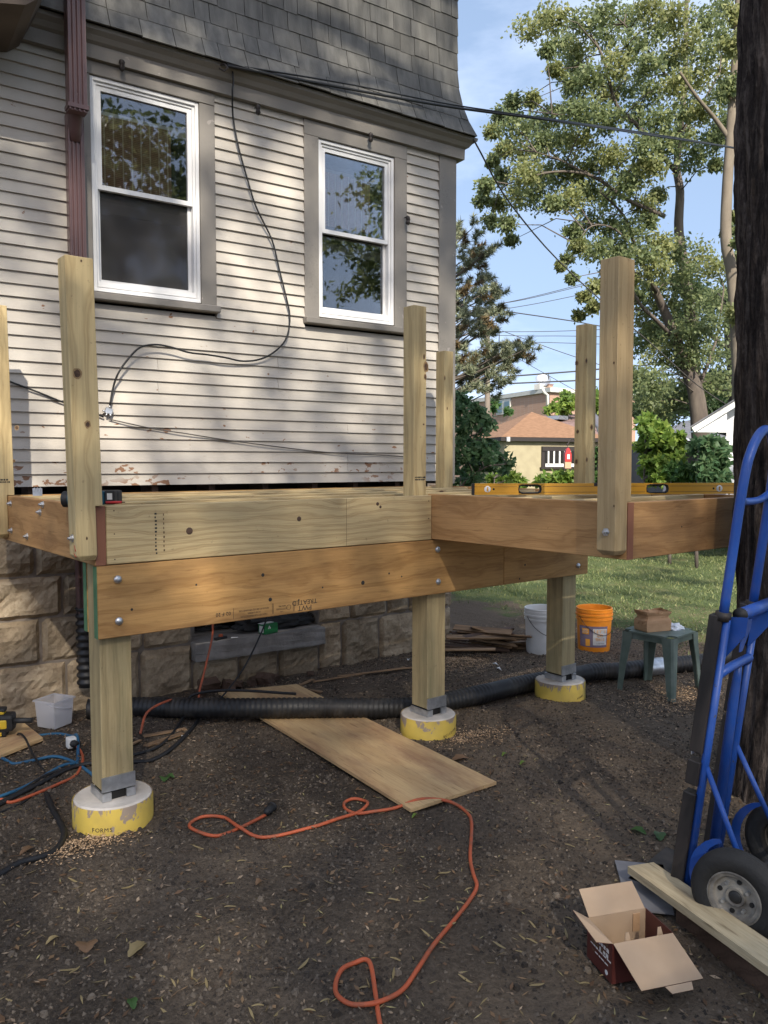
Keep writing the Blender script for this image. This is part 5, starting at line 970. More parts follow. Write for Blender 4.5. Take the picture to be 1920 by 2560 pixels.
for i, (hh_, w0_) in enumerate(((.016, .10), (.012, .11), (.012, .09), (.005, .10), (.004, .08))):
    x_ = -w0_/2
    while x_ < w0_/2:
        l_ = rb_.uniform(.006, .014)*(1 if i < 3 else 1.6); obj('print', boxmesh((l_, hh_*rb_.uniform(.7, 1), .0006)), MT['whiteprint'] if rb_.random() < .75 else MT['inkfade'], CBX, LMx @ Matrix.Translation((x_+l_/2, .02-.018*i+(0.008 if i > 2 else 0), 0))); x_ += l_+rb_.uniform(.003, .006)
lathe('print', [(0, .0005), (.008, .0005), (.008, 0)], MT['whiteprint'], CBX, 12, LMx @ Matrix.Translation((.045, -.07, 0)))
# ================================================================== vegetation builders
def leaves(centers, radii, n, size, flat=0.6, sub=8, spread=0.38, elong=1.7):
    out = []
    for c_, r in zip(centers, radii):
        r = np.asarray(r) if hasattr(r, '__len__') else np.array([r, r, r*0.8])
        k = sub; d = rng.normal(size=(k, 3)); d /= np.linalg.norm(d, axis=1)[:, None]; sc = c_+d*(rng.random((k, 1))**0.45)*r*0.8
        idx = rng.integers(0, k, n); p = sc[idx]+rng.normal(size=(n, 3))*r*(spread*0.62 if k < 12 else 0.24)*rng.uniform(.5, 1.5, (n, 1))
        t = rng.normal(size=(n, 3)); t[:, 2] -= 0.5; t /= np.linalg.norm(t, axis=1)[:, None]
        nv = rng.normal(size=(n, 3))*(1-flat)+np.array([0, 0, flat]); b = np.cross(nv, t); b /= np.linalg.norm(b, axis=1)[:, None]+1e-9
        s = size*rng.uniform(0.5, 1.45, (n, 1)); w_ = s/elong
        q_ = np.stack([p, p+t*s*0.45+b*w_*0.5, p+t*s, p+t*s*0.45-b*w_*0.5], 1); out.append(q_.reshape(-1, 3))
    return np.concatenate(out)
def limbs_mesh(name, limbs, mat, parent, n=9):
    parts = []
    for pts, r0, r1 in limbs:
        s = spline(pts, 4); rs = np.linspace(r0, r1, len(s)); parts.append(tube(s, list(rs), n))
    v, f = joinv(parts); return obj(name, mesh(name, v, f, True), mat, parent)
def twigs(name, limbs, centers, mat, parent, r=0.012):
    S = np.concatenate([np.array(spline(p, 5)) for p, a, b in limbs]); parts = []
    for c_ in centers:
        d = np.linalg.norm(S-c_, axis=1); j = int(np.argmin(d+np.maximum(0, S[:, 2]-c_[2])*1.5)); a = S[j]; m = (a+c_)/2+np.array([0, 0, 0.12*np.linalg.norm(c_-a)])
        parts.append(tube([a, m, c_], [r*1.6, r, r*0.5], 5, False))
    v, f = joinv(parts); o_ = obj(name, mesh(name, v, f, True), mat, parent); o_['kind'] = 'stuff'; return o_
def tree(name, label, limbs_px, clumps, size, n, leafmat, bark, Zv=1.2, twig=0.012, base=None, rdepth=1.6, cat='tree', group=None, sub=8, flat=.5, lean_limbs=None):
    limbs = [([np.array(at(*p)) for p in pts], r0, r1) for pts, r0, r1 in limbs_px]
    base = base if base is not None else limbs[0][0][0]
    t_ = thing(name, label, cat, (float(base[0]), float(base[1]), 0), 0, group)
    cen = []; rad_ = []
    for c_ in clumps:
        px, py, Z, rp = c_; Z = Z+random.uniform(-Zv, Zv); r = rp/FPX*Z; cen.append(np.array(at(px, py, Z))); rad_.append(np.array([r, r, r*0.85]))
    limbs_mesh('trunk', limbs[:1], MT[bark], t_, 14); 
    if len(limbs) > 1: limbs_mesh('branches', limbs[1:], MT[bark], t_)
    if twig: twigs('twigs', limbs, cen, MT[bark], t_, twig)
    if leafmat == 'maple':
        k3 = [i for i in range(len(cen)) if random.random() < .3]; a3 = [i for i in range(len(cen)) if i not in k3]
        if k3: obj('crown', npmesh('crown', leaves([cen[i] for i in k3], [rad_[i] for i in k3], n, size, flat, sub), 4), MT['maplesunlit'], t_)
        cen = [cen[i] for i in a3]; rad_ = [rad_[i] for i in a3]
    obj('crown', npmesh('crown', leaves(cen, rad_, n, size, flat, sub), 4), MT[leafmat], t_); return t_
D = 1920/1659
def dd(L, Z, r): return [(x*D, y*D, Z, rr_*D) for x, y, rr_ in ((q_ if len(q_) == 3 else (q_[0], q_[1], r)) for q_ in L)]
# ------------------------------------------------------------------ big maple
mz = 17.0
cl1 = [(1150, 60), (1195, 35), (1215, 95), (1260, 50), (1300, 25), (1250, 110), (1310, 80), (1355, 40), (1400, 15), (1365, 100), (1420, 70), (1460, 30), (1480, 90), (1520, 40), (1560, 20), (1560, 80), (1525, 120), (1445, 130), (1395, 145), (1330, 140), (1280, 165), (1235, 150), (1180, 110, 18), (1200, 150, 20), (1240, 190), (1300, 200), (1350, 190), (1410, 200), (1460, 180), (1510, 170), (1555, 150), (1570, 210), (1520, 230), (1470, 240), (1425, 260), (1375, 250),
       (1080, 250, 22), (1110, 225, 24), (1150, 215, 20), (1065, 285, 20), (1110, 275), (1150, 270), (1195, 245), (1240, 240), (1280, 250), (1320, 260), (1090, 320, 24), (1135, 325), (1175, 310), (1215, 300), (1250, 310), (1065, 345, 16), (1050, 400, 20), (1085, 380, 24), (1130, 375), (1170, 385), (1210, 370), (1250, 375), (1290, 350), (1325, 340), (1040, 430, 20), (1075, 440, 24), (1115, 420), (1160, 425), (1195, 440, 22), (1060, 480, 20), (1095, 485, 22), (1105, 520, 14), (1230, 430), (1265, 420), (1310, 430), (1345, 400), (1380, 380), (1405, 360), (1390, 320), (1440, 310), (1480, 300), (1420, 420, 22), (1390, 450), (1240, 500, 22), (1275, 480), (1320, 490), (1365, 500), (1405, 480, 20), (1225, 560, 16), (1250, 530, 18), (1290, 540), (1335, 545), (1380, 550), (1425, 530), (1460, 540), (1420, 580), (1500, 345), (1540, 300), (1560, 270), (1545, 355, 16), (1210, 575, 10), (1235, 600, 12), (1260, 640, 16), (1290, 620, 18), (1310, 590, 20), (1250, 680, 12), (1280, 660, 16)]
cl2 = [(1470, 590), (1510, 560), (1545, 580), (1400, 620), (1440, 640), (1490, 650), (1540, 650), (1390, 680), (1430, 700), (1475, 720), (1520, 710), (1560, 690), (1385, 745), (1425, 760), (1465, 780), (1510, 770), (1555, 760), (1385, 810), (1420, 830), (1460, 850), (1500, 840), (1545, 830), (1400, 870), (1440, 890), (1375, 640, 18), (1365, 600, 20)]
lim = [([(1770, 1420, mz), (1752, 1100, mz), (1740, 985, mz), (1720, 930, mz), (1690, 850, mz), (1660, 775, mz), (1625, 700, mz-.4)], .30, .10),
       ([(1745, 1010, mz+.3), (1735, 930, mz+.3), (1727, 800, mz+.3), (1715, 700, mz+.3), (1697, 580, mz+.2), (1700, 480, mz+.2), (1692, 420, mz+.2), (1700, 330, mz), (1712, 200, mz), (1715, 60, mz), (1720, -100, mz)], .20, .05),
       ([(1692, 430, mz+.2), (1665, 400, mz), (1590, 310, mz-.4), (1540, 260, mz-.7), (1510, 150, mz-.8), (1480, 90, mz-.8)], .085, .025), ([(1590, 310, mz-.4), (1530, 285, mz-.8), (1450, 290, mz-1.2), (1380, 285, mz-1.5)], .04, .012),
       ([(1660, 540, mz), (1570, 500, mz-.6), (1480, 440, mz-1), (1380, 430, mz-1.4), (1270, 460, mz-1.8)], .07, .015), ([(1480, 440, mz-1), (1400, 400, mz-1.3), (1340, 380, mz-1.5)], .03, .01), ([(1640, 730, mz-.3), (1590, 620, mz-.8), (1560, 540, mz-1), (1500, 480, mz-1.3)], .07, .02), ([(1600, 640, mz-.7), (1540, 575, mz-1.2), (1480, 565, mz-1.6), (1440, 610, mz-1.8)], .035, .01),
       ([(1690, 850, mz), (1640, 800, mz-.5), (1600, 760, mz-.9), (1560, 690, mz-1.2), (1500, 640, mz-1.5)], .07, .02), ([(1712, 260, mz), (1630, 140, mz-.3), (1560, 60, mz-.5)], .05, .02), ([(1702, 330, mz), (1760, 250, mz+.2), (1800, 180, mz+.3)], .05, .02), ([(1750, 960, mz), (1790, 850, mz+.3), (1810, 720, mz+.4)], .06, .02)]
lim = [(p, a*.72, b*.7) for p, a, b in lim]
tree('maple_tree', 'tall leafy maple with forked dark trunk rising over the back yard', lim, dd(cl1, mz-0.6, 40)+dd(cl2, mz, 46), 0.078, 720, 'maple', 'barkfar', 1.6, .010, sub=26, flat=.12)
pz = 15.0
tree('pale_trunk_tree', 'slender pale-barked tree standing just left of the near trunk', [([(1862, 1420, pz), (1848, 1000, pz), (1845, 900, pz), (1832, 700, pz), (1815, 600, pz), (1818, 470, pz), (1826, 350, pz), (1832, 250, pz), (1842, 120, pz), (1850, -50, pz)], .125, .07), ([(1826, 350, pz), (1790, 300, pz), (1740, 240, pz-.3), (1700, 180, pz-.5)], .05, .02)],
     dd([(1590, 470, 18), (1600, 520, 18), (1575, 500, 14), (1580, 100), (1580, 190), (1590, 260, 22), (1600, 600, 20), (1590, 560, 16), (1595, 680, 24), (1590, 30)], pz, 30), 0.085, 620, 'maple', 'barkpale', .8, flat=.2, sub=16)
tree('dark_trunk_tree', 'thick dark-trunked tree behind the white garage roof', [([(1850, 1420, 21), (1855, 1100, 21), (1850, 930, 21), (1842, 860, 21), (1838, 780, 21)], .36, .28), ([(1840, 880, 21), (1790, 850, 21), (1740, 800, 21)], .08, .03)],
     dd([(1480, 620), (1520, 640), (1570, 640), (1590, 720, 24), (1470, 700), (1420, 720), (1490, 850), (1440, 860), (1400, 860), (1540, 830), (1380, 830)], 22, 38), 0.14, 800, 'darkleaf', 'barkdark', 1.5)
# ------------------------------------------------------------------ far dark trees behind the yards
for i, (px, py, Z, rp, lbl) in enumerate(((1420, 885, 47, 62, 'dark leafy tree behind the bright shrub'), (1530, 860, 48, 70, 'dark leafy tree above the grey-roofed house'), (1330, 880, 55, 40, 'distant green tree right of the brick building'))):
    tree('background_tree', lbl, [([(px*D, 1320, Z), (px*D, py*D, Z), (px*D+10, (py-rp*.5)*D, Z)], .25, .1)], dd([(px+rp*.8*math.cos(a_)*random.uniform(.2, 1), py+rp*.6*math.sin(a_)*random.uniform(.2, 1), rp*.42) for a_ in np.linspace(0, 6.28, 13)], Z, 0), .22, 420, 'darkleaf' if i < 2 else 'hedge', 'barkdark', 1.5, .02)
# ------------------------------------------------------------------ pine
def c13(x, y): return 1130+x/3.254, 560+y/3.254
tuf = [(60, 30), (170, 30), (60, 110), (30, 60), (60, 310), (120, 280), (200, 260), (280, 230), (320, 215), (150, 350), (60, 370), (230, 320), (50, 540), (110, 580), (160, 510), (230, 480), (300, 420), (340, 500), (340, 570), (200, 600), (260, 640), (300, 540), (120, 520), (60, 620), (60, 700), (120, 760), (60, 830), (150, 850), (390, 700), (400, 760), (350, 830), (250, 880), (200, 920), (100, 950), (50, 1000), (130, 1030), (200, 1060), (60, 1100), (150, 1140), (180, 700), (220, 780), (320, 760), (100, 880), (340, 1070), (400, 1100), (440, 990), (480, 1020), (500, 1080), (600, 970), (600, 1020), (540, 1090), (440, 1150), (400, 1220), (440, 1230), (290, 1100), (280, 1200), (250, 1000), (60, 1230), (120, 1270), (60, 1330), (150, 1340), (230, 1310), (230, 1200), (370, 1330), (100, 1180), (200, 1260), (40, 1160), (360, 1160), (420, 1040), (560, 1050)]
pzz = 19.0; pn = thing('pine_tree', 'grey-green pine tree beyond the right corner of the house', 'pine tree', np.array(at(1075, 1330, pzz))*np.array([1, 1, 0])); cen = []; parts = []
trunk = [np.array(at(1075, 1320, pzz)), np.array(at(1072, 900, pzz)), np.array(at(1070, 500, pzz)), np.array(at(1068, 200, pzz))]; limbs_mesh('trunk', [(trunk, .2, .08)], MT['barkfar'], pn)
TS = np.array(spline(trunk, 12)); NV = {0: [], 1: []}
for (x, y) in tuf:
    px, py = c13(x, y); c_ = np.array(at(px, py, pzz+random.uniform(-1.2, 1.2))); j = int(np.argmin(abs(TS[:, 2]-(c_[2]-0.35-.25*abs(px-1100)/100)))); m_ = (TS[j]+c_)/2+np.array([0, 0, -.08]); parts.append(tube([TS[j], m_, c_], [.035, .02, .008], 5, False))
    for s_ in range(5):
        ax = (c_-m_)/np.linalg.norm(c_-m_)+rng.normal(size=3)*.35; ax /= np.linalg.norm(ax); c2 = c_+rng.normal(size=3)*.12; n = 95
        d = rng.normal(size=(n, 3)); d -= (d @ ax)[:, None]*ax*0.6; d = d/np.linalg.norm(d, axis=1)[:, None]+ax*0.55; d /= np.linalg.norm(d, axis=1)[:, None]
        p0 = c2+ax*rng.uniform(-.12, .10, (n, 1)); L2 = rng.uniform(.10, .17, (n, 1)); sd = np.cross(d, rng.normal(size=(n, 3))); sd /= np.linalg.norm(sd, axis=1)[:, None]
        NV[1 if random.random() < .17 else 0].append(np.stack([p0-sd*.010, p0+sd*.010, p0+d*L2], 1).reshape(-1, 3))
v, f = joinv(parts); obj('branches', mesh('branches', v, f, True), MT['barkfar'], pn)
obj('needles', npmesh('needles', np.concatenate(NV[0]), 3), MT['needle'], pn); obj('dry_needles', npmesh('dry_needles', np.concatenate(NV[1]), 3), MT['needlebrown'], pn)
# ------------------------------------------------------------------ sapling maple near the house corner
sp_ = [(60, 1400), (110, 1450), (180, 1500), (60, 1500), (120, 1560), (60, 1590), (160, 1600), (230, 1560), (290, 1640), (230, 1690), (100, 1680), (60, 1760), (180, 1780), (260, 1770), (330, 1800), (150, 1850), (80, 1900), (220, 1870), (300, 1880), (380, 1900), (460, 1930), (430, 1980), (330, 1970), (240, 1960), (150, 2000), (80, 2040), (180, 2080), (230, 2060), (60, 1680), (120, 1760), (40, 1840), (40, 1960), (290, 1600), (20, 1450), (20, 1600), (120, 1930), (180, 1930), (270, 1820), (70, 2100), (130, 2080), (250, 1530)]
sz = 10.0; spx = [c13(x, y)+(sz, 17) for x, y in sp_]
tree('maple_sapling', 'dark green maple sapling at the right corner of the house', [([(1112, 1470, sz), (1110, 1300, sz), (1115, 1100, sz), (1125, 1000, sz)], .05, .015), ([(1110, 1300, sz), (1150, 1220, sz), (1210, 1170, sz-.2), (1265, 1160, sz-.2)], .02, .006), ([(1112, 1200, sz), (1150, 1110, sz), (1200, 1080, sz)], .02, .006)], spx, 0.08, 62, 'sapling', 'barkfar', .6, .006, sub=13, flat=.2)
# ------------------------------------------------------------------ shrubs
def shrub(name, label, L, Z, size, n, mat, Zv=.5, cat='shrub', rp=22, base_px=None):
    bx_ = base_px or L[0]; return tree(name, label, [([(bx_[0], 1160+1.6/Z*FPX, Z), (bx_[0], (1160+1.6/Z*FPX+bx_[1])/2, Z), (bx_[0]+5, bx_[1], Z)], .03, .01)], [(q_[0], q_[1], Z, q_[2] if len(q_) > 2 else rp) for q_ in L], size, n, mat, 'barkfar', Zv, .008, cat=cat, sub=13, flat=.3)
def c59(x, y): return 1640+x/5.925, 880+y/5.925
Ls = [c59(x, y) for x, y in ((-180, 1100), (-120, 1000), (-60, 1150), (0, 1080), (40, 1200), (100, 1150), (-150, 1250), (-80, 1300), (0, 1330), (80, 1330), (180, 1300), (300, 1380), (360, 1260), (200, 1400), (320, 1440), (100, 1480), (0, 1480), (-100, 1450), (-180, 1400), (300, 1560), (200, 1560), (80, 1620), (-20, 1620), (-120, 1600), (320, 1650), (150, 1720), (0, 1760), (-150, 1750), (-60, 1880), (60, 1880))]
shrub('bright_shrub', 'bright yellow-green shrub right of the near right guard post', Ls, 13.5, .12, 150, 'limeleaf', .6, rp=14)
Ls = [c59(x, y) for x, y in ((200, 1750), (280, 1740), (380, 1780), (480, 1760), (560, 1780), (640, 1800), (250, 1850), (350, 1870), (450, 1860), (550, 1880), (650, 1890), (150, 1850), (720, 1880))]
shrub('low_hedge', 'low dark hedge below the wooden fence', Ls, 12.8, .11, 160, 'hedge', .5, 'hedge', 17)
Ls = [c59(x, y) for x, y in ((600, 1400), (680, 1360), (760, 1340), (850, 1340), (930, 1380), (980, 1420), (740, 1420), (820, 1450), (900, 1470), (980, 1500), (760, 1560), (850, 1560), (950, 1580), (720, 1640), (800, 1660), (900, 1680), (980, 1680), (700, 1760), (780, 1780), (880, 1790), (970, 1800), (800, 1880), (900, 1890), (990, 1880), (720, 1840))]
shrub('vine_bush', 'dark leafy vine bush against the white garage wall', Ls, 12.3, .12, 150, 'sapling', .4, rp=13)
for i, (L0, lb_) in enumerate((([(330, 2070), (380, 2040), (430, 2030), (480, 2050), (520, 2080), (400, 2090), (460, 2090), (560, 2100)], 'low bright plants under the tan garage wall left of the window'), ([(720, 2095), (780, 2085), (840, 2060), (890, 2040), (940, 2050), (980, 2060), (860, 2095), (930, 2095)], 'low bright plants under the tan garage window'), ([(1170, 1900), (1180, 1980), (1190, 2050), (1170, 2090), (1200, 1830)], 'leafy shrub between the two right guard posts'))):
    shrub('garden_plant', lb_, [c13(*q_)+((13,) if i < 2 else (16,)) for q_ in L0], 15.5 if i < 2 else 14, .12, 110, 'limeleaf' if i != 2 else 'hedge', .4, 'plant')
shrub('climbing_shrub', 'pale green shrub in front of the brick building', [c13(x, y)+(16,) for x, y in ((800, 1510), (850, 1480), (900, 1440), (940, 1400), (980, 1420), (960, 1480), (900, 1510), (1010, 1440), (1060, 1430), (1170, 1420), (1190, 1480), (1170, 1380))], 50, .35, 130, 'limeleaf', 1, rp=18)
shrub('roof_vine', 'small vine showing above the tan garage roof by the pole', [c13(x, y)+(8,) for x, y in ((345, 1440), (340, 1480), (330, 1510), (360, 1460), (440, 1520), (470, 1515))], 46, .25, 70, 'hedge', .5, 'vine')
# ------------------------------------------------------------------ near trunk and its crown (crown unseen above the camera, leaves placed to shape dapples)
nt_ = thing('near_tree', 'massive dark rough-barked tree trunk at the right edge', 'tree', (3.98, 1.73, 0)); nU = 170; zs = np.linspace(-.1, 8.2, 330); V = []; Fc = []
for j, z in enumerate(zs):
    cx_ = 3.98-0.022*max(0, z); cy_ = 1.73+0.017*z; r = .275-.004*z+.10*math.exp(-max(0, z)*3.2)
    for k in range(nU):
        a = 2*math.pi*k/nU; rd = abs(mnoise.noise(Vector((math.cos(a)*5.5, math.sin(a)*5.5, z*.9))))+.6*abs(mnoise.noise(Vector((math.cos(a)*10, math.sin(a)*10, z*2.6+7))))
        rr_ = r+.055*(rd-.35)+.008*mnoise.noise(Vector((math.cos(a)*30, math.sin(a)*30, z*14))); V.append((cx_+rr_*math.cos(a)-3.98, cy_+rr_*math.sin(a)-1.73, z))
for j in range(len(zs)-1):
    for k in range(nU): k2 = (k+1) % nU; Fc.append((j*nU+k, j*nU+k2, (j+1)*nU+k2, (j+1)*nU+k))
obj('trunk', mesh('trunk', V, Fc, True), MT['bark'], nt_, wm(nt_))
def sunback(p, z): t = (z-p[2])/-SUN_TRAVEL.z; return np.array(p)-np.array(SUN_TRAVEL)*t
cen = []; rad_ = []; pr3 = random.Random(21)
def lit(s, z):
    if z > 4.3: return 0.16
    if z > 3.05: return 0.03 if s < 1.78 else (0.10 if s < 2.6 else (0.36 if s < 3.35 else 0.14))
    if s < 2.75: return 0.60
    return 0.42 if s < 3.3 else 0.28
for i in range(int(14*7.0*5.4)):
    s, z = pr3.uniform(-.4, 6.6), pr3.uniform(1.25, 6.6)
    if pr3.random() > -math.log(lit(s, z))/4.24: continue
    h = pr3.uniform(14.0, 21.0); p = sunback(np.array(hpt(s, 0, z)), h)
    cen.append(p); rad_.append(np.array([.8, .8, .6])*pr3.uniform(.5, 1.25))
cenL = []; NL = int(8.5*5.6*.728*OD_LOW/(.0037*20))
for i in range(NL):
    s, z = -1.6+8.5*((i*0.61803) % 1), -4.2+5.55*(i+pr3.random())/NL
    cenL.append(sunback(np.array(hpt(s, 0, z)), pr3.uniform(14.0, 21.0)))
for i in range(130):
    # dapples over the side yard and the lawn
    x, y = pr3.uniform(4.5, 17), pr3.uniform(2, 13)
    if fbm(x*.5, y*.5, 9, 2) < -0.12: continue
    h = pr3.uniform(10, 16); p = sunback((x, y, 0), h); px, py, Zc = proj(p)
    if Zc > 0.3 and -300 < px < 2200 and py > -350: continue
    cen.append(p); rad_.append(np.array([.6, .6, .4])*pr3.uniform(.6, 1.2))
br = []; top = np.array((3.82, 1.86, 8.0))
for k in range(14):
    tgt = cen[pr3.randrange(len(cen))]; m_ = (top+tgt)/2+np.array([0, 0, .6]); st = top+np.array([0, 0, -pr3.uniform(0, 1.5)]); br.append(([st, m_, tgt], .10, .02))
limbs_mesh('branches', br, MT['bark'], nt_); obj('crown', npmesh('crown', np.concatenate([leaves(cen, rad_, 60, .15, .55, 5), leaves(cenL, [np.array([.7, .7, .6])]*len(cenL), 20, .15, .55, 14, .95)]), 4), MT['maple'], nt_)
# two yard trees behind the viewpoint, mirrored in the window panes
for (tx, ty, tr, lb_) in ((5.0, -9.5, 3.2, 'round leafy yard tree behind the viewpoint, nearer the neighbour house'), (14.4, -9.0, 3.7, 'round leafy yard tree behind the viewpoint, farther right')):
    yt_ = thing('yard_tree', lb_, 'tree', (tx, ty, 0)); limbs_mesh('trunk', [([np.array((tx, ty, 0)), np.array((tx+.1, ty, 2.5)), np.array((tx, ty+.1, 8.5))], .22, .08)], MT['barkfar'], yt_, 12)
    cc9 = []; rr9 = []
    for i in range(46):
        d = rng.normal(size=3); d /= np.linalg.norm(d); cc9.append(np.array([tx, ty, 7.6 if tx < 10 else 8.8])+d*tr*rng.random()**.4*np.array([1, 1, .85])); rr9.append(np.array([.8, .8, .6]))
    obj('crown', npmesh('crown', leaves(cc9, rr9, 260, .17, .5, 6), 4), MT['maple'], yt_)
# ================================================================== neighbours
def poly3(name, pts, mat, parent, thick=None):
    o_ = Vector(pts[0]); 
    if thick is None: return obj(name, mesh(name, pts, [tuple(range(len(pts)))]), mat, parent)
    return prism(name, pts, thick, mat, parent)
mstucco = M_('tan_stucco', (0.30, 0.26, 0.165), (0.35, 0.305, 0.195), 3, .95, .3, 25); mroof = M_('orange_brown_roof', (0.18, 0.098, 0.052), (0.25, 0.14, 0.078), 30, .9, .5, 40, stretch=(.15, .15, 1)); mroof2 = M_('purple_brown_roof', (0.19, 0.12, 0.105), (0.25, 0.165, 0.145), 6, .9, .3, 8); mdk = M_('dark_brown_trim', (0.028, 0.022, 0.02), None, rough=.7)
q = NB('far_brick'); c = q.coord('Object', 0, (1, 1, 1)); bk = q.n('TexBrick', Vector=q.n('Mapping', Vector=c, Rotation=(math.pi/2, 0, 0)).outputs[0], Scale=1.0, Color1=(.30, .165, .11, 1), Color2=(.40, .24, .165, 1), Mortar=(.36, .29, .24, 1), **{'Mortar__Size': .012, 'Brick__Width': .24, 'Row__Height': .085}); mbrick = q.done(q.mix(q.noise(c, .8, 4), bk.outputs[0], (.36, .22, .15)), .9)
def bldg_walls(name, cs, z0, z1, mat, parent):
    V = [(c_[0], c_[1], z0) for c_ in cs]+[(c_[0], c_[1], z1) for c_ in cs]; n = len(cs); o_ = Vector((cs[0][0], cs[0][1], z0))
    ex = Vector((cs[1][0]-cs[0][0], cs[1][1]-cs[0][1], 0)).normalized(); M = align(o_, ex, Vector((0, 0, 1)).cross(ex)); Mi = M.inverted(); V = [Mi @ Vector(v) for v in V]
    me = mesh(name, V, [(i, (i+1) % n, (i+1) % n+n, i+n) for i in range(n)]+[tuple(range(n, 2*n))]); bm = bmesh.new(); bm.from_mesh(me); bmesh.ops.recalc_face_normals(bm, faces=bm.faces[:]); bm.to_mesh(me); bm.free(); return obj(name, me, mat, parent, M)
# tan garage
e0, e1_, e3 = (np.array(at(1253, 1092, 33.5)), np.array(at(1520, 1092, 35.5)), np.array(at(1150, 1092, 38.0))); ez = e0[2]
for q_ in (e1_, e3): q_[2] = ez
e2_ = e1_+e3-e0; cg = (e0+e2_)/2; apex = np.array(at(1262, 1030, float(proj(cg)[2]))); apex[:2] = cg[:2]
gar = thing('tan_garage', 'tan stucco garage with low orange-brown hip roof beyond the lawn', 'garage', (cg[0], cg[1], 0)); ins = lambda p, k=.90: cg+(p-cg)*k
bldg_walls('wall', [ins(p) for p in (e0, e1_, e2_, e3)], -.6, ez-.02, mstucco, gar)
E4 = [e0, e1_, e2_, e3]; V = E4+[apex]+[p-np.array([0, 0, .14]) for p in E4]; obj('roof', mesh('roof', V, [(0, 1, 4), (1, 2, 4), (2, 3, 4), (3, 0, 4)]), mroof, gar)
V = [p-np.array([0, 0, .01]) for p in E4]+[p-np.array([0, 0, .17]) for p in E4]; obj('fascia', mesh('fascia', V, [(i, (i+1) % 4, (i+1) % 4+4, i+4) for i in range(4)]+[(4, 5, 6, 7)]), mdk, gar)
w0, w1 = ins(e0), ins(e1_); wd = (w1-w0)/np.linalg.norm(w1-w0); wn = np.array([wd[1], -wd[0], 0]); wn = wn if wn @ (CAMP-w0) > 0 else -wn
def onwall(px, py, p0, n_, off=0.0):
    r = FF+RR*(px-960)/FPX+UU*(1280-py)/FPX; t = ((p0+n_*off-CAMP) @ n_)/(r @ n_); return CAMP+r*t
def wrect(nm, a, b, off, mat, parent, th=.04, p0=w0, n_=wn, d_=wd):
    A = onwall(*a, p0, n_); B = onwall(*b, p0, n_); L_ = float((B-A) @ d_); H = abs(float(A[2]-B[2])); c_ = (A+B)/2+n_*off; return obj(nm, boxmesh((abs(L_), th, H)), mat, parent, align(c_, d_, Vector((0, 0, 1)).cross(Vector(d_))))
gw = wrect('window', (1353, 1116), (1440, 1170), .02, mdk, gar, .10); wrect('pane', (1360, 1128), (1436, 1164), .085, MT['dark'], gw, .02)
for xx in (1366, 1380, 1394, 1407, 1420): wrect('muntin', (xx, 1128), (xx+3, 1164), .11, MT['white'], gw, .02)
wrect('muntin', (1360, 1159), (1436, 1167), .11, MT['white'], gw, .02); wrect('sill', (1349, 1168), (1442, 1172), .06, mdk, gw, .16); wrect('head', (1353, 1116), (1440, 1128), .07, mdk, gw, .08)
tubeobj('downpipe', [onwall(1241, 1100, w0, wn, .05), onwall(1241, 1260, w0, wn, .05)], .07, mdk, gar, 8)
fl = wrect('floodlight', (1257, 1093), (1263, 1104), .35, MT['white'], gar, .1)
l0, l1 = ins(e3), ins(e0); ld = (l1-l0)/np.linalg.norm(l1-l0); lnn = np.array([ld[1], -ld[0], 0]); lnn = lnn if lnn @ (CAMP-l0) > 0 else -lnn
wrect('side_window', (1166, 1122), (1222, 1180), .03, MT['dark'], gar, .06, l0, lnn, ld)
# brick building
bz = 62.0; b0, b1_, b3 = np.array(at(1376, 968, bz)), np.array(at(1600, 968, bz+6)), np.array(at(1130, 968, bz+15)); rz = b0[2]
for q_ in (b1_, b3): q_[2] = rz
b2_ = b1_+b3-b0; brk = thing('brick_building', 'two-storey brick building with flat pale roof edge behind the tan garage', 'building', (b0[0], b0[1], 0)); cb2 = (b0+b2_)/2; bi = lambda p: cb2+(p-cb2)*.965
bldg_walls('wall', [bi(p) for p in (b0, b1_, b2_, b3)], 0, rz-.2, mbrick, brk); mpale = M_('pale_roof_edge', (.42, .41, .38), (.5, .49, .45), 2, .8); V = [p+np.array([0, 0, .0]) for p in (b0, b1_, b2_, b3)]+[p-np.array([0, 0, .35]) for p in (b0, b1_, b2_, b3)]; obj('roof_edge', mesh('roof_edge', V, [(0, 1, 2, 3), (4, 5, 6, 7)]+[(i, (i+1) % 4, (i+1) % 4+4, i+4) for i in range(4)]), mpale, brk)
p0_, p1_ = bi(b3), bi(b0); pd_ = (p1_-p0_)/np.linalg.norm(p1_-p0_); pn_ = np.array([pd_[1], -pd_[0], 0]); pn_ = pn_ if pn_ @ (CAMP-p0_) > 0 else -pn_
bw_ = wrect('window', (1244, 1001), (1278, 1034), .03, mpale, brk, .2, p0_, pn_, pd_); mgl = M_('blue_grey_pane', (.10, .16, .19), None, rough=.15)
for xa, xb in ((1247, 1259), (1265, 1277)):
    for ya, yb in ((1004, 1015), (1017, 1031)): wrect('pane', (xa, ya), (xb, yb), .16, mgl, bw_, .04, p0_, pn_, pd_)
tubeobj('downpipe', [np.array(at(1357, 972, bz-.3)), np.array(at(1360, 981, bz-.2)), np.array(at(1369, 988, bz-.1)), np.array(at(1369, 1040, bz-.1))], .12, mpale, brk, 8)
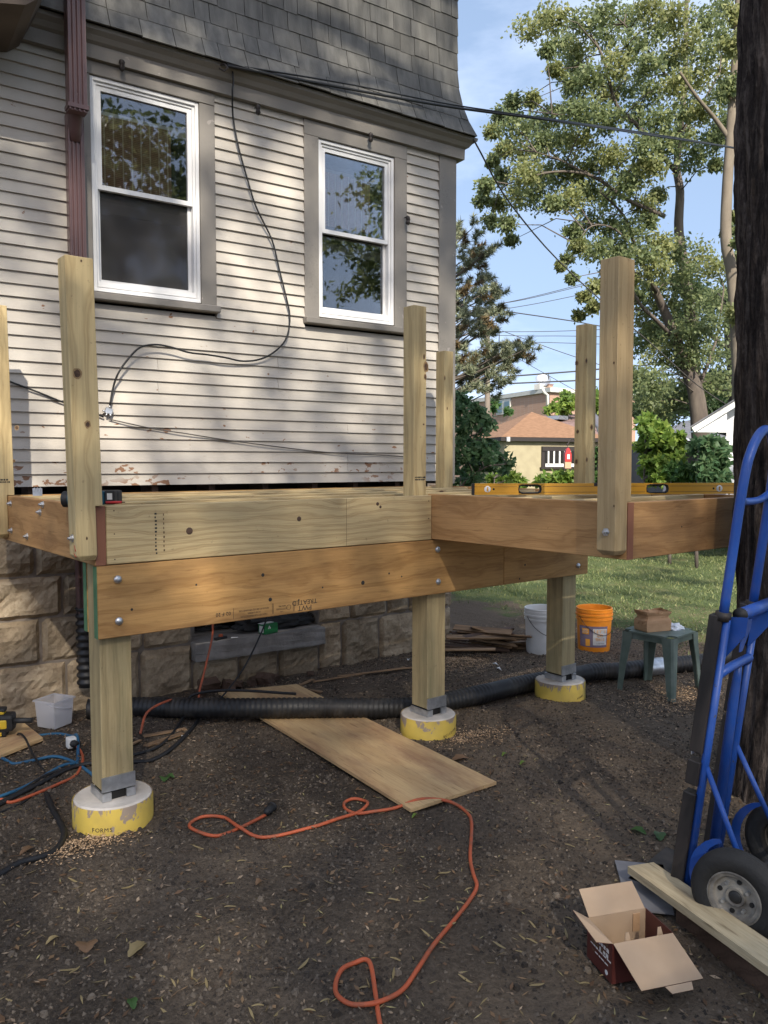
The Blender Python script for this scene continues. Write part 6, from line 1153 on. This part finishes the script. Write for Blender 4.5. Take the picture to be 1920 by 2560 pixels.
ds_ = np.array(at(1357, 952, bz+2)); dish = thing('satellite_dish', 'grey satellite dish on the roof of the brick building', 'dish', ds_); lathe('reflector', [(0, .0), (.3, .03), (.55, .12), (.62, .18)], MT['galv'], dish, 20, Matrix.Translation(Vector(ds_)) @ Vector(-FF+UU*.5).to_track_quat('Z', 'Y').to_matrix().to_4x4()); tubeobj('mast', [ds_, ds_-np.array([0, 0, .9])], .07, MT['galv'], dish); box('bracket', ds_+np.array([-.7, -.3, -.75]), ds_+np.array([.2, .3, -.3]), mpale, dish)
ch = np.array(at(1371, 963, bz+2)); chm = thing('chimney', 'small red chimney beside the satellite dish', 'chimney', ch); box('stack', ch+np.array([-.25, -.25, -.7]), ch+np.array([.25, .25, .0]), mbrick, chm); box('cap', ch+np.array([-.3, -.3, .001]), ch+np.array([.3, .3, .08]), mroof2, chm); tubeobj('flue', [ch, ch+np.array([0, 0, 1.0])], .03, MT['greywire'], chm)
# red-roofed house behind the garage
rz_ = 44.0; R0, R1, R2, R3 = [np.array(at(x, y, z)) for x, y, z in ((1300, 1042, rz_+8), (1475, 1034, rz_+8), (1495, 1083, rz_), (1315, 1090, rz_))]
rh = thing('red_roof_house', 'house with purple-brown shingle roof and white gable behind the tan garage', 'house', (R0[0], R0[1], 0)); prism('roof', [R0, R1, R2, R3], (0, 0, -.15), mroof2, rh); vn = np.array(at(1394, 1045, rz_+5.2)); box('roof_vent', vn-.45*np.array([1, 1, .25]), vn+.45*np.array([1, 1, .25]), MT['galv'], rh)
prism('gable', [np.array(at(1484, 1036, rz_+4)), np.array(at(1530, 1085, rz_-1)), np.array(at(1530, 1180, rz_-1)), np.array(at(1470, 1180, rz_+4))], -F0*.2, MT['white'], rh); prism('rake_board', [np.array(at(1482, 1030, rz_+2)), np.array(at(1534, 1082, rz_-2)), np.array(at(1534, 1090, rz_-2)), np.array(at(1482, 1040, rz_+2))], -F0*.2, MT['white'], rh)
# grey-roofed house
gz = 30.0; gh_ = thing('grey_roof_house', 'low house with grey shingle roof and slate-blue wall beyond the fence', 'house', np.array(at(1700, 1260, gz))*np.array([1, 1, 0])); mgr = M_('grey_roof', (.10, .10, .11), (.14, .14, .15), 3, .9); mbl = M_('slate_blue_wall', (.045, .05, .07), (.055, .06, .08), 2, .8)
prism('roof', [np.array(at(*c59(80, 1200), gz)), np.array(at(*c59(380, 1030), gz+5)), np.array(at(*c59(640, 985), gz+5)), np.array(at(*c59(1200, 1120), gz+5)), np.array(at(*c59(1200, 1270), gz)), np.array(at(*c59(350, 1285), gz))], (0, 0, -.12), mgr, gh_)
prism('gutter', [np.array(at(*c59(200, 1284), gz-.2)), np.array(at(*c59(1200, 1266), gz-.2)), np.array(at(*c59(1200, 1300), gz-.2)), np.array(at(*c59(200, 1318), gz-.2))], F0*.2, M_('pale_blue_gutter', (.38, .40, .46), None), gh_)
prism('wall', [np.array(at(*c59(100, 1318), gz+.5)), np.array(at(*c59(1300, 1290), gz+.5)), np.array(at(*c59(1300, 2200), gz+.5)), np.array(at(*c59(100, 2200), gz+.5))], F0*4, mbl, gh_)
prism('porch_post', [np.array(at(*c59(930, 1300), gz-.1)), np.array(at(*c59(960, 1300), gz-.1)), np.array(at(*c59(1000, 1430), gz-.1)), np.array(at(*c59(970, 1430), gz-.1))], F0*.1, MT['white'], gh_)
# wooden fence, board by board
fz = 16.5; fe = thing('wooden_fence', 'weathered dark board fence between the shrubs', 'fence', np.array(at(1720, 1320, fz))*np.array([1, 1, 0])); mfe = wood_mat('fence_wood', (.13, .115, .10), (.07, .06, .05), 5, knots=False)
nb = 9
for k in range(nb):
    a = np.array(at(*c59(340+31*k, 1510-1.5*k), fz)); b = np.array(at(*c59(340+31*(k+1)-2, 1510-1.5*k), fz)); L_ = np.linalg.norm(b-a); o_ = obj('fence_board', boxmesh((a[2]+.02, L_, .02), .002), mfe, fe, align(np.array([(a[0]+b[0])/2, (a[1]+b[1])/2, (a[2])/2+random.uniform(-.01, .01)])+F0*random.uniform(0, .01), (0, 0, 1), b-a))
a = np.array(at(*c59(330, 1500), fz-.05)); b = np.array(at(*c59(660, 1470), fz-.05)); obj('top_rail', boxmesh((np.linalg.norm(b-a), .04, .05), .003), MT['blackgrip'], fe, align((a+b)/2, b-a, (0, 0, 1))); a = np.array(at(*c59(642, 1462), fz-.1)); box('fence_post', (a[0]-.05, a[1]-.05, 0), (a[0]+.05, a[1]+.05, a[2]), mfe, fe, 'Z'); a = np.array(at(*c59(700, 1430), fz-.1)); box('fence_cap', a+np.array([-.17, -.1, -.08]), a+np.array([.17, .1, .02]), MT['scrap'], fe)
# white garage at right
wz = 13.2; wg = thing('white_garage', 'white stucco garage with sloping white eave board beside the near trunk', 'garage', np.array(at(1850, 1400, wz))*np.array([1, 1, 0])); mws = M_('white_stucco', (.60, .60, .60), (.66, .66, .655), 4, .9, .25, 40)
gl_ = lambda x, y, z=wz: np.array(at(*c59(x, y), z))
prism('wall', [gl_(1045, 1180), gl_(1045, 900), gl_(1380, 690), gl_(2600, 300), gl_(2600, 2700), gl_(1030, 2700)], F0*5+RR*3, mws, wg)
prism('rake_board', [gl_(520, 1103, wz-.35), gl_(575, 1187, wz-.35), gl_(1380, 690, wz-.35), gl_(2600, -60, wz-.35), gl_(2600, -180, wz-.35), gl_(1380, 570, wz-.35)], F0*.05, MT['white'], wg)
prism('roof', [gl_(512, 1100, wz-.4), gl_(520, 1112, wz-.4), gl_(2600, -170, wz-.4), gl_(2600, -195, wz-.4)], F0*6+RR*3.4, mgr, wg); prism('soffit', [gl_(575, 1186, wz-.3), gl_(1045, 1192, wz-.3), gl_(1050, 895, wz-.3), gl_(1000, 922, wz-.3)], F0*.25, mws, wg)
prism('ledge', [gl_(1015, 1752, wz-.03), gl_(2600, 1752, wz-.03), gl_(2600, 1775, wz-.03), gl_(1015, 1775, wz-.03)], F0*.02, MT['white'], wg)
sv = thing('shovel', 'shovel with black D-shaped grip leaning by the white garage', 'shovel', np.array(at(1845, 1330, 12.0))*np.array([1, 1, 0])); tubeobj('grip', [gl_(x, y, 12) for x, y in ((1215, 1990), (1240, 1930), (1230, 1905), (1180, 1905), (1170, 1925), (1205, 1990))], .014, MT['blackgrip'], sv, 8, True, 3); tubeobj('shaft', [gl_(1205, 1985, 12), gl_(1215, 2600, 12.2)], .017, MT['plank'], sv)
tl = thing('garden_stake', 'thin dark stake standing against the white garage wall', 'stake', np.array(at(1822, 1330, 12.5))*np.array([1, 1, 0])); tubeobj('stake', [gl_(1085, 1868, 12.5), gl_(1078, 2600, 12.5)], .012, MT['wornsteel'], tl)
# bird feeder on a hook
fzz = 15.0; bf = thing('bird_feeder', 'small red barn-shaped bird feeder hanging from a metal hook', 'bird feeder', np.array(at(*c13(939, 1940), fzz))); kk = lambda x, y, z=fzz: np.array(at(*c13(x, y), z)); rw = (kk(965, 1900)-kk(915, 1900)); hw_ = float(np.linalg.norm(rw))/2; cF = kk(939, 1960); MF = align(cF, rw, F0); hF = float(kk(0, 1935)[2]-kk(0, 1990)[2])/2
mfd = M_('pink_tray', (.55, .32, .2), None); obj('tray', boxmesh((hw_*2, .12, hF*2)), mfd, bf, MF); prism('barn', [(-hw_, -.07, hF), (hw_, -.07, hF), (hw_, -.07, hF+.14), (hw_*.55, -.07, hF+.22), (0, -.07, hF+.26), (-hw_*.55, -.07, hF+.22), (-hw_, -.07, hF+.14)], (0, .14, 0), MT['red'], bf, MF); obj('barn_window', boxmesh((hw_*.8, .01, .09)), MT['white'], bf, MF @ Matrix.Translation((0, -.076, hF+.09))); obj('tray_floor', boxmesh((hw_*2.5, .16, .02)), mdk, bf, MF @ Matrix.Translation((0, 0, -hF-.01)))
sh_ = thing('shepherd_hook', 'thin curved metal hook holding the red bird feeder', 'hook', np.array(at(1446, 1370, fzz))*np.array([1, 1, 0])); tubeobj('pole', [kk(1020, 2500), kk(1018, 1850), kk(1005, 1765), kk(980, 1745), kk(955, 1765), kk(940, 1800), kk(935, 1785)], .012, MT['wornsteel'], sh_, 6, True, 4); tubeobj('chain', [kk(939, 1800), kk(940, 1895)], .006, MT['greywire'], sh_, 6)
# utility pole and lines
uz = 45.0; up_ = thing('utility_pole', 'wooden utility pole with crossarm behind the pine', 'utility pole', np.array(at(1218, 1230, uz))*np.array([1, 1, 0])); mpw = M_('pole_wood', (.15, .12, .095), (.2, .165, .13), 4, .9, stretch=(1, 1, .2)); U = lambda x, y, z=uz: np.array(at(*c13(x, y), z))
tubeobj('pole', [np.array(at(1218, 1240, uz)), U(288, 1500), U(290, 700)], [.17, .16, .12], mpw, up_, 10); tubeobj('crossarm', [U(230, 708), U(375, 738)], .10, mpw, up_, 6); tubeobj('brace', [U(350, 745), U(300, 815)], .035, mpw, up_, 6); tubeobj('bracket', [U(320, 885), U(385, 875), U(383, 960)], .03, MT['greywire'], up_, 6)
for k, (x, y) in enumerate(((238, 700), (280, 706), (368, 728))): lathe('insulator', [(0, .22), (.05, .2), (.07, .1), (.04, 0)], MT['greywire'], up_, 8, Matrix.Translation(Vector(U(x, y))))
WL = [([(-60, 640), (30, 650), (400, 705), (985, 790), (1204, 830), (1900, 930)], .035, 'thick sagging power line from behind the house across to the maple'), ([(305, 665), (600, 605), (960, 515), (1300, 420)], .02, 'upper power line rising right from the pole top'), ([(305, 663), (600, 612), (960, 527), (1300, 440)], .02, 'second power line rising right from the pole top'), ([(375, 700), (700, 645), (1040, 575), (1400, 490)], .02, 'third power line rising right from the crossarm'), ([(320, 875), (640, 876), (985, 868), (1300, 855)], .02, 'highest level power line beside the far guard post'), ([(320, 905), (640, 911), (985, 912), (1900, 930)], .02, 'middle level power line beside the far guard post'), ([(305, 965), (640, 962), (985, 970), (1900, 1000)], .02, 'lowest level power line beside the far guard post'),
      ([(410, 870), (700, 975), (985, 1075), (1500, 1240)], .022, 'power line slanting down right from the pole'), ([(310, 935), (560, 1105), (985, 1345), (1150, 1440)], .018, 'thin drop line slanting down to the brick building'), ([(300, 1255), (460, 1240), (985, 1200), (1204, 1180), (1900, 1120)], .05, 'upper of the two thick telephone cables above the brick building'), ([(300, 1305), (640, 1290), (985, 1275), (1204, 1262), (1900, 1220)], .05, 'lower of the two thick telephone cables above the brick building')]
for pts, r, lb_ in WL: tag(tubeobj('power_line', [U(x, y, uz) for x, y in pts], r*.9, MT['greywire'], None, 6, True, 4), lb_, 'power line', 'overhead lines')
# neighbour house behind the camera: shades the soil and is mirrored in the panes
nb_ = thing('neighbour_house', 'neighbouring gabled house standing behind the viewpoint', 'house', (-5, -6.5, 0)); mnw = M_('pale_siding_far', (.62, .60, .56), (.66, .64, .60), 3, .8); X0, X1 = -11.0, 0.1
bldg_walls('wall', [(X0, -3.2, 0), (X1, -3.2, 0), (X1, -10, 0), (X0, -10, 0)], -.2, 3.4, mnw, nb_)
prism('roof', [(X0-.3, -2.8, 3.35), (X0-.3, -6.6, NBH), (X0-.3, -10.4, 3.35)], (X1-X0+.6, 0, 0), mgr, nb_)
for xa in (-8.5, -5.5, -2.6):
    for za in (1.2,): o_ = box('window', (xa, -3.21, za), (xa+.95, -3.12, za+1.3), MT['white'], nb_); box('pane', (xa+.08, -3.12, za+.08), (xa+.87, -3.105, za+1.22), mgl, o_)
# ================================================================== lawn grass and litter
def inview(x, y, z=0.0, m=40): a, b, Zc = proj((x, y, z)); return Zc > 0.3 and -m < a < 1920+m and b < 2560+m
n = 90000; gx_ = rng.uniform(6.0, 19, n); gy_ = rng.uniform(2.2, 15, n); keep = []
P_all = np.stack([gx_, gy_, np.zeros(n)], 1); dv = P_all-CAMP; zc = dv @ FF; pxx = 960+FPX*(dv @ RR)/zc; pyy = 1280-FPX*(dv @ UU)/zc
ok = (zc > 1) & (pxx > 1050) & (pxx < 1990) & (pyy < 1750); P_all = P_all[ok]; m_ = np.array([lawn_f(x, y) > random.uniform(-.15, .35) and fbm(x*1.2, y*1.2, 4, 2) > random.uniform(-.9, .1) for x, y, _ in P_all]); P_all = P_all[m_]
n = len(P_all); hgt = rng.uniform(.02, .05, (n, 1)); ang = rng.uniform(0, 6.28, n); sd = np.stack([np.cos(ang), np.sin(ang), np.zeros(n)], 1)*rng.uniform(.004, .009, (n, 1)); tip = np.concatenate([rng.normal(size=(n, 2))*.025, hgt], 1)
g_ = obj('lawn_grass', npmesh('lawn_grass', np.stack([P_all-sd, P_all+sd, P_all+tip], 1).reshape(-1, 3), 3), MT['grass']); g_['kind'] = 'stuff'; tag(g_, 'patchy short lawn grass beyond the deck', 'grass')
def scatter(nm, n, fn, mat, label, cat, box_=(-.6, 7.2, .7, 5.2)):
    out = []
    while len(out) < n:
        x, y = random.uniform(box_[0], box_[1]), random.uniform(box_[2], box_[3])
        if not inview(x, y): continue
        q_ = fn(x, y)
        if q_ is not None: out.append(q_)
    k = len(out[0]); o_ = obj(nm, npmesh(nm, np.array(out).reshape(-1, 3), k), MT[mat]); o_['kind'] = 'stuff'; tag(o_, label, cat); return o_
def leafquad(x, y, L_, W_, tilt=.5):
    a = random.uniform(0, 6.28); c_ = np.array([x, y, gh(x, y)+.004+random.uniform(0, .006)]); t = np.array([math.cos(a), math.sin(a), random.uniform(-.2, .3)*tilt]); b = np.array([-math.sin(a), math.cos(a), random.uniform(-.5, .5)*tilt]); return [c_, c_+t*L_*.45+b*W_*.5, c_+t*L_, c_+t*L_*.45-b*W_*.5]
scatter('leaf_litter', 1700, lambda x, y: leafquad(x, y, random.uniform(.018, .042), random.uniform(.003, .007)) if fbm(x*1.1, y*1.1, 2, 2) > random.uniform(-.7, .3) else None, 'litter', 'scattered narrow yellowish fallen leaves on the soil', 'leaves')
scatter('brown_litter', 3400, lambda x, y: leafquad(x, y, random.uniform(.012, .045), random.uniform(.005, .014), .9), 'litterbrown', 'scattered brown leaf scraps on the soil', 'leaves')
def chip(x, y):
    m = 0.25+0.9*max(0, min(1, (x-.55*y-1.2)/3))+(.7 if y > 4.2 else 0)
    return leafquad(x, y, random.uniform(.008, .035), random.uniform(.003, .012), 1.0) if random.random() < m else None
scatter('wood_chips', 15000, chip, 'chip', 'wood chips and twig bits strewn over the soil', 'wood chips', (-.6, 8.2, .7, 5.6))
def heap(cx_, cy_, sx_, sy_, n, nm, lb_):
    out = []
    for i in range(n):
        x, y = cx_+random.gauss(0, sx_), cy_+random.gauss(0, sy_); h = .03*math.exp(-((x-cx_)/sx_)**2-((y-cy_)/sy_)**2)*random.random(); q_ = leafquad(x, y, random.uniform(.005, .016), random.uniform(.003, .008), 1.2); out.append([p+np.array([0, 0, h]) for p in q_])
    o_ = obj(nm, npmesh(nm, np.array(out).reshape(-1, 3), 4), MT['sawdust']); o_['kind'] = 'stuff'; tag(o_, lb_, 'sawdust')
heap(4.42, 4.58, .20, .10, 3600, 'sawdust_heap', 'fresh sawdust beside the middle post near the scrap heap'); heap(1.05, 3.33, .10, .05, 900, 'sawdust_patch', 'sawdust around the foot of the left footing'); heap(4.55, 4.05, .30, .03, 1200, 'sawdust_line', 'thin line of sawdust on the soil by the right post'); heap(4.9, 2.95, .25, .12, 1800, 'sawdust_spill', 'pale shavings on the soil under the green table'); heap(3.28, 3.25, .14, .06, 900, 'sawdust_patch', 'sawdust in front of the middle footing')
# soil crumbs: small four-sided lumps
N_ = 60000; out = []
while len(out) < N_:
    x, y = random.uniform(-.5, 6.6), random.uniform(.75, 5.1)
    if not inview(x, y): continue
    if fbm(x*1.6, y*1.6, 8, 3) < random.uniform(-.8, .25): continue
    r = random.uniform(.002, .0095)*(1.5 if random.random() < .06 else 1); a = random.uniform(0, 6.28); z = gh(x, y)
    b = [np.array([x+r*math.cos(a+k*2.1), y+r*math.sin(a+k*2.1), z-.001]) for k in range(3)]; t = np.array([x+r*.3*math.cos(a), y, z+r*random.uniform(.6, 1.2)]); out += [] ; out.append(np.array([b[0], b[1], t, b[1], b[2], t, b[2], b[0], t]))
A9 = np.array(out).reshape(-1, 3)
V9 = np.stack([np.array(o9)[[0, 1, 4, 2]] for o9 in out]).reshape(-1, 3); nn_ = len(out); base9 = np.arange(nn_)[:, None]*4; Ft = np.concatenate([base9+np.array([0, 1, 3]), base9+np.array([1, 2, 3]), base9+np.array([2, 0, 3])], 1).reshape(-1, 3)
me = bpy.data.meshes.new('soil_crumbs'); me.vertices.add(len(V9)); me.vertices.foreach_set('co', V9.astype(np.float32).ravel()); me.loops.add(len(Ft)*3); me.loops.foreach_set('vertex_index', Ft.astype(np.int32).ravel()); me.polygons.add(len(Ft)); me.polygons.foreach_set('loop_start', np.arange(0, len(Ft)*3, 3, dtype=np.int32)); me.polygons.foreach_set('loop_total', np.full(len(Ft), 3, dtype=np.int32)); me.update(calc_edges=True)
o_ = obj('soil_crumbs', me, MT['crumb']); o_['kind'] = 'stuff'; tag(o_, 'small lumps and crumbs of soil on the ground', 'soil')
clv = []
for i in range(900):
    while True:
        x, y = random.uniform(-.3, 6.2), random.uniform(.8, 4.9)
        if inview(x, y) and fbm(x*1.3, y*1.3, 12, 2) > random.uniform(-.4, .4): break
    r = random.uniform(.006, .017); v9, f9 = [], []
    bmx = None; c9 = Vector((x, y, gh(x, y)+r*.2)); ph = random.uniform(0, 6)
    ring = [c9+Vector((r*math.cos(ph+k*1.05)*random.uniform(.7, 1.2), r*math.sin(ph+k*1.05)*random.uniform(.7, 1.2), -r*.3)) for k in range(6)]; ring2 = [c9+Vector((r*.6*math.cos(ph+k*1.05+.4)*random.uniform(.7, 1.2), r*.6*math.sin(ph+k*1.05+.4), r*random.uniform(.3, .6))) for k in range(6)]
    clv.append((ring+ring2, [(k, (k+1) % 6, 6+(k+1) % 6, 6+k) for k in range(6)]+[(6, 7, 8, 9, 10, 11)]))
v9, f9 = joinv(clv); o_ = obj('soil_clods', mesh('soil_clods', v9, f9), MT['crumb']); o_['kind'] = 'stuff'; tag(o_, 'scattered larger clods of dark soil', 'soil')
# larger single leaves and bits one can pick out in the foreground
def bigleaf(nm, x, y, L_, W_, a, mat, label, cup=.3):
    V = []; n_ = 8
    for i in range(n_+1):
        t = i/n_; w_ = W_*math.sin(math.pi*min(1, t*.93+.04))**.8*(1+.15*math.sin(t*19)); V += [(L_*t, -w_/2, cup*w_*.5+.003+.01*math.sin(t*3)), (L_*t, 0, .003+.01*math.sin(t*3)), (L_*t, w_/2, cup*w_*.6+.003+.01*math.sin(t*3))]
    Fc = [q_ for i in range(n_) for q_ in ((3*i, 3*i+3, 3*i+4, 3*i+1), (3*i+1, 3*i+4, 3*i+5, 3*i+2))]; tag(obj(nm, mesh(nm, V, Fc), MT[mat], None, Matrix.Translation((x, y, gh(x, y)+.003)) @ Matrix.Rotation(a, 4, 'Z')), label, 'leaf' if 'leaf' in nm else 'wood chip')
def gp(px, py): r = FF+RR*(px-960)/FPX+UU*(1280-py)/FPX; t = -1.6/r[2]; q_ = CAMP+r*t; return float(q_[0]), float(q_[1])
for px, py, L_, W_, a, m, lb_ in ((322, 2405, .085, .045, .5, 'litter', 'pale weathered bark chip in the left foreground'), (215, 2390, .06, .07, 1.2, 'litterbrown', 'dull olive leaf in the left foreground'), (115, 2375, .05, .02, .3, 'litter', 'pale tan leaf at the lower left'), (640, 2215, .035, .03, .2, 'litterbrown', 'small tan leaf left of the orange cord loop'), (1130, 1905, .10, .06, -.3, 'litterbrown', 'brown leaf beside the right edge of the plywood'), (1255, 1895, .05, .02, .2, 'limeleaf', 'green leaf right of the middle footing'), (1300, 1912, .05, .02, .1, 'limeleaf', 'second green leaf right of the middle footing'), (1650, 2105, .08, .05, .6, 'sapling', 'green leaf near the hand truck'), (1615, 2085, .07, .05, 1.8, 'hedge', 'pale green leaf left of the hand truck'), (1030, 2050, .045, .016, .2, 'limeleaf', 'small green leaf below the plywood corner'), (410, 1955, .05, .05, 1.0, 'hedge', 'curled green leaf right of the left post'), (435, 1945, .05, .04, 2.2, 'hedge', 'upright green leaf right of the left footing'), (335, 2530, .05, .03, 1.4, 'hedge', 'small green leaf at the bottom edge'), (50, 2140, .07, .035, .4, 'litterbrown', 'reddish brown bark flake at the left edge')):
    x, y = gp(px, py); bigleaf('fallen_leaf' if 'chip' not in lb_ and 'flake' not in lb_ else 'bark_chip', x, y, L_, W_, a, m, lb_)
lv_me = []
for k in range(4):
    V = []; n_ = 5; L_ = .036+.007*k; W_ = .006+.0012*k
    for i in range(n_+1): t = i/n_; w_ = W_*math.sin(math.pi*(.05+.9*t)); V += [(L_*t, -w_/2, .004+.004*math.sin(t*3+k)), (L_*t, w_/2, .006+.004*math.sin(t*3+k))]
    me = mesh('willow_leaf', V, [(2*i, 2*i+2, 2*i+3, 2*i+1) for i in range(n_)]); me.materials.append(MT['litter']); lv_me.append(me)
cnt = 0
while cnt < 120:
    px, py = random.uniform(-10, 1930), random.uniform(2020, 2560); x, y = gp(px, py)
    if fbm(x*1.5, y*1.5, 3, 2) < random.uniform(-.6, .3): continue
    o_ = bpy.data.objects.new('willow_leaf', lv_me[cnt % 4]); link(o_, None, Matrix.Translation((x, y, gh(x, y)+.003)) @ Matrix.Rotation(random.uniform(0, 6.28), 4, 'Z') @ Matrix.Rotation(random.uniform(-.15, .25), 4, 'Y')); tag(o_, 'narrow yellow willow leaf fallen on the foreground soil', 'leaf', 'fallen willow leaves in the foreground'); cnt += 1
